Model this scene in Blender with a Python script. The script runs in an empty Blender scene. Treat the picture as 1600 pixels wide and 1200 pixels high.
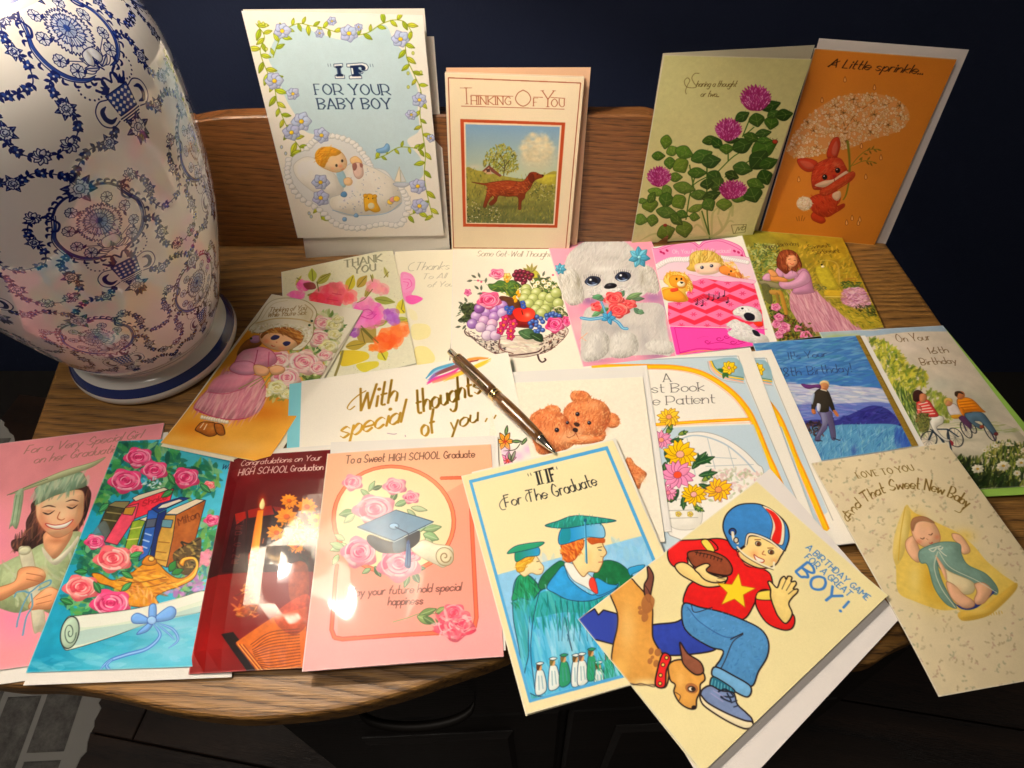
import bpy, bmesh, math, random
import numpy as np
from mathutils import Vector
sc = bpy.context.scene
COL = sc.collection
rad = math.radians

# ------------------------------------------------------------------ camera
CAM_F, CAM_P, CAM_R, CAM_H = 1068.0, 0.89695, -0.04853, 0.46
_cp, _sp, _cr, _sr = math.cos(CAM_P), math.sin(CAM_P), math.cos(CAM_R), math.sin(CAM_R)
FW = np.array([0, _cp, -_sp]); _u = np.array([0, _sp, _cp]); _r = np.array([1.0, 0, 0])
RI = _r*_cr + _u*_sr; UP = -_r*_sr + _u*_cr
CC = np.array([0, 0, CAM_H])
cam = bpy.data.cameras.new('camera'); camo = bpy.data.objects.new('camera', cam); COL.objects.link(camo)
cam.sensor_fit = 'HORIZONTAL'; cam.sensor_width = 36.0; cam.lens = 36.0*CAM_F/1600.0
cam.clip_start = 0.02; cam.clip_end = 50
from mathutils import Matrix
camo.matrix_world = Matrix(((RI[0], UP[0], -FW[0], 0), (RI[1], UP[1], -FW[1], 0), (RI[2], UP[2], -FW[2], CAM_H), (0, 0, 0, 1)))
sc.camera = camo

# ------------------------------------------------------------------ world, exposure
w = bpy.data.worlds.new('World'); sc.world = w; w.use_nodes = True
w.node_tree.nodes['Background'].inputs[0].default_value = (1.0, 0.90, 0.78, 1)
w.node_tree.nodes['Background'].inputs[1].default_value = 0.075
sc.view_settings.view_transform = 'Standard'; sc.view_settings.look = 'None'
sc.view_settings.exposure = 0.06; sc.view_settings.gamma = 1.0

VX, VY = -0.3247, 0.435          # axis of the blue and white lamp jar
BULB = (VX, VY, 0.585)
ld = bpy.data.lights.new('bulb_light', 'POINT'); lo = bpy.data.objects.new('bulb_light', ld); COL.objects.link(lo)
ld.energy = 22.0; ld.color = (1.0, 0.915, 0.80); ld.shadow_soft_size = 0.035; lo.location = BULB
# added fill lamp with no visible source, above and behind the camera
ad = bpy.data.lights.new('fill_light', 'AREA'); ao = bpy.data.objects.new('fill_light', ad); COL.objects.link(ao)
ad.shape = 'DISK'; ad.size = 0.35; ad.energy = 8.5; ad.color = (1.0, 0.915, 0.81)
ao.location = (-0.55, -0.15, 1.65)
ao.rotation_euler = (Vector((-0.05, 0.35, 0)) - Vector(ao.location)).to_track_quat('-Z', 'Y').to_euler()

# ------------------------------------------------------------------ picture point -> point in the place
def ray(x, y):
    d = FW + (x-800)/CAM_F*RI - (y-600)/CAM_F*UP
    return d/np.linalg.norm(d)
def onz(x, y, z=0.0):
    d = ray(x, y); return CC + d*((z-CAM_H)/d[2])
def onplane(x, y, a, n):
    d = ray(x, y); return CC + d*(((a-CC)@n)/(d@n))
def proj(P):
    v = np.asarray(P)-CC; return np.array([800+CAM_F*(v@RI)/(v@FW), 600-CAM_F*(v@UP)/(v@FW)])
def unit(v): return v/np.linalg.norm(v)

# ------------------------------------------------------------------ objects
def tag(o, label=None, cat=None, group=None, kind=None):
    if label: o['label'] = label
    if cat: o['category'] = cat
    if group: o['group'] = group
    if kind: o['kind'] = kind
    return o
def mesh_obj(name, verts, faces, mat=None, parent=None, smooth=False, uvs=None, mats=None, fm=None):
    me = bpy.data.meshes.new(name); me.from_pydata([tuple(float(c) for c in v) for v in verts], [], faces); me.update()
    if uvs is not None:
        uv = me.uv_layers.new(name='UVMap')
        for li, l in enumerate(me.loops):
            uv.data[li].uv = uvs[l.vertex_index]
    for m in (mats or ([mat] if mat else [])): me.materials.append(m)
    if fm is not None: me.polygons.foreach_set('material_index', fm)
    if smooth: me.polygons.foreach_set('use_smooth', [True]*len(me.polygons))
    o = bpy.data.objects.new(name, me); COL.objects.link(o)
    if parent is not None:
        o.parent = parent; o.matrix_parent_inverse = Matrix.Translation(-Vector(parent.location))
    return o
def empty(name, loc):
    o = bpy.data.objects.new(name, None); COL.objects.link(o); o.location = Vector([float(c) for c in loc]); o.empty_display_size = 0.02
    return o
def lathe(name, prof, c, mat, parent=None, n=96, smooth=True, uvs=False):
    v = []; uv = []; f = []
    m = len(prof)
    L = np.r_[0, np.cumsum(np.hypot(*np.diff(np.array(prof), axis=0).T))]
    for i in range(n+1):
        a = 2*math.pi*i/n
        for j, (r, z) in enumerate(prof):
            v.append((c[0]+r*math.cos(a), c[1]+r*math.sin(a), c[2]+z)); uv.append((i/n, L[j]))
    for i in range(n):
        for j in range(m-1):
            f.append((i*m+j, (i+1)*m+j, (i+1)*m+j+1, i*m+j+1))
    return mesh_obj(name, v, f, mat, parent, smooth, uv)
def nodes_mat(name):
    m = bpy.data.materials.new(name); m.use_nodes = True; nt = m.node_tree
    return m, nt, nt.nodes['Principled BSDF']
def N(nt, t, **k):
    n = nt.nodes.new(t)
    for a, b in k.items():
        if a.startswith('i_'):
            n.inputs[a[2:].replace('_', ' ')].default_value = b
        else: setattr(n, a, b)
    return n
def flat_mat(name, col, rough=0.5, bump=0.0, scale=400, spec=0.4, metal=0.0, coat=0.0):
    m, nt, p = nodes_mat(name)
    p.inputs['Base Color'].default_value = (*col, 1); p.inputs['Roughness'].default_value = rough
    p.inputs['Specular IOR Level'].default_value = spec; p.inputs['Metallic'].default_value = metal
    p.inputs['Coat Weight'].default_value = coat
    if bump:
        tc = N(nt, 'ShaderNodeTexCoord'); nz = N(nt, 'ShaderNodeTexNoise'); nz.inputs['Scale'].default_value = scale; nz.inputs['Detail'].default_value = 4
        b = N(nt, 'ShaderNodeBump'); b.inputs['Strength'].default_value = bump; b.inputs['Distance'].default_value = 0.001
        nt.links.new(tc.outputs['Object'], nz.inputs['Vector']); nt.links.new(nz.outputs['Fac'], b.inputs['Height']); nt.links.new(b.outputs['Normal'], p.inputs['Normal'])
        cr = N(nt, 'ShaderNodeMix', data_type='RGBA'); cr.inputs[6].default_value = tuple(c*0.94 for c in col)+(1,); cr.inputs[7].default_value = (*col, 1)
        n2 = N(nt, 'ShaderNodeTexNoise'); n2.inputs['Scale'].default_value = 22; n2.inputs['Detail'].default_value = 5
        nt.links.new(tc.outputs['Object'], n2.inputs['Vector']); nt.links.new(n2.outputs['Fac'], cr.inputs[0]); nt.links.new(cr.outputs[2], p.inputs['Base Color'])
    return m
def wood_mat(name, c_dark, c_mid, c_light, rot=(0, 0, 0), scale=1.0, rough=0.35, rings=26, dist=5.0, stretch=0.16, off=(0, 0, 0), coat=0.25, pores=0.75):
    m, nt, p = nodes_mat(name); L = nt.links.new
    tc = N(nt, 'ShaderNodeTexCoord')
    mp = N(nt, 'ShaderNodeMapping'); mp.inputs['Rotation'].default_value = rot; mp.inputs['Location'].default_value = off
    L(tc.outputs['Object'], mp.inputs['Vector'])
    st = N(nt, 'ShaderNodeMapping'); st.inputs['Scale'].default_value = (stretch, 1, 1); L(mp.outputs[0], st.inputs['Vector'])
    # big slow warp gives the cathedral figure
    nz = N(nt, 'ShaderNodeTexNoise'); nz.inputs['Scale'].default_value = 5.0*scale; nz.inputs['Detail'].default_value = 2.0; L(st.outputs[0], nz.inputs['Vector'])
    fine = N(nt, 'ShaderNodeTexNoise'); fine.inputs['Scale'].default_value = 60*scale; fine.inputs['Detail'].default_value = 3; L(st.outputs[0], fine.inputs['Vector'])
    ma = N(nt, 'ShaderNodeMath', operation='MULTIPLY'); ma.inputs[1].default_value = dist; L(nz.outputs['Fac'], ma.inputs[0])
    sx = N(nt, 'ShaderNodeSeparateXYZ'); L(st.outputs[0], sx.inputs[0])
    my = N(nt, 'ShaderNodeMath', operation='MULTIPLY_ADD'); my.inputs[1].default_value = rings*scale; L(sx.outputs['Y'], my.inputs[0]); L(ma.outputs[0], my.inputs[2])
    mf = N(nt, 'ShaderNodeMath', operation='MULTIPLY_ADD'); mf.inputs[1].default_value = 0.45; L(fine.outputs['Fac'], mf.inputs[0]); L(my.outputs[0], mf.inputs[2])
    # ring spacing varies; each ring ends in a narrow irregular late-wood line
    wv = N(nt, 'ShaderNodeTexNoise'); wv.inputs['Scale'].default_value = 26*scale; wv.inputs['Detail'].default_value = 5; wv.inputs['Roughness'].default_value = 0.65; L(st.outputs[0], wv.inputs['Vector'])
    mw = N(nt, 'ShaderNodeMath', operation='MULTIPLY_ADD'); mw.inputs[1].default_value = 1.6; L(wv.outputs['Fac'], mw.inputs[0]); L(mf.outputs[0], mw.inputs[2])
    fr = N(nt, 'ShaderNodeMath', operation='FRACT'); L(mw.outputs[0], fr.inputs[0])
    rp = N(nt, 'ShaderNodeValToRGB'); e = rp.color_ramp.elements
    e[0].position = 0.0; e[0].color = (*[x*0.6+y*0.4 for x, y in zip(c_dark, c_mid)], 1); e[1].position = 1.0; e[1].color = (*[x*0.45+y*0.55 for x, y in zip(c_dark, c_mid)], 1)
    a = rp.color_ramp.elements.new(0.22); a.color = (*c_mid, 1); b = rp.color_ramp.elements.new(0.5); b.color = (*c_light, 1)
    c = rp.color_ramp.elements.new(0.82); c.color = (*c_mid, 1)
    am = N(nt, 'ShaderNodeTexNoise'); am.inputs['Scale'].default_value = 9*scale; am.inputs['Detail'].default_value = 4; L(st.outputs[0], am.inputs['Vector'])
    ar = N(nt, 'ShaderNodeMapRange'); ar.inputs[1].default_value = 0.38; ar.inputs[2].default_value = 0.62; ar.inputs[3].default_value = 0.5; ar.inputs[4].default_value = 1.0; L(am.outputs['Fac'], ar.inputs[0])
    L(fr.outputs[0], rp.inputs[0])
    rmx = N(nt, 'ShaderNodeMix', data_type='RGBA'); L(ar.outputs[0], rmx.inputs[0]); rmx.inputs[6].default_value = (*c_mid, 1); L(rp.outputs[0], rmx.inputs[7])
    # pores: short dark dashes along the grain
    pm = N(nt, 'ShaderNodeMapping'); pm.inputs['Scale'].default_value = (45, 1100, 400); L(mp.outputs[0], pm.inputs['Vector'])
    pn = N(nt, 'ShaderNodeTexNoise'); pn.inputs['Scale'].default_value = 1.0; pn.inputs['Detail'].default_value = 3; L(pm.outputs[0], pn.inputs['Vector'])
    pr = N(nt, 'ShaderNodeMapRange'); pr.inputs[1].default_value = 0.40; pr.inputs[2].default_value = 0.56; pr.inputs[3].default_value = pores; pr.inputs[4].default_value = 0.0; L(pn.outputs['Fac'], pr.inputs[0])
    inv = N(nt, 'ShaderNodeMath', operation='SUBTRACT'); inv.inputs[0].default_value = 1.15; L(fr.outputs[0], inv.inputs[1])
    pmul = N(nt, 'ShaderNodeMath', operation='MULTIPLY', use_clamp=True); L(pr.outputs[0], pmul.inputs[0]); L(inv.outputs[0], pmul.inputs[1])
    mx = N(nt, 'ShaderNodeMix', data_type='RGBA'); L(pmul.outputs[0], mx.inputs[0]); L(rmx.outputs[2], mx.inputs[6]); mx.inputs[7].default_value = tuple(x*0.45 for x in c_dark)+(1,)
    # slow variation
    vn = N(nt, 'ShaderNodeTexNoise'); vn.inputs['Scale'].default_value = 5; vn.inputs['Detail'].default_value = 3; L(st.outputs[0], vn.inputs['Vector'])
    vr = N(nt, 'ShaderNodeMapRange'); vr.inputs[1].default_value = 0.3; vr.inputs[2].default_value = 0.7; vr.inputs[3].default_value = 0.78; vr.inputs[4].default_value = 1.15; L(vn.outputs['Fac'], vr.inputs[0])
    hv = N(nt, 'ShaderNodeHueSaturation'); L(vr.outputs[0], hv.inputs['Value']); L(mx.outputs[2], hv.inputs['Color'])
    L(hv.outputs[0], p.inputs['Base Color'])
    p.inputs['Roughness'].default_value = rough; p.inputs['Coat Weight'].default_value = coat; p.inputs['Coat Roughness'].default_value = 0.25
    bp = N(nt, 'ShaderNodeBump'); bp.inputs['Strength'].default_value = 0.5; bp.inputs['Distance'].default_value = 0.0006; bp.invert = True
    L(pmul.outputs[0], bp.inputs['Height']); L(bp.outputs['Normal'], p.inputs['Normal'])
    return m

# ------------------------------------------------------------------ structure: wall, floor, table
WROT = rad(-3.7)                                  # the table's back edge runs a little askew to the camera
BX = np.array([math.cos(WROT), math.sin(WROT), 0.0]); BY = np.array([-math.sin(WROT), math.cos(WROT), 0.0])
BO = np.array([0.0, 0.5505, 0.0])                 # foot of the backboard's front face at x = 0

m_wall, nt, p = nodes_mat('navy_wall_paint')
tc = N(nt, 'ShaderNodeTexCoord'); nz = N(nt, 'ShaderNodeTexNoise'); nz.inputs['Scale'].default_value = 260; nz.inputs['Detail'].default_value = 3
b = N(nt, 'ShaderNodeBump'); b.inputs['Strength'].default_value = 0.8; b.inputs['Distance'].default_value = 0.0008
nt.links.new(tc.outputs['Object'], nz.inputs['Vector']); nt.links.new(nz.outputs['Fac'], b.inputs['Height']); nt.links.new(b.outputs['Normal'], p.inputs['Normal'])
p.inputs['Base Color'].default_value = (0.015, 0.021, 0.05, 1); p.inputs['Roughness'].default_value = 0.55; p.inputs['Specular IOR Level'].default_value = 0.3
wb = BO + BY*0.46
def P3(o, a, bb, c, z): return tuple(o + BX*a + BY*bb + np.array([0, 0, z]))
wv = [P3(wb, -2.5, 0, 0, -0.76), P3(wb, 2.5, 0, 0, -0.76), P3(wb, 2.5, 0, 0, 1.9), P3(wb, -2.5, 0, 0, 1.9),
      P3(wb, -2.5, 0.1, 0, -0.76), P3(wb, 2.5, 0.1, 0, -0.76), P3(wb, 2.5, 0.1, 0, 1.9), P3(wb, -2.5, 0.1, 0, 1.9)]
tag(mesh_obj('wall', wv, [(0, 1, 2, 3), (5, 4, 7, 6), (3, 2, 6, 7), (1, 0, 4, 5)], m_wall), kind='structure')

m_floor = wood_mat('floor_wood', (0.008, 0.004, 0.003), (0.024, 0.012, 0.007), (0.045, 0.022, 0.012), rot=(0, 0, rad(12)), scale=0.5, rough=0.45, dist=7, coat=0.1)
ZF = -0.76
floor = tag(mesh_obj('floor', [(-3, -2, ZF), (3, -2, ZF), (3, 1.5, ZF), (-3, 1.5, ZF)], [(0, 1, 2, 3)], flat_mat('floor_gap', (0.006, 0.004, 0.003), 0.9)), kind='structure')
ch, sh = math.cos(rad(-12)), math.sin(rad(-12))
def bevbox(x0, x1, y0, y1, z0, z1, bv):
    v = [(x0, y0, z0), (x1, y0, z0), (x1, y1, z0), (x0, y1, z0), (x0, y0, z1-bv), (x1, y0, z1-bv), (x1, y1, z1-bv), (x0, y1, z1-bv),
         (x0+bv, y0+bv, z1), (x1-bv, y0+bv, z1), (x1-bv, y1-bv, z1), (x0+bv, y1-bv, z1)]
    f = [(0, 1, 5, 4), (1, 2, 6, 5), (2, 3, 7, 6), (3, 0, 4, 7), (4, 5, 9, 8), (5, 6, 10, 9), (6, 7, 11, 10), (7, 4, 8, 11), (8, 9, 10, 11)]
    return v, f
rnd = random.Random(5)
k = 0
for i in range(-6, 13):
    x = -1.9 + rnd.uniform(-0.6, 0)
    while x < 1.9:
        Lp = rnd.uniform(0.7, 1.3)
        v, f = bevbox(x, x+Lp-0.002, i*0.125, i*0.125+0.123, ZF+0.001, ZF+0.012, 0.0015)
        v = [(a*ch-bb*sh, a*sh+bb*ch, c) for a, bb, c in v]
        if max(q[1] for q in v) < 1.02 and min(q[1] for q in v) > -0.9:
            mesh_obj('plank', v, f, m_floor, floor)
        x += Lp

m_oak = wood_mat('oak_top', (0.070, 0.032, 0.010), (0.29, 0.135, 0.031), (0.43, 0.215, 0.052), rot=(0, 0, rad(3)), rings=110, dist=30, stretch=0.20, off=(0.1, 0.03, 0), coat=0.12, rough=0.45)
m_oakb = wood_mat('oak_backboard', (0.10, 0.036, 0.010), (0.23, 0.088, 0.025), (0.29, 0.118, 0.034), rot=(rad(90), 0, rad(-3.7)), rings=170, dist=6, stretch=0.10, off=(0, 0.4, 0), coat=0.3)
m_dark = wood_mat('cabinet_wood', (0.003, 0.002, 0.0015), (0.008, 0.005, 0.004), (0.013, 0.008, 0.006), rot=(0, 0, 0), rings=20, dist=4, stretch=0.12, coat=0.15, rough=0.5)

def catmull(P, closed=False, n=8):
    P = np.asarray(P, float); m = len(P)
    if m < 3: return P
    if closed: idx = [(P[(i-1) % m], P[i], P[(i+1) % m], P[(i+2) % m]) for i in range(m)]
    else:
        Q = np.vstack([2*P[0]-P[1], P, 2*P[-1]-P[-2]]); idx = [(Q[i], Q[i+1], Q[i+2], Q[i+3]) for i in range(m-1)]
    t = np.linspace(0, 1, n, endpoint=False)[:, None]; out = []
    for a, b2, c, d in idx:
        out.append(0.5*((2*b2)+(-a+c)*t+(2*a-5*b2+4*c-d)*t**2+(-a+3*b2-3*c+d)*t**3))
    out = np.vstack(out)
    return out if closed else np.vstack([out, P[-1]])

def prism(name, outline, z1, z0, mat, parent, bev=0.003, steps=3):
    """a flat board with the given outline (counter-clockwise, xy) and rounded top and bottom arrises"""
    O = np.array(outline); m = len(O)
    tng = np.roll(O, -1, 0)-np.roll(O, 1, 0); nrm = np.c_[tng[:, 1], -tng[:, 0]]; nrm /= np.linalg.norm(nrm, axis=1)[:, None]
    rings = []
    for s in range(steps+1):
        a = math.pi/2*s/steps; rings.append((O-nrm*bev*(1-math.sin(a)), z1-bev+bev*math.cos(a)))
    for s in range(steps+1):
        a = math.pi/2*s/steps; rings.append((O-nrm*bev*(1-math.cos(a)), z0+bev-bev*math.sin(a)))
    v = []; f = []
    for R, z in rings: v += [(x, y, z) for x, y in R]
    for r in range(len(rings)-1):
        for i in range(m):
            j = (i+1) % m; f.append((r*m+j, r*m+i, (r+1)*m+i, (r+1)*m+j))
    f.append(tuple(range(m))); f.append(tuple(reversed(range((len(rings)-1)*m, len(rings)*m))))
    return mesh_obj(name, v, f, mat, parent)

# top outline: back edge straight, sides straight, serpentine front
def fp(x, y): return tuple(onz(x, y)[:2])
front = [(-0.405, 0.150), fp(0, 1072), fp(80, 1074), fp(160, 1085), fp(250, 1108), fp(330, 1121), fp(400, 1124), fp(520, 1112), fp(620, 1087), fp(700, 1060), fp(790, 1028),
         (0.035, 0.160), (0.10, 0.158), (0.16, 0.135), fp(1345, 1038), fp(1410, 1008), (0.290, 0.150), (0.345, 0.160), (0.405, 0.158)]
fo = catmull(front, n=6)
ol = [tuple(q) for q in fo]
ol += [(0.408, 0.30), (0.392, 0.40), tuple(onz(1372, 378)[:2]+np.array([0.008, 0.0])), tuple((BO+BX*0.375+BY*0.032)[:2]), tuple((BO-BX*0.415+BY*0.032)[:2]), (-0.412, 0.42), (-0.402, 0.33)]
table = empty('console_table', (0, 0.35, ZF)); tag(table, 'oak console table with serpentine front and arched backboard over a dark cabinet', 'table')
prism('table_top', ol, 0.0, -0.021, m_oak, table, bev=0.004)
# backboard (arched board standing on the top's back edge)
prof = [(-0.415, 0.03), (-0.385, 0.055), (-0.35, 0.095), (-0.315, 0.122), (-0.27, 0.1335), (-0.22, 0.136), (-0.1, 0.1355), (0.0, 0.134), (0.1, 0.1325), (0.135, 0.131), (0.152, 0.118), (0.162, 0.07), (0.165, 0.02)]
pf = catmull(prof, n=5); tk = 0.019; LB = rad(8)          # the board leans back a little
def bd(x, d, z): return tuple(BO + BX*x + BY*(d*math.cos(LB)+z*math.sin(LB)) + np.array([0, 0, z*math.cos(LB)-d*math.sin(LB)+d*math.sin(LB)*(1 if z < 0.001 else 0)]))
v = []; f = []
for x, z in pf:
    v += [bd(x, 0, 0.0005), bd(x, 0, z-0.0015), bd(x, 0.0015, z), bd(x, tk, z), bd(x, tk, 0.0005)]
for i in range(len(pf)-1):
    for j in range(4): f.append((i*5+j, (i+1)*5+j, (i+1)*5+j+1, i*5+j+1))
n5 = len(pf)-1
f += [(0, 1, 2, 3, 4), tuple(reversed([n5*5+j for j in range(5)]))]
mesh_obj('backboard', v, f, m_oakb, table)
# dark cabinet below the top
body = [(-0.25, 0.235), (-0.10, 0.150), (0.27, 0.150), (0.36, 0.24), (0.36, 0.50), (-0.33, 0.52)]
body = [(-0.300, 0.30), (-0.225, 0.155), (0.29, 0.155), (0.36, 0.24), (0.36, 0.50), (-0.33, 0.52)]
prism('cabinet_body', body, -0.0215, ZF+0.04, m_dark, table, bev=0.002)
v, f = bevbox(-0.20, 0.27, -0.165, -0.03, 0, 0.012, 0.004)
fv = [(a, 0.155-c, bb) for a, bb, c in v]
df = mesh_obj('drawer_front', fv, f, m_dark, table)
for (a0, a1) in ((-0.20, 0.030), (0.036, 0.27)):
    v, f = bevbox(a0, a1, -0.66, -0.175, 0, 0.010, 0.004); mesh_obj('door_panel', [(a, 0.155-c, bb) for a, bb, c in v], f, m_dark, table)
    v, f = bevbox(a0+0.045, a1-0.045, -0.60, -0.235, 0.010, 0.016, 0.005); mesh_obj('raised_field', [(a, 0.155-c, bb) for a, bb, c in v], f, m_dark, table)
# drawer pull
m_pull = flat_mat('dark_bronze', (0.010, 0.007, 0.005), 0.55, metal=0.3)
for cx in (-0.085, 0.155):
    v = []; f = []; ns = 16; nr = 8
    for i in range(ns+1):
        a = math.pi*i/ns; c0 = np.array([cx-0.045*math.cos(a), 0.142-0.018*math.sin(a)**0.7, -0.100-0.008*math.sin(a)])
        for j in range(nr):
            b3 = 2*math.pi*j/nr; v.append(tuple(c0+np.array([0, math.cos(b3)*0.004, math.sin(b3)*0.004])))
    for i in range(ns):
        for j in range(nr): f.append((i*nr+j, i*nr+(j+1) % nr, (i+1)*nr+(j+1) % nr, (i+1)*nr+j))
    mesh_obj('drawer_pull', v, f, m_pull, table, smooth=True)

# grey brick hearth on the floor at the left
m_mort = flat_mat('pale_mortar', (0.30, 0.29, 0.27), 0.9, 0.6, 90)
m_brick, nt, p = nodes_mat('grey_brick')
tc = N(nt, 'ShaderNodeTexCoord'); nz = N(nt, 'ShaderNodeTexNoise'); nz.inputs['Scale'].default_value = 38; nz.inputs['Detail'].default_value = 8; nz.inputs['Roughness'].default_value = 0.78
rp = N(nt, 'ShaderNodeValToRGB'); rp.color_ramp.elements[0].position = 0.3; rp.color_ramp.elements[0].color = (0.035, 0.032, 0.030, 1); rp.color_ramp.elements[1].position = 0.72; rp.color_ramp.elements[1].color = (0.20, 0.19, 0.175, 1)
b = N(nt, 'ShaderNodeBump'); b.inputs['Strength'].default_value = 0.7; b.inputs['Distance'].default_value = 0.004
nt.links.new(tc.outputs['Object'], nz.inputs['Vector']); nt.links.new(nz.outputs['Fac'], rp.inputs[0]); nt.links.new(rp.outputs[0], p.inputs['Base Color']); nt.links.new(nz.outputs['Fac'], b.inputs['Height']); nt.links.new(b.outputs['Normal'], p.inputs['Normal']); p.inputs['Roughness'].default_value = 0.85
hearth = empty('brick_hearth', (-1.0, 0.3, ZF)); tag(hearth, 'grey brick hearth slab with pale mortar low at the left', 'hearth')
hb = [(-1.6, 0.98), (-1.144, 0.933), (-1.082, 0.869), (-0.95, 0.72), (-0.82, 0.52), (-0.74, 0.42), (-0.715, 0.337), (-0.718, 0.227), (-0.72, 0.0), (-0.72, -0.3), (-1.6, -0.3)]
hr = []
for i in range(len(hb)):
    a, b2 = np.array(hb[i]), np.array(hb[(i+1) % len(hb)]); m = max(2, int(np.linalg.norm(b2-a)/0.012))
    for j in range(m): hr.append(tuple(a+(b2-a)*j/m+np.array([rnd.uniform(-.006, .006), rnd.uniform(-.004, .004)])))
hr = hr[::-1]
if sum(hr[i][0]*hr[(i+1) % len(hr)][1]-hr[(i+1) % len(hr)][0]*hr[i][1] for i in range(len(hr))) < 0: hr = hr[::-1]
prism('mortar_bed', hr, -0.747, ZF+0.0005, m_mort, hearth, bev=0.001, steps=1)
def inside(pt, poly):
    x, y = pt; c = False
    for i in range(len(poly)):
        x1, y1 = poly[i]; x2, y2 = poly[i-1]
        if (y1 > y) != (y2 > y) and x < (x2-x1)*(y-y1)/(y2-y1)+x1: c = not c
    return c
for i in range(13):
    x1 = -0.748-i*0.070; x0 = x1-0.060
    y = -0.35+(i % 2)*0.1
    while y < 0.95:
        y1 = y+0.19
        yy = y1
        while yy > y+0.03 and not (inside((x1, yy), hb) and inside((x0, yy), hb)): yy -= 0.01
        if yy > y+0.04 and inside((x1, max(y, -0.29)), hb):
            v, f = bevbox(x0+rnd.uniform(-.002, .002), x1+rnd.uniform(-.002, .002), y+rnd.uniform(0, .004), yy, -0.7475, -0.7425+rnd.uniform(-.001, .001), 0.003)
            mesh_obj('brick', v, f, m_brick, hearth)
        y += 0.20

# ------------------------------------------------------------------ a small painter for the printed faces
NZ = np.random.RandomState(3)
def vnoise(h, w, s, seed=0, oct=3):
    R = np.random.RandomState(seed); out = np.zeros((h, w), np.float32); amp = 1.0; tot = 0
    for o in range(oct):
        c = max(1.5, s/2**o); gh, gw = int(h/c)+3, int(w/c)+3; G = R.rand(gh, gw)
        y = np.arange(h)/c; x = np.arange(w)/c; yi = y.astype(int); xi = x.astype(int)
        fy = (y-yi)[:, None]; fx = (x-xi)[None, :]; fy = fy*fy*(3-2*fy); fx = fx*fx*(3-2*fx)
        a = G[yi][:, xi]; b = G[yi][:, xi+1]; c2 = G[yi+1][:, xi]; d = G[yi+1][:, xi+1]
        out += amp*((a*(1-fx)+b*fx)*(1-fy)+(c2*(1-fx)+d*fx)*fy); tot += amp; amp *= 0.55
    return (out/tot-0.5)*2
def hx(c):
    if isinstance(c, str): return np.array([int(c[i:i+2], 16) for i in (0, 2, 4)], np.float32)/255
    return np.asarray(c, np.float32)
def jit(c, a):
    return np.clip(hx(c)+NZ.uniform(-a, a)+NZ.uniform(-a/2, a/2, 3), 0, 1)
def homog(src, dst):
    A = []; b = []
    for (x, y), (u, v) in zip(src, dst):
        A += [[x, y, 1, 0, 0, 0, -u*x, -u*y], [0, 0, 0, x, y, 1, -v*x, -v*y]]; b += [u, v]
    h = np.linalg.solve(np.array(A, float), np.array(b, float)); return np.append(h, 1).reshape(3, 3)
def ap(H, P):
    P = np.atleast_2d(np.asarray(P, float)); q = np.c_[P, np.ones(len(P))]@H.T; return q[:, :2]/q[:, 2:]
def ell(x, y, rx, ry=None, a=0, n=20, wob=0):
    ry = rx if ry is None else ry; t = np.linspace(0, 2*math.pi, n, endpoint=False); k = 1+(NZ.uniform(-wob, wob, n) if wob else 0)
    X = rx*np.cos(t)*k; Y = ry*np.sin(t)*k; c, s = math.cos(rad(a)), math.sin(rad(a))
    return np.c_[x+X*c-Y*s, y+X*s+Y*c]
KX = 2800.0
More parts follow.
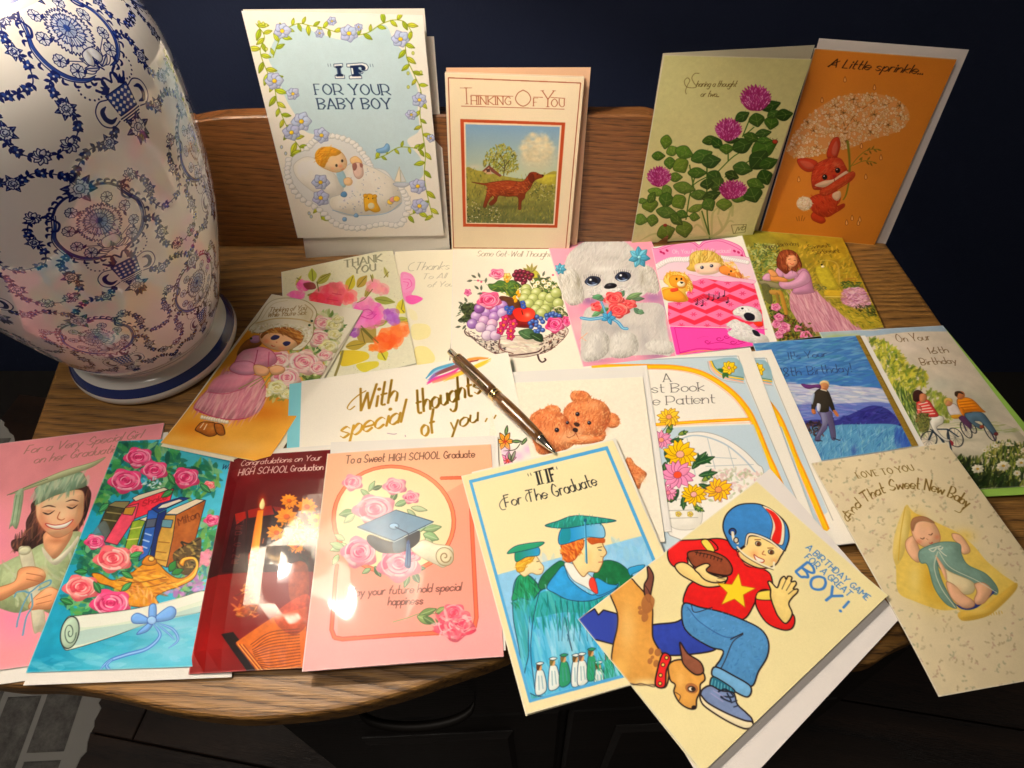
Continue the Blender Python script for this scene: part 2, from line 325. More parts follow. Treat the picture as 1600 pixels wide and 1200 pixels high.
class Art:
    def __init__(s, quad, W, H, base):
        s.w = max(8, int(W*KX)); s.h = max(8, int(H*KX)); s.W = W; s.H = H
        s.Hm = homog(quad, [(0, 0), (s.w, 0), (s.w, s.h), (0, s.h)]); s.Hi = np.linalg.inv(s.Hm)
        s.a = np.ones((s.h, s.w, 3), np.float32)*hx(base); s.ox = s.oy = 0.0; s.sc = 1.0; s.clip = None; s.pf = .5
        s.foil = np.zeros((s.h, s.w), np.float32)
    def fr(s, ox, oy, sc): s.ox, s.oy, s.sc = ox, oy, sc; return s
    def T(s, P):
        P = np.atleast_2d(np.asarray(P, float)); return ap(s.Hm, P/s.sc+np.array([s.ox, s.oy]))
    def unT(s, P): return (ap(s.Hi, P)-np.array([s.ox, s.oy]))*s.sc
    def cov(s, P):
        x0 = max(0, int(P[:, 0].min())-1); x1 = min(s.w, int(P[:, 0].max())+2); y0 = max(0, int(P[:, 1].min())-1); y1 = min(s.h, int(P[:, 1].max())+2)
        if x1 <= x0 or y1 <= y0: return None
        ss = 3; ys = y0+(np.arange((y1-y0)*ss)+.5)/ss
        X1, Y1 = P[:, 0], P[:, 1]; X2, Y2 = np.roll(X1, -1), np.roll(Y1, -1)
        m = (Y1[None] <= ys[:, None]) != (Y2[None] <= ys[:, None]); r, e = np.nonzero(m)
        if len(r) == 0: return None
        xc = X1[e]+(ys[r]-Y1[e])*(X2[e]-X1[e])/(Y2[e]-Y1[e]); sg = np.where(Y2[e] > Y1[e], 1.0, -1.0)
        W = x1-x0; xc = np.clip(xc-x0, 0, W-1e-4); i = xc.astype(int); fr = xc-i
        D = np.bincount(r*(W+1)+i, sg*(1-fr), minlength=len(ys)*(W+1))+np.bincount(r*(W+1)+i+1, sg*fr, minlength=len(ys)*(W+1))
        c = np.clip(np.abs(np.cumsum(D.reshape(len(ys), W+1), 1)[:, :W]), 0, 1).reshape(-1, ss, W).mean(1)
        if s.clip is not None: c = c*s.clip[y0:y1, x0:x1]
        return x0, x1, y0, y1, c.astype(np.float32)
    def put(s, P, col, a=1.0, g=None, n=0, foil=None):
        r = s.cov(P)
        if r is None: return
        x0, x1, y0, y1, c = r; col = hx(col)
        if g is not None:   # gradient to a second colour; g = (colour, photo-frame start, end)
            c2, A, B = g; A = s.T(A)[0]; B = s.T(B)[0]; d = B-A; yy, xx = np.mgrid[y0:y1, x0:x1]
            t = np.clip(((xx-A[0])*d[0]+(yy-A[1])*d[1])/(d@d), 0, 1)[..., None]; colr = col*(1-t)+hx(c2)*t
        else: colr = col
        if n: colr = colr*(1+n*vnoise(y1-y0, x1-x0, 9, int(NZ.randint(1e6))))[..., None]
        c = (c*a)[..., None]; s.a[y0:y1, x0:x1] = s.a[y0:y1, x0:x1]*(1-c)+colr*c
        if foil is not None: s.foil[y0:y1, x0:x1] = s.foil[y0:y1, x0:x1]*(1-c[..., 0])+foil*c[..., 0]
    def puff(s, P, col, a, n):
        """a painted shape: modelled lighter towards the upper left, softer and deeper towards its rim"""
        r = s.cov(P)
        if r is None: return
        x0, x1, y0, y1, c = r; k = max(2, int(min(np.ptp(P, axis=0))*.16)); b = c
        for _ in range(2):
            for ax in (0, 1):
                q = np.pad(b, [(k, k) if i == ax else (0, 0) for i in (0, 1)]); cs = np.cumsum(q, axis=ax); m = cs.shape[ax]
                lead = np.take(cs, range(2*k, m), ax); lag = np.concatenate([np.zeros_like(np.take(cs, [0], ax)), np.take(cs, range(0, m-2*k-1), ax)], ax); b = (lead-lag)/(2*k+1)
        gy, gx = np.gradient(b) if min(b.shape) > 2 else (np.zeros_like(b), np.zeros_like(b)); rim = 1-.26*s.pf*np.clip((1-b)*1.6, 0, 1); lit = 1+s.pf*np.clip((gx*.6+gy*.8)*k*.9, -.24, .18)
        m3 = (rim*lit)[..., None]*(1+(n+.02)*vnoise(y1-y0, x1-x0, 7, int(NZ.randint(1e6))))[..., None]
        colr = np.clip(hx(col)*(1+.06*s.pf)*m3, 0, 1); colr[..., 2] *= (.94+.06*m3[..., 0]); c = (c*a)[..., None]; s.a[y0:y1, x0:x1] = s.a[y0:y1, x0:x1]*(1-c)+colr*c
    def mask(s, P, sm=True, soft=0):
        P = s.T(P);  P = catmull(P, True, 6) if sm else P
        old = s.clip; s.clip = None; r = s.cov(P); s.clip = old; M = np.zeros((s.h, s.w), np.float32)
        if r: M[r[2]:r[3], r[0]:r[1]] = r[4]
        return M
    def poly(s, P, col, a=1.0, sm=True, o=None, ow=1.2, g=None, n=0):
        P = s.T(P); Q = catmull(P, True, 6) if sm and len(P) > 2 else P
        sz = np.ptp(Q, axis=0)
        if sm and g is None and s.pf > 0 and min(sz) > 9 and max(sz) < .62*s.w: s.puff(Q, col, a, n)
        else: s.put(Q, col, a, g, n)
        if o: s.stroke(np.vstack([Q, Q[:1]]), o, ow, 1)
    def soft(s, x, y, rx, ry, col, a=0.8, ang=0):
        c = s.T([(x, y)])[0]; ex = s.T([(x+rx*math.cos(rad(ang)), y+rx*math.sin(rad(ang)))])[0]-c; ey = s.T([(x-ry*math.sin(rad(ang)), y+ry*math.cos(rad(ang)))])[0]-c
        R = abs(ex)+abs(ey); x0 = max(0, int(c[0]-2*R[0])); x1 = min(s.w, int(c[0]+2*R[0])+1); y0 = max(0, int(c[1]-2*R[1])); y1 = min(s.h, int(c[1]+2*R[1])+1)
        if x1 <= x0 or y1 <= y0: return
        M = np.linalg.inv(np.array([ex, ey]).T+1e-9*np.eye(2)); yy, xx = np.mgrid[y0:y1, x0:x1]; dx = xx-c[0]; dy = yy-c[1]
        u = M[0, 0]*dx+M[0, 1]*dy; v = M[1, 0]*dx+M[1, 1]*dy; k = a*np.exp(-1.6*(u*u+v*v))
        if s.clip is not None: k = k*s.clip[y0:y1, x0:x1]
        k = k[..., None].astype(np.float32); s.a[y0:y1, x0:x1] = s.a[y0:y1, x0:x1]*(1-k)+hx(col)*k
    def stroke(s, Q, col, wd, a=1.0, taper=False, foil=None, pen=None):
        """Q in texture pixels, wd in texture pixels"""
        Q = np.asarray(Q, float)
        k = np.r_[True, np.hypot(*np.diff(Q, axis=0).T) > 1e-3]; Q = Q[k]
        if len(Q) < 2: Q = np.vstack([Q, Q+[0.01, 0]])
        if len(Q) > 2:
            dd = np.diff(Q, axis=0); an = np.arctan2(dd[:, 1], dd[:, 0]); da = np.abs((np.diff(an)+np.pi) % (2*np.pi)-np.pi); cut = np.nonzero(da > 0.75)[0]
            if len(cut):
                i0 = 0
                for c in list(cut+1)+[len(Q)-1]: s.stroke(Q[i0:c+1], col, wd, a, False, foil, pen); i0 = c
                return
        m = len(Q); t = np.gradient(Q, axis=0); t /= np.linalg.norm(t, axis=1)[:, None]+1e-9; nn = np.c_[-t[:, 1], t[:, 0]]
        ww = np.full(m, wd/2.0)
        if taper is True: u = np.linspace(0, 1, m); ww = ww*np.clip(1.15*np.sin(np.pi*np.clip(u, .04, .96))**.6, .15, 1)
        elif taper: u = np.linspace(0, 1, m); ww = ww*(1-(1-taper)*u)
        if pen: ang = np.arctan2(t[:, 1], t[:, 0]); ww = ww*(pen[1]+(1-pen[1])*np.abs(np.sin(ang-pen[0])))
        ww = ww[:, None]
        P = np.vstack([Q[:1]-t[:1]*ww[:1]*.6, Q+nn*ww, Q[-1:]+t[-1:]*ww[-1:]*.6, (Q-nn*ww)[::-1]]); s.put(P, col, a, foil=foil)
    def pw(s, P, wd):   # frame width -> texture width near P
        P = np.asarray(P, float); c = P.mean(0); d = s.T([c, c+[1, 0], c+[0, 1]]); return wd*math.sqrt(abs((d[1]-d[0])[0]*(d[2]-d[0])[1]-(d[1]-d[0])[1]*(d[2]-d[0])[0]))
    def line(s, P, col, wd, a=1.0, sm=True, taper=False, foil=None, pen=None):
        P = np.asarray(P, float); q = s.T(P); w2 = s.pw(P, wd); w3 = max(w2, 1.2); a = a*min(1, (w2/w3)+.15)
        s.stroke(catmull(q, False, 8) if sm and len(P) > 2 else q, col, w3, a, taper, foil, pen)
    def lines(s, L, col, wd, **k):
        for P in L: s.line(P, col, wd, **k)
    def noise(s, amt, size, seed=1, M=None, tint=None, oct=3):
        nz = vnoise(s.h, s.w, size, seed, oct)*amt
        if M is not None: nz = nz*M
        if tint is not None: k = np.clip(nz, 0, 1)[..., None]; s.a = s.a*(1-k)+hx(tint)*k
        else: s.a = s.a*(1+nz)[..., None]
    def dabs(s, P, n, cols, ln, wd, ang=0, aj=40, a=0.8, cj=0.05, sm=True, curve=0):
        """scatter n little brush strokes over a region given in the frame"""
        M = s.mask(P, sm); yy, xx = np.nonzero(M > .5)
        if len(yy) == 0: return
        k = NZ.randint(0, len(yy), n); pts = s.unT(np.c_[xx[k], yy[k]])
        for (x, y) in pts:
            t = rad(ang+NZ.uniform(-aj, aj)); l = ln*NZ.uniform(.5, 1.3)/2; c = cols[NZ.randint(len(cols))]
            dx, dy = math.cos(t)*l, math.sin(t)*l; bx, by = -dy*curve*NZ.uniform(-1, 1), dx*curve
            s.line([(x-dx, y-dy), (x+bx, y+by), (x+dx, y+dy)], jit(c, cj), wd*NZ.uniform(.6, 1.3), a, taper=True)
    def leaf(s, x, y, l, ang, wd, col, vein=None, o=None, a=1, ow=1.0):
        t = rad(ang); d = np.array([math.cos(t), math.sin(t)]); q = np.array([-d[1], d[0]]); p0 = np.array([x, y])
        P = [p0, p0+d*l*.25+q*wd*.42, p0+d*l*.55+q*wd*.5, p0+d*l*.85+q*wd*.22, p0+d*l, p0+d*l*.85-q*wd*.22, p0+d*l*.55-q*wd*.5, p0+d*l*.25-q*wd*.42]
        s.poly(P, col, a, o=o, ow=ow)
        if vein: s.line([p0+d*l*.05, p0+d*l*.9], vein, max(wd*.08, .8), .8)
    def daisy(s, x, y, r, n, col, cc, o=None, cr=.25, a0=0, sq=1.0, wd=None, ow=1, c2=None):
        for i in range(n):
            t = a0+360*i/n+NZ.uniform(-6, 6); l = r*NZ.uniform(.88, 1.05); k = math.hypot(math.cos(rad(t)), sq*math.sin(rad(t)))
            ang = math.degrees(math.atan2(sq*math.sin(rad(t)), math.cos(rad(t))))
            s.leaf(x, y, l*k, ang, (wd or 6.0/n*r*.95)*(.6+.4*k), jit(col, .025), None, o, ow=ow)
            if c2: s.line([(x, y), (x+math.cos(rad(ang))*l*k*.6, y+math.sin(rad(ang))*l*k*.6)], c2, r*.07, .6)
        s.poly(ell(x, y, r*cr, r*cr*sq, 0, 12), cc, 1, o=o, ow=ow)
    def rose(s, x, y, r, c, sq=.8, ang=0, a=1.0, turns=1):
        """c = [dark, mid, light, white]"""
        ca, sa = math.cos(rad(ang)), math.sin(rad(ang))
        def E(u, v): return (x+(u*ca-v*sa)*r, y+(u*sa+v*ca)*r*sq)
        s.poly([E(math.cos(t)*(1+.13*math.sin(5*t+ang)), math.sin(t)*(1+.13*math.sin(5*t+ang))) for t in np.linspace(0, 6.283, 22)[:-1]], c[1], a, n=.06)
        for i in range(9):
            t = i*40+NZ.uniform(-12, 12); t2 = t+NZ.uniform(55, 85); k = NZ.uniform(.62, .95)
            P = [E(math.cos(rad(q))*k, math.sin(rad(q))*k) for q in np.linspace(t, t2, 5)]+[E(math.cos(rad(q))*(k-.28)*1.0, math.sin(rad(q))*(k-.2)) for q in np.linspace(t2, t, 4)]
            s.poly(P, jit(c[[2, 1, 3, 2, 0][i % 5]], .02), .75*a)
        for k, ci, w in ((.82, 3, .07), (.6, 0, .07), (.5, 2, .12), (.36, 0, .1), (.3, 3, .08), (.2, 0, .12)):
            t0 = NZ.uniform(0, 360)
            for m in range(2):
                tt = t0+m*170; s.line([E(math.cos(rad(q))*k, math.sin(rad(q))*k-.05) for q in np.linspace(tt, tt+110, 6)], c[ci], r*w, .8*a, taper=True)
        s.poly([E(.12*math.cos(t), .12*math.sin(t)-.05) for t in np.linspace(0, 6.28, 9)[:-1]], c[0], .7*a)
    def text(s, txt, x0, y0, x1, y1, h, col, wd=.1, sl=0.0, xh=.62, serif=False, pen=None, font='sans', foil=None, path=None, a=1.0, upv=None, hs=None):
        """baseline from (x0,y0) to (x1,y1) in the frame; h = cap height in the frame (measured up the card)"""
        gl = []; cx = 0.0
        if serif and pen is None: pen = (0.0, .42); wd *= 1.35
        elif pen is not None: pen = (pen[0], pen[1]*.7); wd *= 1.3
        for ch in txt:
            if ch == ' ': cx += 3.2; continue
            st, wdt = GLY[ch]; gl.append((st, cx)); cx += wdt+(1.7 if not ch.islower() else 1.35)
        tot = cx-1.4
        if path is not None:
            pp = catmull(path, False, 10); L = np.r_[0, np.cumsum(np.hypot(*np.diff(pp, axis=0).T))]
        for st, ox in gl:
            for smo, dot, P in st:
                P = np.array(P, float); yv = P[:, 1].copy()
                Y = np.where(yv <= 3, (yv-3)/6.0*(xh/.62), np.where(yv <= 7, (yv-3)/4.0*xh, xh+(yv-7)/2.0*(1-xh)))
                X = P[:, 0]+ox
                Q = np.c_[X, Y]
                if smo and len(Q) > 2: Q = catmull(Q, False, 6)
                def mapq(Q):
                    u = (Q[:, 0]+Q[:, 1]*6*sl)/tot
                    if path is not None:
                        l = np.clip(u, 0, 1)*L[-1]; bx = np.interp(l, L, pp[:, 0])+(u-np.clip(u, 0, 1))*L[-1]; by = np.interp(l, L, pp[:, 1]); e = 2.0
                        tx = np.interp(l+e, L, pp[:, 0])-np.interp(l-e, L, pp[:, 0]); ty = np.interp(l+e, L, pp[:, 1])-np.interp(l-e, L, pp[:, 1]); nn = np.hypot(tx, ty)
                        return s.T(np.c_[bx+ty/nn*Q[:, 1]*h, by-tx/nn*Q[:, 1]*h])
                    bx = x0+(x1-x0)*u; by = y0+(y1-y0)*u
                    c = s.T([(x0, y0), (x1, y1)]); d = unit(c[1]-c[0]); upt = np.array([d[1], -d[0]])
                    b1 = s.unT(np.array([c[0], c[0]+upt*8])); uvv = b1[1]-b1[0]; uvv = uvv/np.linalg.norm(uvv)*h
                    return s.T(np.c_[bx+uvv[0]*Q[:, 1], by+uvv[1]*Q[:, 1]])
                q = mapq(Q); c0 = s.pw([(x0, y0), (x1, y1)] if path is None else path, 1.0)
                wt = max(h*wd*c0, 1.75); al = a*min(1.0, h*wd*c0/wt+.3)
                if dot: s.put(catmull(np.array([q[0]+[wt*.7*math.cos(t), wt*.7*math.sin(t)] for t in np.linspace(0, 6.28, 9)[:-1]]), True, 3), col, al, foil=foil); continue
                s.stroke(q, col, wt, al, foil=foil, pen=pen)
                if serif and not smo:
                    for i in (0, -1):
                        j = 1 if i == 0 else -2
                        if P[i][1] in (3, 9, 7) and abs(P[i][1]-P[j][1]) > 2:
                            z = mapq(np.array([(Q[i][0]-.85, Q[i][1]), (Q[i][0]+.85, Q[i][1])])); s.stroke(z, col, max(wt*.55, 1.0), al*.9, foil=foil)
GSRC = """A 03 39 63/15 55|B 03 09/~09 39 58 47 06/~06 36 55 44 33 03|C ~58 39 18 06 14 33 54|D 03 09/~09 29 48 56 44 23 03|E 49 09 03 43/06 36|F 49 09 03/06 36
G ~58 39 18 06 14 33 54 56/56 36|H 03 09/53 59/06 56|I 03 09|J 49 44 ~44 33 13 04|K 03 09/59 06 53|L 09 03 43|M 03 09 36 69 63|N 03 09 53 59|O ~39 18 06 14 33 54 66 58 39
P 03 09/~09 39 58 56 35 05|Q ~39 18 06 14 33 54 66 58 39/44 63|R 03 09/~09 39 58 56 35 05/35 63|S ~58 39 18 17 36 55 54 33 04|T 09 69/39 33|U ~09 06 14 33 54 56 59|V 09 33 69
W 09 23 48 63 89|X 09 53/59 03|Y 09 36 69/36 33|Z 09 59 03 53|a ~46 27 06 04 23 44/47 43|b 09 03/~05 27 46 44 23 04|c ~46 27 06 04 23 44|d 49 43/~46 27 06 04 23 44
e ~05 45 46 27 06 04 23 44|f ~39 28 17 13/07 37|g ~46 27 06 04 23 44/~47 42 30 10 01|h 09 03/~05 27 46 43|i 07 03/.08|j ~27 21 10 00/.29|k 09 03/47 05 43|l 09 03
m 07 03/~06 27 36 33/~36 57 66 63|n 07 03/~05 27 46 43|o ~27 06 04 23 44 46 27|p 07 00/~05 27 46 44 23 04|q 47 40/~46 27 06 04 23 44|r 07 03/~05 17 37|s ~46 27 06 25 44 23 04
t ~19 14 23 33/07 37|u ~07 04 23 44/47 43|v 07 23 47|w 07 13 36 53 67|x 07 43/47 03|y 07 23/47 10|z 07 47 03 43|1 18 29 23|6 ~49 27 05 13 33 54 46 26 05|8 ~26 08 29 48 26 04 23 44 26
' 09 07|. .03|, 03 02|! 09 05/.03|- 05 35"""
GLY = {}
for it in GSRC.replace('\n', '|').split('|'):
    chh, d = it[0], it[2:]; st = []; mx = 0
    for sk in d.split('/'):
        smo = sk[0] == '~'; dot = sk[0] == '.'; toks = sk.lstrip('~.').split(); toks = [q.lstrip('~') for q in toks]
        P = [(int(q[0]), int(q[1])) for q in toks]; mx = max(mx, max(q[0] for q in P)); st.append((smo or '~' in sk[1:], dot, P))
    GLY[chh] = (st, mx)

# ------------------------------------------------------------------ paper things
def paper_mat(name, art=None, col=(0.8, 0.78, 0.74), rough=0.5, coat=0.0, bump=0.25, film=False, gain=0.92):
    m, nt, p = nodes_mat(name); L = nt.links.new
    if art is not None:
        im = bpy.data.images.new(name, art.w, art.h, alpha=False, float_buffer=False)
        px = np.ones((art.h, art.w, 4), np.float32); A_ = np.clip(art.a, 0, 1); A_[:, :2] = A_[:, :2]*.5+.5*.93; A_[:2] = A_[:2]*.75+.25*.93; A_[-2:] = A_[-2:]*.7+.3*.9; A_ = A_*(1+.012*vnoise(art.h, art.w, 90, 5)+.010*NZ.randn(art.h, art.w))[..., None].astype(np.float32); lum = A_.mean(2, keepdims=True); A_ = np.clip(lum+(A_-lum)*1.16, 0, 1); A_ = np.clip(A_+(A_-.5)*.10*(1-np.abs(2*A_-1)), 0, 1); px[..., :3] = A_[::-1]; im.pixels.foreach_set(px.ravel()); im.update(); im.pack()
        ti = N(nt, 'ShaderNodeTexImage'); ti.image = im; ti.interpolation = 'Cubic'; ti.extension = 'EXTEND'
        g = N(nt, 'ShaderNodeMix', data_type='RGBA', blend_type='MULTIPLY'); g.inputs[0].default_value = 1; g.inputs[7].default_value = (gain, gain, gain, 1)
        L(ti.outputs[0], g.inputs[6]); L(g.outputs[2], p.inputs['Base Color'])
        if art.foil.max() > 0:
            im2 = bpy.data.images.new(name+'_foil', art.w, art.h, alpha=False); im2.colorspace_settings.name = 'Non-Color'
            px = np.ones((art.h, art.w, 4), np.float32); px[..., :3] = np.clip(art.foil, 0, 1)[::-1, :, None]; im2.pixels.foreach_set(px.ravel()); im2.update(); im2.pack()
            t2 = N(nt, 'ShaderNodeTexImage'); t2.image = im2; t2.extension = 'EXTEND'; L(t2.outputs[0], p.inputs['Metallic'])
            mr = N(nt, 'ShaderNodeMapRange'); mr.inputs[3].default_value = rough; mr.inputs[4].default_value = 0.28; L(t2.outputs[0], mr.inputs[0]); L(mr.outputs[0], p.inputs['Roughness'])
    else: p.inputs['Base Color'].default_value = (*col, 1)
    if not (art is not None and art.foil.max() > 0): p.inputs['Roughness'].default_value = rough
    p.inputs['Specular IOR Level'].default_value = 0.2
    tc = N(nt, 'ShaderNodeTexCoord'); nz = N(nt, 'ShaderNodeTexNoise'); nz.inputs['Scale'].default_value = 900; nz.inputs['Detail'].default_value = 3
    L(tc.outputs['Object'], nz.inputs['Vector']); b = N(nt, 'ShaderNodeBump'); b.inputs['Strength'].default_value = bump; b.inputs['Distance'].default_value = 0.0002
    L(nz.outputs['Fac'], b.inputs['Height']); L(b.outputs['Normal'], p.inputs['Normal'])
    if coat or film:
        p.inputs['Coat Weight'].default_value = coat or 1.0; p.inputs['Coat Roughness'].default_value = 0.035 if film else 0.12; p.inputs['Coat IOR'].default_value = 1.55
        n2 = N(nt, 'ShaderNodeTexNoise'); n2.inputs['Scale'].default_value = 9 if film else 30; n2.inputs['Detail'].default_value = 0.6 if film else 2; n2.inputs['Distortion'].default_value = 0.6
        L(tc.outputs['Object'], n2.inputs['Vector']); b2 = N(nt, 'ShaderNodeBump'); b2.inputs['Strength'].default_value = 0.36 if film else 0.12; b2.inputs['Distance'].default_value = 0.006
        L(n2.outputs['Fac'], b2.inputs['Height']); L(b2.outputs['Normal'], p.inputs['Coat Normal'])
    return m
PAPER = {}
def plain(col, rough=0.6):
    k = tuple(round(c, 3) for c in col)
    if k not in PAPER: PAPER[k] = flat_mat('plain_paper', col, rough, 0.15, 700, spec=0.2)
    return PAPER[k]
def sheet(name, C4, th, mats, parent, lift=None, nu=10, nv=12, side=+1):
    """C4 = 3-D corners TL,TR,BR,BL of the printed face; thickness th goes to the back. mats = [face, back/edge]. lift(u,v) raises along the face normal"""
    TL, TR, BR, BL = [np.asarray(q, float) for q in C4]
    n = unit(np.cross(TR-TL, TL-BL)); V = []; UVs = []; F = []; fm = []
    for j in range(nv+1):
        for i in range(nu+1):
            u, v = i/nu, j/nv; P = (TL*(1-u)+TR*u)*(1-v)+(BL*(1-u)+BR*u)*v+n*(lift(u, v) if lift else 0); V.append(P); UVs.append((u, 1-v))
    m = len(V)
    for k in range(m): V.append(V[k]-n*th); UVs.append(UVs[k])
    w1 = nu+1
    for j in range(nv):
        for i in range(nu):
            a = j*w1+i; F.append((a, a+w1, a+w1+1, a+1)); fm.append(0); F.append((m+a, m+a+1, m+a+w1+1, m+a+w1)); fm.append(1)
    def edge(a, b): F.append((a, b, m+b, m+a)); fm.append(1)
    for i in range(nu): edge(i, i+1); edge(nv*w1+i+1, nv*w1+i)
    for j in range(nv): edge((j+1)*w1, j*w1); edge(j*w1+nu, (j+1)*w1+nu)
    return mesh_obj(name, V, F, None, parent, uvs=UVs, mats=mats, fm=fm)
def quad3(tl, tr, z, H=None, bl=None, br=None):
    """corners on the level z from picture points; missing lower corners completed as a rectangle"""
    a, b = onz(*tl, z), onz(*tr, z); e = unit(b-a); d = np.array([e[1], -e[0], 0])
    if bl is not None:
        c = onz(*bl, z); H2 = np.linalg.norm(c-a); return [a, b, (onz(*br, z) if br is not None else b+(c-a)), c]
    return [a, b, b+d*H, a+d*H]
def frame2d(C4): return [tuple(proj(q)) for q in C4]
def art_for(C4, base):
    W = np.linalg.norm(C4[1]-C4[0]); H = np.linalg.norm(C4[3]-C4[0]); return Art(frame2d(C4), W, H, base)
SPREAD = 'vintage greeting cards spread over the table'
def card(C4, art, label, backcol=(0.80, 0.75, 0.66), name='greeting_card', lift=None, coat=0.0, film=False, back_off=(0.0, 0.0), gap=0.0004, bump=0.25, group=SPREAD, rough=0.5, backC4=None, nv=12, back_lift=None):
    root = empty(name, (C4[2]+C4[3])/2); tag(root, label, 'greeting card', group)
    fm_ = paper_mat('printed_card', art, rough=rough, coat=coat, film=film, bump=bump)
    sheet('front_cover', C4, 0.0003, [fm_, plain(backcol)], root, lift or (lambda u, v: 0.00035*u*u), nv=nv)
    n = unit(np.cross(C4[1]-C4[0], C4[0]-C4[3])); ex = unit(C4[1]-C4[0]); ey = unit(C4[3]-C4[0])
    B = backC4 if backC4 is not None else [q-n*(0.0003+gap)+ex*back_off[0]+ey*back_off[1] for q in C4]
    sheet('back_cover', B, 0.0003, [plain(backcol), plain(backcol)], root, back_lift, nu=4, nv=4 if back_lift is None else nv)
    return root
def envelope(C4, label, col=(0.80, 0.77, 0.72), group='envelopes under and behind the cards', flap=True, lift=None):
    root = empty('envelope', (C4[2]+C4[3])/2); tag(root, label, 'envelope', group)
    sheet('envelope_body', C4, 0.0005, [plain(col), plain(col)], root, lift, nu=8, nv=8)
    return root
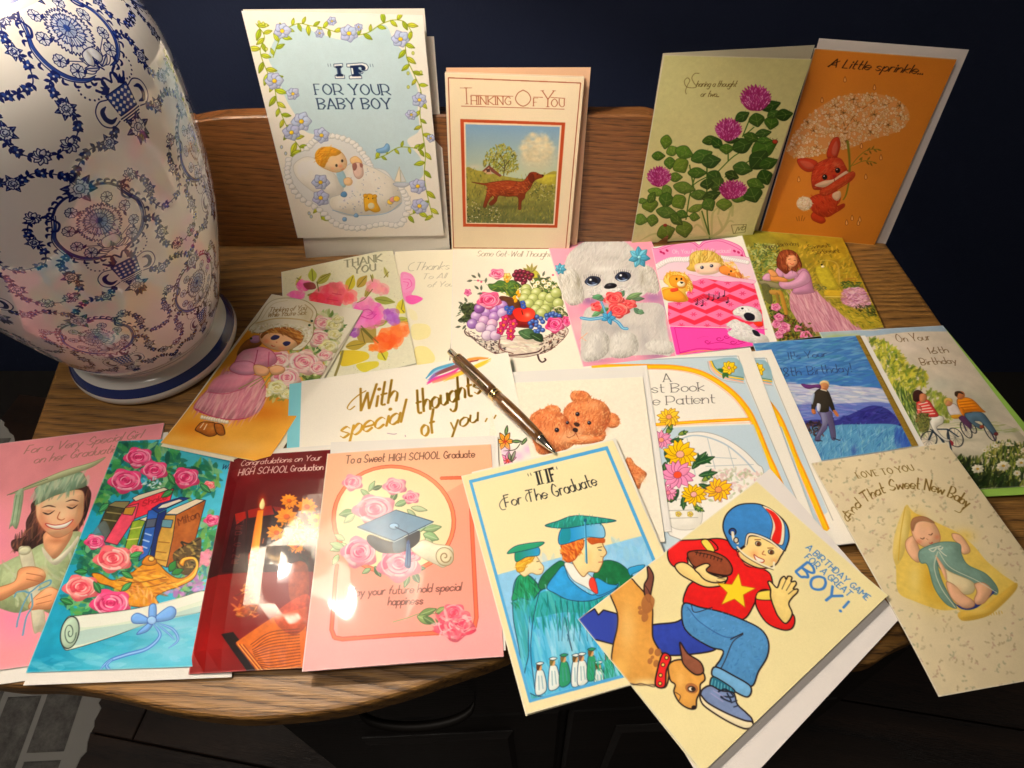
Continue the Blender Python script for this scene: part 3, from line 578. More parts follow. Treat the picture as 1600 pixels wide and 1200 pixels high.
# ------------------------------------------------------------------ the blue and white jar lamp
def jar_tile():
    A = Art([(0, 0), (100, 0), (100, 196), (0, 196)], 0.3, 0.588, 'f3f4f6'); A.fr(0, 0, 1)
    DB, MB, LB, PL = '101f6c', '26459c', '7d93c8', 'dbe2f1'
    def petals(x, y, r, n, col=PL, a0=0, k=.62, ow=5.0, lob=3):
        for i in range(n):
            t = rad(a0+360*i/n); wd = math.pi/n*1.12; P = [(x, y)]
            for m in range(lob*2+1):
                u = -wd+2*wd*m/(lob*2); rr = r*(1.0 if m % 2 else .86); P.append((x+rr*math.cos(t+u), y+rr*math.sin(t+u)))
            A.poly(P, col, sm=False, o=DB, ow=ow)
            A.line([(x+r*.3*math.cos(t), y+r*.3*math.sin(t)), (x+r*.72*math.cos(t), y+r*.72*math.sin(t))], MB, r*.05)
    def rosette(x, y, s=1.0, ex=0):
        for a in (25, 80, 150, 205, 265, 330): A.leaf(x, y, 8.2*s, a+ex, 3.9*s, DB); A.line([(x, y), (x+7*s*math.cos(rad(a+ex)), y+7*s*math.sin(rad(a+ex)))], LB, .4)
        petals(x, y, 4.9*s, 5, a0=ex, ow=4.5); A.poly(ell(x, y, 2.6*s, 2.4*s, 0, 10, .1), 'c3cee8', o=DB, ow=4.2); A.line([(x+math.cos(t)*1.3*s, y+math.sin(t)*1.3*s) for t in np.linspace(.4, 5, 8)], DB, .6)
    def star(x, y, s=1.0):
        A.daisy(x, y, 4.6*s, 9, PL, DB, DB, .22, ow=5.0)
    def bloom5(x, y, s, an=0):
        petals(x, y, 3.6*s, 5, a0=an, ow=4.5, lob=2); A.poly(ell(x, y, .9*s, .9*s, 0, 8), DB)
    def vine(P, n):
        q = catmull(P, False, 12); A.line(q, DB, .7, sm=False); k = np.linspace(0, len(q)-1, n).astype(int)
        for i, j in enumerate(k):
            x, y = q[j]; t = q[min(j+1, len(q)-1)]-q[max(j-1, 0)]; an = math.degrees(math.atan2(t[1], t[0]))
            for sgn in (-1, 1): A.leaf(x, y, 3.6, an+sgn*52, 1.9, DB)
            if i % 3 == 1:
                for a in range(5): A.leaf(x, y, 3.1, a*72+an, 2.1, MB if a % 2 else DB)
                A.poly(ell(x, y, .6, .6, 0, 6), PL)
    def motif(cx, cy):
        def S(P): return [(cx+x, cy+y) for x, y in P]
        for m in (-1, 1):
            up_ = S([(m*3, -27), (m*9, -29), (m*16, -26), (m*21, -21), (m*25, -20)]); A.line(up_, DB, 1.6, taper=True)
            lo_ = S([(m*22, -20), (m*25, -13), (m*29, -5), (m*28, 5), (m*23, 13), (m*15, 18), (m*9, 19)])
            A.line(lo_, DB, .7); A.line([(x-m*1.7, y-.6) for x, y in lo_], MB, 1.9, taper=True); A.line([(x-m*2.9, y-1.0) for x, y in lo_], DB, .55)
            A.line(S([(m*9, 19), (m*5, 21), (m*5, 25), (m*9, 26.5), (m*12, 24)]), DB, 1.5); A.line(S([(m*22, -20), (m*20, -15), (m*23, -11), (m*26, -12)]), DB, 1.4)
            for q in (catmull(up_, False, 6), catmull(lo_, False, 5)):
                for j in range(1, len(q)-2, 3):
                    t = q[j+1]-q[j]; an = math.degrees(math.atan2(t[1], t[0]))
                    A.line([(q[j][0], q[j][1]), (q[j][0]+2.6*math.cos(rad(an-m*75)), q[j][1]+2.6*math.sin(rad(an-m*75))), (q[j][0]+4.0*math.cos(rad(an-m*35)), q[j][1]+4.0*math.sin(rad(an-m*35)))], DB, 1.5, taper=True)
            # basket handles: open C scrolls with a double line
            A.line(S([(m*9, 44), (m*15, 45), (m*20, 41), (m*20, 34), (m*15, 30), (m*9, 31)]), DB, .7); A.line(S([(m*10, 41.5), (m*14, 42), (m*16.5, 39), (m*16, 35), (m*12.5, 33.5)]), DB, 2.9, taper=True)
            for k in range(9): A.poly(ell(cx+m*(15+6*math.cos(k*.42-.7)), cy+23+5.5*math.sin(k*.42-1.0), .6, .6, 0, 7), DB)
            for a in (0, 45, 95): A.leaf(cx+m*5, cy+28, 5.5, -90+m*a*.85, 2.3, DB)
            for (x, y, s, an) in ((18, -8, 1.05, 0), (19, 4, 1.0, 20), (11, -19, 1.0, 40), (14, 12, 1.15, 10)):
                A.line(S([(m*x, y), (m*x*.45, y+5), (0, 14)]), DB, .5); bloom5(cx+m*x, cy+y, s, an); A.leaf(cx+m*(x-2), cy+y+3, 4, 60*m+30, 1.8, DB)
            A.leaf(cx+m*1, cy+16, 11, -90+m*38, 3.8, 'e6ebf5', DB, DB, ow=4.8); A.leaf(cx+m*1, cy+16, 9, -90+m*68, 3.2, 'e6ebf5', DB, DB, ow=4.2)
            vine(S([(m*25, 8), (m*33, 12), (m*33, 22), (m*31, 31), (m*37, 40), (m*50, 44)]), 15)
            vine(S([(m*13, 46), (m*23, 51), (m*33, 49), (m*42, 53), (m*50, 60)]), 12)
            vine(S([(m*27, -24), (m*34, -21), (m*38, -12), (m*36, -2), (m*40, 8), (m*50, 10)]), 12)
            rosette(cx+m*33, cy+25, .8, m*20); star(cx+m*30, cy-24, .95); star(cx+m*42, cy+42, 1.05); rosette(cx+m*22, cy+51, .72); rosette(cx+m*38, cy-8, .62, 40)
        # the big carnation
        petals(cx, cy-5, 13.5, 9, 'e4e9f5', 0, ow=5.2, lob=5); petals(cx, cy-6, 9.5, 8, 'cfd9ee', 20, ow=4.8, lob=4); petals(cx, cy-7, 5.6, 6, '9fb2da', 10, ow=4.5, lob=3); A.poly(ell(cx, cy-7, 2, 2, 0, 10, .12), MB)
        for i in range(26): t = i*.2417; A.line([(cx+5.5*math.cos(t), cy-6+5.5*math.sin(t)), (cx+NZ.uniform(7.5, 11)*math.cos(t), cy-5.5+NZ.uniform(7.5, 11)*math.sin(t))], MB, .45)
        A.poly(S([(-4, 6), (4, 6), (6, 12), (2, 14), (0, 11), (-3, 14), (-6, 11)]), PL, o=DB, ow=4.8); A.line(S([(0, 10), (-1, 14), (1, 18)]), DB, .9)
        # basket
        A.poly(S([(-9, 29), (9, 29), (7, 42), (-7, 42)]), MB, sm=False, o=DB, ow=6.2)
        for i in range(5):
            for j in range(4): A.poly(ell(cx-6.6+i*3.3, cy+31+j*3, 1.25, 1.1, 0, 4), 'f1f2f4', sm=False)
        for j in range(3): A.line(S([(-8+j, 43.6+j*1.5), (8-j, 43.6+j*1.5)]), DB, .8)
        rosette(cx, cy-31, 1.25); rosette(cx, cy+53, 1.15, 30)
        for a in (60, 90, 120): A.leaf(cx, cy+56, 8, a, 3.2, DB)
        for sx in (-1, 1): A.line(S([(0, 25), (sx*3, 21), (sx*6, 23), (sx*4, 27)]), DB, 1.3)
    for cx, cy in ((50, 49), (0, 147), (100, 147), (50, -147), (50, 245), (0, -49), (100, -49)): motif(cx, cy)
    return A
J = jar_tile()
JL = [(.0600, .0225), (.0603, .0240), (.0700, .0415), (.0783, .0620), (.0862, .0850), (.0942, .1100), (.1015, .1370), (.1068, .1660), (.1102, .1950), (.1121, .2246), (.1112, .2538), (.1040, .280), (.0885, .304), (.070, .318), (.052, .325), (.048, .330), (.048, .345)]
jp = [tuple(q) for q in catmull(JL, n=6)]
lamp = empty('porcelain_lamp', (VX, VY, 0)); tag(lamp, 'white porcelain lamp jar with blue floral scroll pattern standing at the table left end', 'lamp')
def band_nodes(nt, base_sock, bands, p, L):
    uv = N(nt, 'ShaderNodeUVMap'); sx = N(nt, 'ShaderNodeSeparateXYZ'); L(uv.outputs[0], sx.inputs[0]); cur = base_sock
    for c, hw, col in bands:
        s1 = N(nt, 'ShaderNodeMath', operation='SUBTRACT'); s1.inputs[1].default_value = c; L(sx.outputs['Y'], s1.inputs[0])
        s2 = N(nt, 'ShaderNodeMath', operation='ABSOLUTE'); L(s1.outputs[0], s2.inputs[0])
        s3 = N(nt, 'ShaderNodeMath', operation='LESS_THAN'); s3.inputs[1].default_value = hw; L(s2.outputs[0], s3.inputs[0])
        mx = N(nt, 'ShaderNodeMix', data_type='RGBA'); L(s3.outputs[0], mx.inputs[0]); L(cur, mx.inputs[6]); mx.inputs[7].default_value = (*col, 1); cur = mx.outputs[2]
    L(cur, p.inputs['Base Color'])
m_jar, nt, p = nodes_mat('glazed_porcelain'); L_ = nt.links.new
im = bpy.data.images.new('blue_scroll_print', J.w, J.h, alpha=False); px = np.ones((J.h, J.w, 4), np.float32); px[..., :3] = J.a[::-1]; im.pixels.foreach_set(px.ravel()); im.update(); im.pack()
uv = N(nt, 'ShaderNodeUVMap'); mp = N(nt, 'ShaderNodeMapping'); mp.inputs['Scale'].default_value = (7, 1/0.196, 1)
# a bouquet faces -48 deg (u = .8667) on the belly
L_tot = 0.196
# belly motif centre sits at arc length .180; tile row centre at v = .75 (from the bottom)
mp.inputs['Location'].default_value = (0.5-7*0.8667, 0.75-0.180/0.196, 0)
L_(uv.outputs[0], mp.inputs[0]); ti = N(nt, 'ShaderNodeTexImage'); ti.image = im; ti.interpolation = 'Cubic'; L_(mp.outputs[0], ti.inputs[0])
band_nodes(nt, ti.outputs[0], [(0.345, 0.043, (0.80, 0.79, 0.75)), (0.004, 0.011, (0.78, 0.77, 0.73)), (0.311, 0.0045, (0.03, 0.085, 0.42)), (0.008, 0.0009, (0.02, 0.05, 0.25)), (0.0135, 0.0005, (0.02, 0.05, 0.25))], p, L_)
p.inputs['Roughness'].default_value = 0.05; p.inputs['Coat Weight'].default_value = 1.0; p.inputs['Coat Roughness'].default_value = 0.02; p.inputs['Specular IOR Level'].default_value = 0.5
tc = N(nt, 'ShaderNodeTexCoord'); nz = N(nt, 'ShaderNodeTexNoise'); nz.inputs['Scale'].default_value = 18; b = N(nt, 'ShaderNodeBump'); b.inputs['Strength'].default_value = 0.03; b.inputs['Distance'].default_value = 0.002
L_(tc.outputs['Object'], nz.inputs['Vector']); L_(nz.outputs['Fac'], b.inputs['Height']); L_(b.outputs['Normal'], p.inputs['Coat Normal'])
lathe('jar_body', jp, (VX, VY, 0), m_jar, lamp, n=140)
m_foot, nt, p = nodes_mat('porcelain_foot'); c0 = N(nt, 'ShaderNodeRGB'); c0.outputs[0].default_value = (0.74, 0.72, 0.66, 1)
band_nodes(nt, c0.outputs[0], [(0.0355, 0.0042, (0.012, 0.025, 0.14))], p, nt.links.new); p.inputs['Roughness'].default_value = 0.2; p.inputs['Coat Weight'].default_value = 0.8; p.inputs['Coat Roughness'].default_value = 0.05
lathe('jar_foot', [tuple(q) for q in catmull([(.050, .0003), (.066, .0003), (.0715, .002), (.0735, .006), (.0728, .0105), (.0695, .0155), (.065, .0195), (.0608, .022), (.0598, .0226)], n=5)], (VX, VY, 0), m_foot, lamp, n=110)
m_brass = flat_mat('brass', (0.62, 0.42, 0.16), 0.25, metal=1.0)
lathe('lamp_cap', [(0.001, .350), (.050, .350), (.053, .346), (.053, .343), (.049, .340)], (VX, VY, 0), m_brass, lamp, n=48)
lathe('lamp_socket', [(.006, .35), (.006, .50), (.016, .505), (.018, .55), (.012, .555)], (VX, VY, 0), m_brass, lamp, n=24)
m_sh, nt, p = nodes_mat('lamp_shade_linen'); p.inputs['Base Color'].default_value = (0.60, 0.55, 0.48, 1); p.inputs['Roughness'].default_value = 0.8; p.inputs['Transmission Weight'].default_value = 0.0
lathe('lamp_shade', [(.185, .485), (.110, .735), (.108, .735), (.183, .485), (.185, .485)], (VX, VY, 0), m_sh, lamp, n=64)
m_bulb, nt, p = nodes_mat('bulb_glass'); p.inputs['Emission Color'].default_value = (1, 0.80, 0.58, 1); p.inputs['Emission Strength'].default_value = 24
bo = lathe('bulb', [(.001, .553), (.014, .556), (.022, .572), (.029, .592), (.026, .612), (.012, .624), (.001, .627)], (VX, VY, 0), m_bulb, lamp, n=32)
lo.location = (VX, VY, 0.655); ld.shadow_soft_size = 0.02
# ================================================================== cards standing against the backboard
def stand(bl, br, lean, z=0.0):
    a, b = onz(*bl, z), onz(*br, z); e = unit(b-a); back = np.array([-e[1], e[0], 0]); up = np.array([0, 0, math.cos(lean)])+back*math.sin(lean)
    return a, np.cross(e, up)      # normal towards the viewer side
def squad(pts, pl): return [onplane(x, y, *pl) for x, y in pts]
# --- baby boy card, tucked over its envelope
pe = stand((478, 403), (703, 390), rad(11.5)); nn = unit(pe[1])
if nn@(CC-pe[0]) < 0: nn = -nn
E1 = squad([(430, 60), (678, 57), (703, 389), (478, 403)], pe)
envelope(E1, 'white envelope tucked inside the tall standing baby boy card, showing below its bottom edge', (0.74, 0.71, 0.66))
pf_ = (pe[0]+nn*0.0022, pe[1]); Q = squad([(377, 17), (661, 22), (693.5, 368), (465, 372)], pf_)
a = art_for(Q, 'fbf7ee'); a.fr(370, 0, 3)
def art_babyboy(a):
    a.pf = 0.4
    G1, G2, GO = 'b8c43c', '9aad2e', '5c6a1c'; FL, FY, FO = 'c2cbe8', 'f2c83c', '7079a6'
    a.poly([(200, 150), (260, 118), (330, 135), (420, 165), (500, 185), (590, 165), (650, 125), (705, 118), (740, 190), (790, 250), (815, 330), (850, 420), (850, 520), (855, 610), (800, 660), (862, 740), (868, 830), (760, 860), (640, 780), (560, 700), (430, 640), (330, 620), (290, 560), (240, 480), (215, 420), (175, 330), (150, 260)], 'c9e0e9', n=.015)
    a.noise(.02, 60, 4)
    a.text('FOR YOUR', 373, 443, 728, 443, 50, '1d3557', .095, serif=True); a.text('BABY BOY', 388, 511, 730, 508, 50, '1d3557', .095, serif=True)
    for P in ([(458, 300), (500, 297), (500, 312), (488, 314), (494, 350), (508, 352), (510, 367), (466, 368), (464, 354), (478, 351), (472, 314), (460, 314)],
              [(518, 299), (592, 293), (612, 299), (621, 313), (616, 326), (603, 331), (592, 325), (594, 313), (588, 307), (572, 308), (573, 322), (596, 336), (592, 344), (574, 341), (575, 351), (588, 353), (590, 367), (532, 369), (530, 356), (543, 352), (537, 314), (520, 313)]):
        a.poly(P, 'f2f6f8', sm=False, o='1d3557', ow=1.3); c = np.mean(P, axis=0); a.poly([(c[0]+(x-c[0])*.72, c[1]+(y-c[1])*.72) for x, y in P], '14294d', sm=False)
    for x in (430, 442, 628, 640): a.line([(x, 298), (x+3, 312)], '1d3557', 5, taper=True)
    def vine(P, n, s=1.0):
        q = catmull(P, False, 14); a.line(q, G2, 3.2, sm=False); a.line(q+[1.5, 1], GO, 1, sm=False, a=.7)
        for i, j in enumerate(np.linspace(2, len(q)-3, n).astype(int)):
            t = q[j+1]-q[j-1]; an = math.degrees(math.atan2(t[1], t[0])); sg = 1 if i % 2 else -1
            l = NZ.uniform(40, 64)*s; a.leaf(q[j][0], q[j][1], l, an+sg*NZ.uniform(35, 80), l*.4, jit([G1, G2, 'c6cc4a'][i % 3], .03), GO, GO, ow=.9)
    vine([(90, 110), (130, 170), (110, 240), (140, 330), (175, 400), (190, 480), (220, 560), (260, 640), (300, 700), (290, 740)], 26)
    vine([(170, 270), (200, 190), (230, 140), (290, 110), (350, 120), (410, 130), (470, 150)], 15, .85)
    vine([(560, 165), (620, 150), (680, 110), (740, 90), (790, 100), (825, 150)], 10, .85)
    vine([(790, 190), (800, 270), (835, 350), (865, 430), (860, 530), (872, 620), (885, 720), (880, 830), (900, 940), (920, 1020)], 22, .85)
    vine([(650, 745), (700, 725), (760, 690), (820, 690), (865, 700)], 8, .7); vine([(290, 900), (350, 880), (380, 940), (400, 1030)], 7, .9); vine([(770, 1020), (830, 1000), (880, 985)], 5, .9)
    # cradle
    a.poly([(330, 700), (370, 655), (450, 640), (540, 670), (600, 730), (630, 780), (700, 800), (750, 860), (800, 900), (800, 980), (760, 1040), (660, 1050), (560, 1060), (470, 1040), (420, 1000), (330, 940), (270, 870), (240, 790), (270, 730)], 'eef1f2', o='b5bcc4', ow=1.1)
    for c, r in (((300, 720), 0), ((245, 780), 0), ((255, 850), 0), ((290, 905), 0)): pass
    q = catmull([(330, 695), (385, 650), (455, 638), (545, 668), (605, 735), (635, 790)], False, 8)
    for x, y in q[::2]: a.poly(ell(x, y, 15, 13, 0, 10, .2), 'f7f8f6', o='b9c0c8', ow=.9)
    q = catmull([(245, 750), (240, 830), (290, 920), (390, 985), (470, 1050), (570, 1070), (680, 1050), (770, 1050), (805, 950), (770, 880)], False, 8)
    for x, y in q[::2]: a.poly(ell(x, y, 16, 13, 0, 10, .2), 'f7f8f6', o='b9c0c8', ow=.9)
    a.poly([(270, 770), (330, 735), (400, 760), (455, 810), (500, 880), (490, 930), (400, 920), (320, 870), (275, 820)], 'fbfaf5', o='c3c3bf', ow=1)
    a.poly([(500, 800), (560, 760), (640, 785), (720, 830), (760, 880), (775, 950), (720, 990), (600, 1010), (520, 1010), (450, 980), (440, 930), (500, 900)], 'f6f4ec', o='b9c0c8', ow=1)
    a.dabs([(540, 800), (660, 800), (750, 880), (760, 950), (600, 1000), (470, 960), (510, 900)], 70, ['9aa7c0', 'b4bccb', '8a99b8'], 9, 3.2, 60, 60)
    a.line([(450, 985), (560, 1010), (700, 1000), (775, 950)], '8fb4d4', 3)
    # head
    a.poly([(470, 800), (500, 800), (520, 850), (505, 880), (480, 850)], 'a9cddd')
    a.poly([(376, 760), (372, 720), (400, 695), (450, 692), (495, 715), (518, 755), (510, 790), (470, 808), (425, 795), (395, 780)], 'f7d7b0', o='b97c46', ow=1)
    a.poly([(376, 762), (370, 720), (398, 692), (450, 690), (492, 712), (470, 730), (440, 735), (420, 770), (410, 785)], 'e0a440', n=.1)
    a.dabs([(376, 762), (372, 720), (398, 692), (450, 690), (488, 712), (440, 735), (415, 775)], 60, ['c8842c', 'efc068', 'b56f22'], 26, 2.4, -40, 40, .7)
    a.soft(488, 778, 12, 10, 'f08a70', .6); a.soft(450, 790, 10, 8, 'f3a184', .5)
    for e in ((470, 776), (497, 754)): a.poly(ell(e[0], e[1], 5.5, 7, 0, 10), '30261f')
    a.line([(490, 796), (498, 794), (503, 788)], 'c2604c', 2); a.line([(508, 768), (514, 770)], 'c98258', 1.6)
    a.poly([(505, 840), (530, 833), (545, 850), (535, 868), (510, 865)], 'f6d4a8', o='c58a58', ow=.8); a.poly([(535, 745), (560, 732), (585, 750), (588, 770), (560, 775), (540, 765)], 'f2cf9c', o='c58a58', ow=.8)
    a.poly([(548, 768), (575, 762), (592, 780), (595, 820), (575, 838), (556, 825), (548, 795)], 'e9cfc4', o='a8786a', ow=1); a.poly([(545, 770), (562, 765), (566, 785), (555, 800), (546, 790)], '9c6f66'); a.poly([(580, 765), (594, 770), (592, 785), (582, 782)], '9c6f66')
    a.poly([(600, 925), (625, 908), (655, 925), (660, 950), (675, 985), (650, 995), (625, 985), (605, 990), (600, 960)], 'e8b544', o='a4752a', ow=1)
    for e in ((606, 918), (650, 920)): a.poly(ell(e[0], e[1], 10, 9), 'e3ac3c', o='a4752a', ow=.8)
    a.poly(ell(633, 965, 16, 15), 'f7ecc9'); [a.poly(ell(x, 930, 2.6, 3), '33261a') for x in (620, 640)]
    for x, y, c in ((722, 945, 'f0cc5a'), (735, 935, 'e9a5a0'), (752, 932, 'f0cc5a'), (505, 912, '6f9cc9'), (507, 1028, '8ab0d8'), (562, 1010, '8ab0d8')): a.poly(ell(x, y, 15 if y < 1000 else 11, 14 if y < 1000 else 10, 0, 9, .1), c, o='7f93a8', ow=.8)
    a.poly([(658, 700), (690, 690), (705, 672), (718, 682), (716, 705), (690, 716), (664, 714)], '8ab4dc', o='4d7cac', ow=1)
    a.poly([(765, 780), (770, 852), (742, 850)], 'f6efdc', sm=False, o='a9a08a', ow=.8); a.poly([(770, 795), (795, 850), (772, 852)], 'dfe5e6', sm=False, o='a9a08a', ow=.8); a.poly([(738, 858), (812, 858), (790, 876), (752, 874)], 'c4ccd8', o='7c88a0', ow=.8)
    for x, y, r in ((215, 145, 44), (178, 380, 48), (305, 570, 50), (258, 622, 46), (400, 635, 42), (530, 155, 46), (392, 155, 24), (770, 180, 46), (858, 465, 38), (395, 855, 42), (395, 928, 44), (850, 872, 42), (858, 965, 44), (265, 440, 34), (820, 535, 28), (910, 645, 22), (450, 98, 24), (575, 125, 20)):
        a.daisy(x, y, r, 6, FL, FY, FO, .24, NZ.uniform(0, 60), .92, wd=r*.95, ow=.9, c2='93a0cc')
    for x, y in ((105, 105), (125, 110), (140, 118), (140, 230), (340, 1000), (350, 1015), (230, 720), (210, 690), (828, 245), (865, 335), (806, 405), (805, 340)): a.poly(ell(x, y, 6, 8), 'c6cfe6' if x < 400 and y > 600 else 'd3d77a', o=GO, ow=.7)
art_babyboy(a)
card(Q, a, 'tall standing card for a baby boy with a sleeping baby in a blue flower wreath', lift=lambda u, v: 0.004*u*(1-v)*u, gap=0.0048, group='cards standing against the backboard', backC4=[q-nn*0.0052 for q in squad([(377, 17), (662.5, 15.5), (694.5, 364), (466, 371)], pf_)])

# --- thinking of you card
pu = stand((706, 392), (889, 392), rad(10)); nn = unit(pu[1]); nn = nn if nn@(CC-pu[0]) > 0 else -nn
E2 = squad([(697, 106), (923, 105.5), (901, 390), (712, 392)], (pu[0]-nn*0.005, pu[1]))
envelope(E2, 'peach envelope standing behind the card with the red dog', (0.80, 0.50, 0.31))
Q = squad([(695, 114), (913, 121), (889, 392.5), (706, 393)], pu)
a = art_for(Q, 'f8e6c6'); a.fr(680, 90, 3.87)
def art_thinking(a):
    BR = '9a4a2c'
    a.line([(80, 122), (880, 153), (790, 1155), (112, 1150), (80, 122)], BR, 5, sm=False); a.noise(.012, 50, 3)
    a.text('T', 158, 280, 236, 280, 97, BR, .035, serif=True); a.text('HINKING', 222, 282, 465, 286, 48, BR, .07, serif=True)
    a.text('O', 492, 293, 588, 293, 97, BR, .035); a.text('F', 600, 292, 628, 292, 48, BR, .07, serif=True); a.text('Y', 650, 297, 724, 297, 97, BR, .04, serif=True); a.text('OU', 706, 297, 784, 297, 48, BR, .07, serif=True)
    a.lines([[(218, 228), (478, 234)], [(160, 293), (784, 311)], [(600, 238), (656, 240)], [(702, 240), (788, 246)]], BR, 3, sm=False)
    a.poly([(154, 371), (789, 392), (740, 1028), (171, 1022)], 'b5532e', sm=False); a.poly([(176, 390), (768, 408), (724, 1012), (188, 1004)], 'f4e0c4', sm=False)
    P = [(186, 402), (757, 418), (716, 1004), (195, 998)]; a.clip = a.mask(P, False)
    a.poly(P, '86a6c4', sm=False, g=('b9c6ae', (400, 400), (400, 690)))
    for x, y, r in ((620, 640, 110), (600, 590, 80), (670, 600, 85), (560, 610, 50)): a.soft(x, y, r, r*.8, 'd9cfae', .6)
    for k in range(150):
        t = NZ.uniform(0, 6.28); q_ = NZ.uniform(0, 1)**.5; x, y = 620+math.cos(t)*95*q_, 540+math.sin(t)*85*q_
        a.soft(x, y, NZ.uniform(12, 26), NZ.uniform(9, 18), ['f4e8c4', 'e8d8b0', 'd8c8a0', 'efe0ba'][k % 4] if y < 560 else ['d8caa4', 'c4c0a4', 'e4d6b2'][k % 3], .5)
    a.noise(.06, 5, 77, a.mask([(540, 460), (700, 460), (740, 640), (530, 640)]))
    a.soft(240, 660, 60, 20, 'd9cfb4', .6)
    a.poly([(180, 690), (260, 682), (420, 715), (560, 735), (640, 720), (750, 705), (750, 1020), (180, 1020)], 'a39a4c', g=('6b7048', (400, 700), (400, 1000)), n=.15)
    a.dabs([(400, 525), (460, 545), (505, 620), (500, 690), (400, 700), (310, 665), (295, 620), (340, 555)], 420, ['8a8c34', 'a9a448', '6d7330', 'b7ab58', '5d5a34'], 22, 6, -70, 60, .75)
    a.lines([[(420, 715), (425, 640), (400, 590)], [(425, 660), (455, 620)], [(422, 670), (385, 635)]], '4d4028', 5); a.dabs([(380, 600), (480, 620), (470, 690), (390, 690)], 60, ['a09a48', '6d7330'], 16, 5, -70, 60, .6)
    a.poly([(288, 686), (330, 650), (408, 712), (398, 722), (345, 690), (330, 665), (300, 690)], '7d4a3c', sm=False); a.poly([(300, 690), (330, 662), (350, 705), (318, 704)], 'cfa98a', sm=False); a.poly([(312, 675), (335, 670), (338, 690), (318, 692)], '5a3a38', sm=False)
    a.dabs([(185, 690), (420, 725), (750, 720), (740, 1010), (190, 1005)], 900, ['8c8a40', 'a59c50', '5f6a3a', '767838', 'c0b260', '4c5534'], 22, 3.4, -80, 40, .6)
    a.poly([(620, 720), (740, 705), (735, 765), (640, 760)], 'c9bd4c', .7, n=.1)
    # setter
    R1, R2 = '8f4426', '6a2c1a'
    a.poly([(222, 752), (300, 760), (350, 752), (440, 742), (530, 748), (560, 720), (580, 695), (610, 692), (640, 705), (660, 708), (655, 722), (620, 735), (600, 750), (580, 790), (555, 815), (545, 850), (528, 870), (525, 915), (508, 915), (510, 870), (500, 840), (440, 840), (390, 835), (375, 870), (345, 895), (330, 880), (360, 850), (350, 835), (325, 870), (312, 905), (295, 900), (308, 850), (320, 800), (318, 775), (290, 768)], R1, o='4a2014', ow=.8)
    a.dabs([(330, 765), (440, 750), (540, 755), (590, 720), (575, 790), (500, 830), (400, 830), (325, 840)], 220, ['a8552f', 'b96a3c', R2, '7d381f', 'c27a4a'], 24, 4.5, 20, 40, .6)
    a.poly([(572, 700), (600, 705), (605, 745), (588, 756), (568, 735)], R2); a.poly(ell(622, 706, 3, 3), '1c0f0a'); a.poly(ell(655, 713, 5, 4), '2a120c')
    a.dabs([(190, 850), (300, 900), (380, 900), (400, 1000), (195, 1000)], 150, ['e9e0cc', 'c9b9a0', '55603c', '39452f'], 8, 6, 0, 90, .85); a.dabs([(580, 770), (740, 770), (720, 870), (600, 850)], 70, ['4a5238', 'd6cba8', '3f4a34'], 14, 5, 0, 90, .6)
    a.soft(420, 900, 150, 18, '4a5030', .5); a.clip = None
art_thinking(a)
card(Q, a, 'standing card with a red setter dog in a meadow inside a rust frame', (0.80, 0.66, 0.47), gap=0.003, group='cards standing against the backboard', rough=.45)

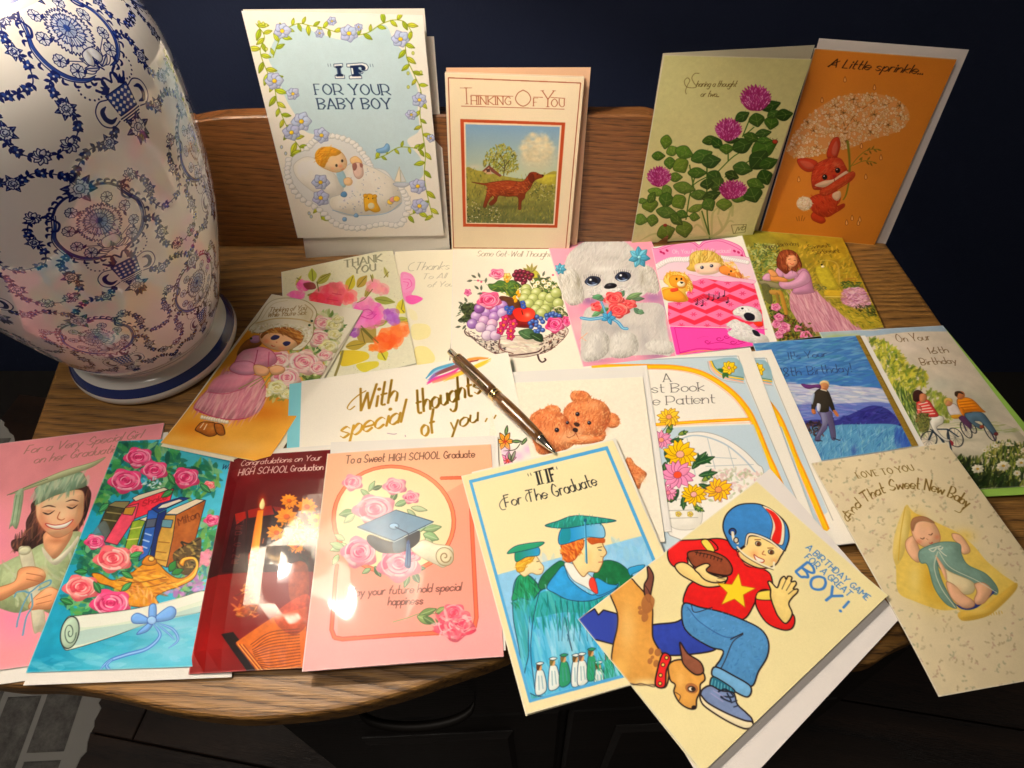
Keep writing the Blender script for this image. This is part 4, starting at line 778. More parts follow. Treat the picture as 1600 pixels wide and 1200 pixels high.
# --- clover card
pv = stand((986, 381), (1175, 370), rad(3), 0.002); nn = unit(pv[1]); nn = nn if nn@(CC-pv[0]) > 0 else -nn
Q = squad([(1037, 86), (1268, 92), (1175, 369), (986, 381)], pv)
a = art_for(Q, 'd9d69c'); a.fr(970, 60, 3.637)
def art_clover(a):
    a.noise(.03, 8, 5); CB = '6b5a2c'
    a.text('haring a thought', 436, 275, 665, 275, 34, CB, .07, sl=.45, xh=.5, pen=(.6, .4)); a.text('or two...', 462, 332, 568, 332, 34, CB, .07, sl=.45, xh=.5, pen=(.6, .4))
    a.line([(455, 200), (430, 200), (412, 225), (425, 255), (440, 275), (415, 282), (380, 275), (368, 245), (385, 225), (400, 240), (385, 270), (375, 300), (380, 318)], CB, 2.6)
    D, Mi, Li = '32501c', '4c6e26', '6c8a34'
    a.lines([[(515, 1145), (500, 980), (500, 700)], [(430, 880), (400, 720)], [(515, 1130), (470, 980)], [(560, 760), (640, 680), (700, 640)], [(700, 560), (745, 450)], [(620, 700), (620, 620)], [(430, 1020), (350, 1000)], [(600, 790), (760, 680)], [(370, 890), (440, 820), (560, 760)], [(720, 545), (765, 505)], [(380, 1030), (400, 900), (430, 790)]], Mi, 7)
    for P in ([(520, 1130), (450, 1060), (420, 1080)], [(525, 1130), (530, 1000), (570, 960), (560, 1000)], [(520, 1130), (600, 1060), (640, 950), (640, 1010)], [(500, 1120), (470, 1020), (450, 970)], [(430, 1130), (560, 1110), (620, 1040), (650, 1045)], [(110, 1150), (200, 1110), (300, 1130)], [(500, 1140), (580, 1090), (560, 1010)]): a.line(P, 'b8bf80', 11, .8, taper=True)
    L = [(262, 590, 82, 70, 100), (218, 670, 80, 54, 0), (300, 640, 76, 60, -20), (370, 650, 110, 80, 20), (285, 710, 70, 70, 90), (350, 725, 90, 100, 60), (320, 790, 80, 56, 0), (470, 670, 130, 80, -20), (525, 700, 110, 80, -10), (445, 765, 110, 64, 0), (545, 790, 96, 80, 30), (560, 830, 90, 90, 40), (370, 850, 130, 70, 10), (460, 890, 110, 60, 0), (210, 875, 110, 50, 10), (270, 870, 80, 60, 60), (265, 920, 90, 90, 100), (170, 950, 80, 100, 80), (125, 925, 60, 34, 0), (180, 905, 70, 50, -60), (115, 1030, 90, 66, 10), (185, 1035, 70, 70, 100), (270, 990, 130, 70, 10), (265, 1100, 110, 90, -20), (370, 1085, 95, 100, 80), (325, 1030, 90, 60, 40), (440, 965, 100, 44, -20), (430, 1015, 60, 50, 10), (360, 1000, 70, 50, 20), (340, 930, 90, 90, 60), (525, 895, 110, 60, -20), (510, 945, 80, 80, 60), (595, 945, 70, 90, 90), (670, 905, 90, 60, 20), (640, 780, 80, 60, 20), (700, 740, 110, 80, 10), (700, 610, 120, 90, -20), (820, 620, 150, 110, -25), (790, 690, 130, 110, -50), (840, 710, 110, 70, -20), (820, 790, 90, 90, 70), (770, 830, 100, 70, 20), (755, 890, 90, 110, 70), (520, 580, 95, 56, -10), (560, 600, 80, 60, 40), (610, 630, 60, 80, 90), (640, 575, 90, 50, 0), (750, 565, 90, 60, 20), (815, 540, 90, 50, -10), (820, 580, 80, 44, 0), (700, 445, 90, 60, -30), (780, 465, 80, 90, 80), (860, 385, 110, 64, -20), (860, 480, 80, 80, 100), (930, 435, 95, 70, -10), (870, 430, 70, 50, -30), (500, 830, 60, 80, 80)]
    for i, (x, y, w_, h_, an) in enumerate(L):
        t = rad(an); d = np.array([math.cos(t), math.sin(t)]); x0, y0 = np.array([x, y])-d*w_/2
        c = jit([D, Mi, D, '3f6020'][i % 4] if y < 900 and 380 < x else ['5f7f30', Mi, Li][i % 3], .03)
        a.leaf(x0, y0, w_, an, h_*.95, c, None, '2b4418', ow=.9); q = np.array([-d[1], d[0]]); m = np.array([x, y])
        a.line([m-d*w_*.1+q*h_*.33, m+d*w_*.1, m-d*w_*.1-q*h_*.33], '9aa860', 3, .55); a.line([m-d*w_*.45, m+d*w_*.42], '86984c', 2, .8)
        for k in (-.25, 0, .25): [a.line([m+d*w_*k, m+d*w_*(k+.12)+q*sg*h_*.35], '2b4418', 1.2, .5) for sg in (-1, 1)]
    for x, y, rx, ry in ((775, 345, 82, 76), (622, 525, 70, 66), (222, 793, 66, 58), (645, 865, 72, 54)):
        a.poly(ell(x, y, rx*.9, ry*.9, -20, 16, .06), 'a83a78')
        for j in range(8, 0, -1):
            for i in range(int(5+j*2.6)):
                t = 6.283*i/int(5+j*2.6)+j; r = j/8.0; px_, py_ = x+math.cos(t)*rx*r*.95, y+math.sin(t)*ry*r*.95
                a.leaf(px_-math.cos(t)*8, py_-math.sin(t)*8+3, 24, -90+math.cos(t)*50*r+NZ.uniform(-8, 8), 9, jit(['c45a96', 'd884b4', 'a43674', 'e6a4c6', 'b24484'][NZ.randint(5)], .03), None, '8a2660', ow=.7)
    a.poly(ell(878, 588, 15, 12), 'a8442c', o='3a1a10', ow=1); a.lines([[(870, 578), (864, 568)], [(884, 577), (890, 568)]], '3a1a10', 1.5); a.poly(ell(260, 1062, 12, 9), '8a3a28')
    a.line([(634, 1060), (716, 1056), (708, 1100), (645, 1108), (634, 1060)], '7c7c44', 3, sm=False); a.text('jvb', 652, 1092, 704, 1088, 34, '6b6a3a', .09, sl=.2, a=1.0)
art_clover(a)
card(Q, a, 'pale green standing card with pink clover blossoms and leaves', (0.66, 0.60, 0.44), gap=0.001, group='cards standing against the backboard', backC4=[q-nn*0.003 for q in squad([(1037, 86), (1275, 73), (1185, 366), (990, 379)], (pv[0]-nn*0.004, pv[1]))])

# --- umbrella rabbit card and its envelope
pw_ = stand((1187, 367), (1366, 383), rad(4.5)); nn = unit(pw_[1]); nn = nn if nn@(CC-pw_[0]) > 0 else -nn
E3 = squad([(1280, 60), (1514, 78), (1384, 381), (1200, 364)], (pw_[0]-nn*0.004, pw_[1]))
envelope(E3, 'white envelope standing behind the orange rabbit card', (0.80, 0.72, 0.68))
Q = squad([(1273, 76), (1495, 92.5), (1366, 383), (1187, 367)], pw_)
a = art_for(Q, 'd08436'); a.fr(1180, 50, 3.529)
def art_sprinkle(a):
    a.soft(560, 700, 500, 500, 'dc9648', .5); a.noise(.03, 70, 8)
    BK = '30180e'
    a.text('A Little sprinkle...', 405, 192, 925, 232, 48, BK, .105, sl=.35, xh=.55, pen=(.5, .45)); a.line([(470, 160), (430, 175), (400, 190)], BK, 4)
    # lace flower umbrella
    U = [(180, 665), (195, 600), (240, 530), (310, 450), (400, 385), (500, 348), (600, 338), (700, 345), (790, 375), (840, 420), (850, 480), (800, 540), (720, 570), (620, 600), (540, 635), (440, 650), (340, 680), (240, 695)]
    a.poly(U, 'dca06c', .8)
    a.lines([[(515, 620), (480, 540), (400, 500)], [(500, 580), (490, 500), (440, 400)], [(495, 540), (560, 450), (660, 380)], [(500, 560), (600, 520), (740, 500)]], '6a4a24', 3)
    for sx, sy in ((545, 370), (640, 358), (490, 445), (570, 400), (660, 455), (720, 400), (805, 460), (735, 510), (640, 550), (560, 500), (425, 535), (325, 545), (335, 640), (210, 620), (445, 400), (405, 460), (290, 495), (500, 600), (800, 405)):
        for k in range(8): t = k*.785+NZ.uniform(0, .4); l = NZ.uniform(16, 30); a.line([(sx, sy), (sx+math.cos(t)*l, sy+math.sin(t)*l*.8)], '4a3a18', 2, .8)
    M = a.mask(U); yy, xx = np.nonzero(M > .5)
    for k in NZ.randint(0, len(yy), 760):
        x, y = a.unT([(xx[k], yy[k])])[0]; r = NZ.uniform(5, 9); a.poly(ell(x, y, r, r, 0, 7, .25), jit(['f3d6b0', 'eac79c', 'fbe8cc'][k % 3], .03), .85, o='b07c4c', ow=.6)
        a.poly(ell(x, y, r*.25, r*.25, 0, 5), 'a5702e', .8)
    a.lines([[(512, 600), (522, 700), (522, 800), (505, 890), (488, 925)]], '7d7a2c', 12, taper=.6)
    a.line([(510, 770), (560, 700), (620, 650), (680, 645)], '7d7a2c', 4); a.line([(540, 735), (600, 710), (650, 715)], '7d7a2c', 4)
    for x, y, an in ((600, 668, 20), (630, 650, 60), (655, 645, 40), (675, 645, 20), (590, 690, 100), (620, 655, -50), (645, 648, -60), (615, 712, 50), (635, 716, 60), (650, 716, 20), (620, 706, -50), (575, 705, -40)): a.leaf(x, y, 26, an, 8, '7a6a24')
    # rabbit
    F1, F2, F3 = 'b8452a', '8c2c1c', 'd8704a'
    def fur(P, n, cols, l, an, w=3.2): a.dabs(P, n, cols, l, w, an, 35, .6)
    a.poly([(400, 690), (405, 640), (430, 590), (460, 580), (472, 620), (460, 670), (445, 695)], F1, o=F2, ow=1); a.poly([(425, 670), (430, 630), (450, 600), (458, 640), (445, 680)], 'c8705c', .8)
    a.poly([(232, 705), (260, 695), (310, 700), (345, 720), (335, 760), (290, 770), (250, 745)], F1, o=F2, ow=1); a.poly([(248, 712), (300, 715), (330, 745), (285, 752)], 'c86a52', .8)
    a.poly([(310, 1010), (330, 990), (370, 1010), (390, 1040), (370, 1056), (340, 1048), (318, 1035)], F1, o=F2, ow=1)
    B = [(320, 905), (380, 885), (440, 870), (470, 890), (470, 930), (450, 960), (490, 945), (492, 965), (440, 1000), (400, 1020), (350, 1010), (310, 975), (300, 930)]
    a.poly(B, F1, o=F2, ow=1); fur(B, 150, [F1, F2, F3, 'c85a34'], 24, 60)
    a.poly([(430, 890), (468, 875), (475, 905), (455, 930), (430, 915)], 'e9cfae', .9)
    Hd = [(320, 860), (312, 800), (330, 740), (370, 710), (430, 690), (475, 700), (500, 740), (515, 780), (490, 820), (440, 850), (390, 865), (345, 870)]
    a.poly(Hd, F1, o=F2, ow=1); fur(Hd, 220, [F1, F3, 'cc6a40', F2, 'd87c54'], 22, -40)
    a.poly([(330, 845), (380, 820), (430, 812), (470, 785), (505, 765), (515, 785), (470, 815), (430, 838), (380, 856)], 'ecd3b4', .9); a.soft(450, 730, 30, 18, 'e0906c', .5)
    for e in ((386, 799), (457, 762)): a.poly(ell(e[0], e[1], 14, 15), '1a0f0c'); a.poly(ell(e[0]-4, e[1]-5, 3.5, 3.5), 'ffffff'); a.line([(e[0]-18, e[1]-14), (e[0]-6, e[1]-20)], '3a1a10', 2)
    a.poly([(428, 788), (448, 790), (438, 808)], 'b02c2c'); a.line([(438, 808), (440, 826)], '6a1a14', 2)
    ar = [(370, 900), (360, 875), (400, 850), (460, 810), (520, 775), (545, 770), (552, 790), (530, 820), (470, 860), (410, 895)]
    a.poly(ar, 'c0502f', o=F2, ow=1.1); fur(ar, 80, [F3, F1, 'd07048'], 20, -35)
    a.poly(ell(273, 945, 44, 38), 'e8cfae'); a.dabs(ell(273, 945, 44, 38), 110, ['f6e6cc', 'd3b48e', 'fff4e0'], 20, 3, 0, 90, .8)
    for x, y in ((497, 262), (660, 305), (370, 375), (588, 627), (695, 690), (612, 797), (242, 812), (536, 1025), (578, 1033), (506, 1050), (570, 1052)):
        a.poly([(x, y-16), (x+7, y+6), (x, y+14), (x-7, y+6)], 'f2b878', .9, o='7a3c14', ow=1)
    a.lines([[(235, 1042), (228, 1020)], [(245, 1042), (243, 1015)], [(256, 1042), (262, 1012)], [(266, 1042), (276, 1022)]], '7a4a1c', 2.5)
art_sprinkle(a)
card(Q, a, 'orange standing card with a small rabbit under a lacy flower umbrella', (0.75, 0.68, 0.60), gap=0.001, group='cards standing against the backboard', rough=.42)
# ================================================================== cards lying on the table, back rows
MM = 0.001
def zz(k): return 0.0012+k*0.00095
def clamp_under(C4, d): return C4
# --- thanks-to-all card (under the thank-you card)
Q = quad3((617, 392), (716, 390), zz(0), H=.175); a = art_for(Q, 'fbf3dc'); a.fr(600, 370, 5)
def art_thanks(a):
    a.pf = 0
    a.poly([(130, 290), (200, 285), (240, 330), (240, 400), (215, 450), (260, 460), (305, 485), (255, 520), (200, 525), (150, 470)], 'f48cc8', .85, n=.06)
    a.poly([(150, 300), (200, 310), (225, 360), (200, 420), (150, 430)], 'f7a9d6', .8); a.lines([[(150, 330), (200, 335), (215, 380), (170, 410)], [(150, 350), (190, 360), (180, 390)]], 'e55aa8', 7, a=.7)
    a.poly([(170, 470), (230, 458), (300, 485), (240, 525), (190, 520)], 'ee5fb0', .75)
    a.poly([(220, 690), (330, 685), (365, 730), (340, 790), (230, 800)], 'f3e7a0', .7); a.poly([(240, 870), (330, 860), (395, 930), (380, 985), (260, 1000)], 'f4e490', .7); a.poly([(190, 560), (250, 590), (260, 650), (210, 640)], 'f7efc0', .7)
    TC = 'a59f8c'
    a.text('Thanks', 232, 262, 505, 255, 62, TC, .055, sl=.45, xh=.5, pen=(.6, .35)); a.line([(240, 198), (205, 215), (190, 245), (205, 266), (235, 262)], TC, 3)
    a.text('To All', 292, 332, 478, 325, 42, 'b5af9c', .06, sl=.4, xh=.5, pen=(.6, .4)); a.text('of You', 340, 395, 535, 388, 42, 'b5af9c', .06, sl=.4, xh=.5, pen=(.6, .4))
art_thanks(a)
card(Q, a, 'cream thanks card with a pink watercolour rose, partly under the thank you card')

# --- fruit bowl card
Q = quad3((708, 385), (893, 376), zz(1), H=.177); a = art_for(Q, 'faf1e0'); a.fr(600, 370, 5)
def art_fruit(a):
    a.pf = 0.6
    a.text('Some Get-Well Thoughts', 722, 152, 1330, 158, 44, '8a8274', .07, sl=.3, xh=.6, pen=(.6, .4))
    SV = ['c9bdb0', 'f0e8da', '8f8278', 'e2d6c6']
    a.poly([(640, 740), (700, 790), (760, 800), (1000, 770), (1250, 790), (1330, 740), (1400, 700), (1440, 735), (1400, 800), (1330, 860), (1270, 900), (1200, 920), (1100, 940), (980, 935), (860, 910), (760, 850), (700, 800)], 'd8ccbc', o='5a3a38', ow=1.6, n=.12)
    a.dabs([(900, 800), (1200, 800), (1210, 880), (1000, 890)], 60, ['f6efe2', 'e6dac8', 'cbbba8'], 70, 14, 10, 20, .7)
    a.dabs([(640, 730), (760, 770), (900, 800), (960, 920), (860, 905), (740, 840)], 130, ['4a3a3c', '7a6a6a', 'f4eee6', '2e2426', 'a89c98'], 26, 8, 40, 60, .8)
    a.dabs([(1230, 800), (1400, 730), (1440, 740), (1340, 860), (1240, 910)], 120, ['4a2c28', '7a5648', 'e9dccb', '3a2422'], 24, 8, -30, 60, .8)
    a.line([(860, 905), (1000, 925), (1180, 905), (1230, 880)], '4a2626', 11); a.line([(1200, 920), (1212, 960), (1235, 980), (1262, 965), (1255, 950)], '3a2420', 12); a.line([(1220, 910), (1260, 890), (1320, 870)], '3a2420', 8)
    a.line([(640, 715), (630, 740), (650, 770), (700, 790), (720, 815)], '5a4a44', 9); a.line([(905, 800), (900, 850), (930, 890), (1010, 912)], '6a4038', 8)
    DK, GN = '2c3420', '4c6a38'
    for P in ([(600, 545), (680, 520), (740, 560), (720, 620), (640, 620)], [(580, 650), (660, 600), (720, 620), (690, 670), (620, 665)]): a.poly(P, DK, n=.2)
    a.dabs([(590, 540), (720, 520), (730, 640), (600, 660)], 60, ['4a5a38', '222a18', '6a7448'], 40, 10, -30, 50, .8)
    a.poly([(815, 370), (860, 365), (900, 340), (960, 350), (1010, 340), (1075, 385), (1040, 410), (1050, 450), (990, 470), (940, 430), (880, 430), (830, 410)], GN, n=.15, o='24381c', ow=1)
    a.lines([[(950, 360), (960, 460)], [(950, 390), (860, 385)], [(955, 400), (1040, 400)]], '7f9a58', 6, a=.8); a.dabs([(830, 370), (1060, 370), (1000, 460), (860, 420)], 60, ['6f8f4a', '2f4a24', 'a5a53c'], 40, 8, 20, 60, .6)
    a.poly([(1090, 290), (1180, 260), (1220, 320), (1130, 330)], 'b7b04c', n=.1); [a.leaf(1150, 280, 75, an, 22, 'a9a060', '6a6a38') for an in (-120, -85, -50, -150)]
    a.poly([(1140, 340), (1240, 320), (1330, 360), (1380, 420), (1400, 560), (1440, 620), (1300, 640), (1240, 500), (1180, 420)], '5a6238', n=.25); a.dabs([(1150, 340), (1330, 360), (1400, 540), (1420, 620), (1320, 620), (1260, 480)], 170, ['6c8a3c', '2e3a20', 'c9b88c', 'efe6c8', '4a6a30'], 34, 9, 30, 80, .85)
    for x, y in ((1160, 345), (1200, 360), (1245, 350), (1290, 370), (1180, 385), (1330, 400), (1265, 390), (1300, 330)): a.daisy(x, y, 20, 5, 'f7f0dc', 'd8b860', None, .3)
    a.poly([(900, 470), (980, 470), (1060, 500), (1080, 580), (1000, 600), (930, 560)], '5a3824', n=.2); a.poly([(980, 600), (1180, 600), (1180, 700), (1060, 710), (980, 680)], '7c1c1c', n=.15)
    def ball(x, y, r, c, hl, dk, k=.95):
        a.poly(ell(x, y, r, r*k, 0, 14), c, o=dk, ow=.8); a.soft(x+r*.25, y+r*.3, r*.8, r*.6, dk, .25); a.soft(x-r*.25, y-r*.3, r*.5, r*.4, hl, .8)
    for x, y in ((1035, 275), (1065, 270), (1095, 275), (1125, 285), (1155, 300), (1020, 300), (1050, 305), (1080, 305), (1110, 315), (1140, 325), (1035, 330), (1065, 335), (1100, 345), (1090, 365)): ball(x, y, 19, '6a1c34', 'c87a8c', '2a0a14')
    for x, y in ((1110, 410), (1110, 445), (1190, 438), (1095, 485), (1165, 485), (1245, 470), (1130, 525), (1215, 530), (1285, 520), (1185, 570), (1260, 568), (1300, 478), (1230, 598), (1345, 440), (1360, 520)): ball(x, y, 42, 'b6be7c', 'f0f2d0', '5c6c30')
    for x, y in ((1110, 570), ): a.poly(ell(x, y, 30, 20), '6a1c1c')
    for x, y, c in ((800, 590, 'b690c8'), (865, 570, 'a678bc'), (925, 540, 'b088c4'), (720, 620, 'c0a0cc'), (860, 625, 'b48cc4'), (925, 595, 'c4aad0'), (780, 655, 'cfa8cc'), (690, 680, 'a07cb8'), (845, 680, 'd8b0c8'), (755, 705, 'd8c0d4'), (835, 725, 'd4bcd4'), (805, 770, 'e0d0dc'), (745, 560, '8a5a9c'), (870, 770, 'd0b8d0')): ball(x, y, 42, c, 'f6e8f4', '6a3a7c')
    for x, y in ((960, 560), (1000, 560), (980, 590), (1085, 520), (1090, 545)): a.daisy(x, y, 24, 5, '4a6ac0', 'e0c860', '2c3f80', .2)
    for x, y in ((1035, 450), (1010, 490), (1045, 475), (1020, 515), (940, 345), (955, 360)): a.leaf(x, y, 40, -60, 26, 'efb02c', 'c47a14')
    a.poly([(1005, 600), (1020, 565), (1060, 555), (1090, 565), (1130, 555), (1170, 575), (1180, 610), (1150, 655), (1090, 665), (1040, 650)], 'd42c24', g=('e8503a', (1020, 560), (1150, 640)), o='7c1414', ow=1); a.soft(1120, 610, 26, 22, 'f6b49c', .8); a.line([(1075, 575), (1085, 610)], '3a1410', 6)
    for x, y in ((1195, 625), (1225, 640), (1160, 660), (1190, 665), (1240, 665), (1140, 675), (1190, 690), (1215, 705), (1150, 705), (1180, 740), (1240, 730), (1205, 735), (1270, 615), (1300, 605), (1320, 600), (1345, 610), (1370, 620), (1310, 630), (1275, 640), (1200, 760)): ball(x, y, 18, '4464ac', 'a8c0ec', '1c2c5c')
    R = ['a8184c', 'e2568c', 'f48cb4', 'fbc0d4']
    for x, y, r in ((950, 645, 40), (1010, 680, 42), (935, 690, 42), (990, 735, 40), (910, 735, 34), (990, 780, 34)): a.daisy(x, y, r, 5, 'c83c74', 'f08c3c', '7a143c', .3, wd=r*.9)
    a.rose(1335, 690, 72, R, .85); a.rose(1430, 660, 44, R, .9); a.rose(822, 495, 92, ['b82458', 'e86a94', 'f498b4', 'fbc8d4'], .72); a.rose(885, 290, 62, ['b83464', 'ec86a8', 'f6a8c0', 'fcd4dc'], .66); a.rose(655, 435, 28, ['8c2454', 'c85c8c', 'e08cb0', 'f4c0d4'], 1)
    a.daisy(963, 315, 34, 6, 'f6dc8c', 'd89c2c', 'a87828', .3)
    for x, y, an in ((690, 340, 170), (720, 320, -150), (750, 320, -110), (800, 320, 100), (740, 410, -140), (760, 420, -90), (770, 440, 170), (620, 530, -150), (650, 510, -120), (600, 700, 170), (620, 665, -170), (640, 690, 130), (1240, 310, -70), (1260, 330, -20), (1220, 330, -120)): a.leaf(x, y, 44, an, 17, '5a6050', '8a8c78')
    a.line([(700, 340), (800, 345)], '5a6050', 3); [a.poly(ell(x, y, 9, 8), 'd86a84') for x, y in ((735, 342), (760, 352), (1320, 300))]
    a.poly([(1050, 740), (1150, 720), (1180, 790), (1100, 800)], '4c6a48', n=.15); a.poly([(1140, 760), (1230, 760), (1240, 820), (1180, 810)], '2c4428', n=.15); a.lines([[(1070, 750), (1140, 790)], [(1160, 770), (1220, 805)]], '8aa078', 4)
    a.line([(1330, 560), (1370, 545), (1400, 560)], 'efe6d0', 8)
art_fruit(a)
card(Q, a, 'get-well card with a silver bowl heaped with fruit and roses')

# --- poodle card
Q = quad3((853, 373), (1012, 364), zz(2), bl=(912, 576)); a = art_for(Q, 'f0a8b8'); a.fr(850, 350, 4.706)
def art_poodle(a):
    a.pf = 0.7
    a.poly([(0, 80), (800, 60), (980, 1060), (200, 1060)], 'f2a6ba', sm=False); a.noise(.08, 90, 12)
    for x, y, rx, ry, c in ((250, 760, 120, 90, 'f7c2c8'), (330, 620, 80, 60, 'e892b0'), (800, 540, 110, 60, 'a07aa8'), (330, 560, 80, 40, '8c6c98'), (900, 620, 80, 60, 'a888b0'), (820, 960, 120, 60, '9c7c98'), (880, 800, 60, 90, 'b9a0b8'), (400, 1000, 200, 40, 'c890a8'), (640, 100, 90, 30, 'c49ab0')): a.soft(x, y, rx, ry, c, .8)
    def fluff(P, n, l=46, an=-80, cols=('dcdad4', 'cecac4', 'eae8e2', 'b8b4b0', 'd4d0c8'), w=4, base='d2cfc9'):
        a.poly(P, base, .95); a.dabs(P, int(n*1.3), cols, l, w, an, 38, .5, .015, curve=.3)
    fluff([(300, 640), (440, 600), (700, 580), (870, 600), (900, 760), (930, 960), (830, 960), (500, 980), (300, 1010), (270, 900)], 900, 40)
    a.soft(520, 800, 60, 110, 'a8a4a2', .5); a.soft(740, 860, 50, 90, 'a09c9e', .5); a.soft(560, 620, 150, 50, '8e8a94', .55)
    fluff([(290, 960), (330, 830), (400, 780), (470, 820), (480, 920), (420, 990), (320, 1010)], 260, 34); fluff([(480, 950), (500, 820), (600, 790), (680, 830), (690, 930), (620, 980), (520, 985)], 260, 34); fluff([(750, 880), (830, 850), (940, 870), (960, 940), (860, 960), (770, 930)], 160, 34)
    for x, y, rx, ry, c in ((430, 700, 50, 130, '9c989a'), (860, 700, 50, 120, 'a4a0a2'), (640, 700, 70, 80, 'dcd8d0'), (400, 900, 40, 70, 'b0acac'), (600, 880, 50, 60, 'e0ddd6'), (840, 900, 60, 30, 'dedad4'), (560, 760, 200, 30, 'a8a4a6')): a.soft(x, y, rx, ry, c, .45)
    # head and ears
    fluff([(120, 420), (150, 300), (190, 210), (300, 130), (450, 90), (590, 130), (680, 210), (740, 300), (780, 420), (740, 520), (620, 540), (480, 520), (340, 540), (220, 560), (140, 520)], 1300, 52, -70)
    fluff([(130, 350), (220, 330), (280, 450), (290, 560), (200, 600), (130, 530), (90, 430)], 300, 46, -100, ('c8c2b2', 'e2ded4', 'aaa498', 'f2f0ea')); fluff([(700, 300), (800, 330), (840, 420), (840, 500), (760, 500), (700, 420)], 240, 46, -70, ('cdc6b6', 'e8e4da', 'b0aaa0', 'f4f2ec'))
    a.soft(250, 430, 24, 70, '8a8270', .55); a.soft(720, 400, 22, 70, '8a8270', .5); a.soft(430, 330, 120, 26, 'f8f6f0', .6)
    a.soft(490, 500, 150, 60, 'f6f4f0', .7); a.dabs([(330, 470), (640, 460), (620, 540), (500, 560), (380, 550)], 160, ['f8f6f2', 'd8d4d0', 'b4b0b0'], 34, 5, -60, 70, .6)
    for cx, cy, s in ((358, 420, 1), (580, 388, 1)):
        a.poly([(cx-58, cy+6), (cx-20, cy-34), (cx+40, cy-30), (cx+58, cy-4), (cx+30, cy+28), (cx-20, cy+34)], '3a4258', o='1c1a20', ow=1.5); a.poly(ell(cx, cy, 36, 30), '161824'); a.poly([(cx-46, cy+12), (cx-10, cy+26), (cx+34, cy+16), (cx+20, cy+32), (cx-20, cy+36)], 'b4c4dc')
        a.poly(ell(cx-16, cy-10, 9, 8), 'ffffff'); a.soft(cx+4, cy+14, 20, 10, '7a90b8', .8)
        for k in range(9): x = cx-60+k*14; a.line([(x, cy-18-6*math.sin(k*.4)), (x-6+k*2, cy-46-8*math.sin(k*.4))], '14121a', 4, taper=True)
    a.poly([(444, 462), (465, 440), (510, 436), (534, 450), (520, 468), (480, 476), (452, 474)], '1e1c22', o='000000', ow=1); a.soft(480, 448, 18, 6, '8a8a94', .8)
    a.line([(460, 500), (500, 510), (540, 498), (580, 480)], '8a6a70', 3)
    for x, y, rx, ry, c in ((300, 350, 60, 60, 'b4b0aa'), (680, 300, 60, 70, 'b4b0aa'), (450, 180, 130, 50, 'ecebe6'), (470, 395, 30, 40, 'efeee8'), (240, 500, 50, 50, 'a8a49c'), (760, 440, 40, 60, 'a8a49c'), (460, 250, 100, 20, 'b8b4ae')): a.soft(x, y, rx, ry, c, .35)
    # bows
    BW = ['7cc0d4', '5aa0bc', 'a8dce8']
    for x, y, s in ((700, 245, 1.0), (120, 330, .55)):
        for an in range(0, 360, 51): a.leaf(x, y, 80*s, an+10, 46*s, BW[an % 2], '3c7c98', '3c7c98')
        a.poly(ell(x, y, 14*s, 12*s), BW[2], o='3c7c98')
    # bouquet
    for x, y, an, l in ((450, 560, 200, 100), (430, 530, 170, 80), (600, 560, -30, 110), (640, 550, 0, 100), (480, 620, 160, 110), (660, 620, 40, 70), (690, 640, 20, 50), (420, 640, 150, 80), (560, 540, -60, 60), (620, 545, -20, 110)): a.leaf(x, y, l, an, 38, jit('6c8c6c', .08), '3c5c48')
    RR = ['c42c3c', 'f05c60', 'f8847c', 'fcb4a8']
    a.rose(515, 550, 74, RR, .7); a.rose(388, 608, 44, RR, .8, 30); a.rose(630, 592, 52, RR, .66, 20); a.rose(545, 635, 80, RR, .68, -20)
    for P, w_ in (([(270, 690), (340, 700), (420, 690), (480, 680)], 26), ([(480, 690), (540, 720), (580, 765), (615, 770)], 24), ([(420, 570), (440, 620), (460, 680)], 14)): a.line(P, '4c94c4', w_); a.line(P, '9cccdc', w_*.35)
    for an in (0, 70, 160, 215, 290): a.leaf(475, 690, 54, an, 30, '5aa4cc', '2c6c9c', '2c6c9c')
    a.lines([[(260, 850), (320, 800)], [(270, 830), (310, 860)]], 'f4a47c', 6, a=.6)
    a.text('For a New GIRL', 330, 122, 575, 130, 36, '3a2a30', .1)
art_poodle(a)
card(Q, a, 'card with a fluffy white poodle holding red roses under its chin', (0.8, 0.62, 0.62))

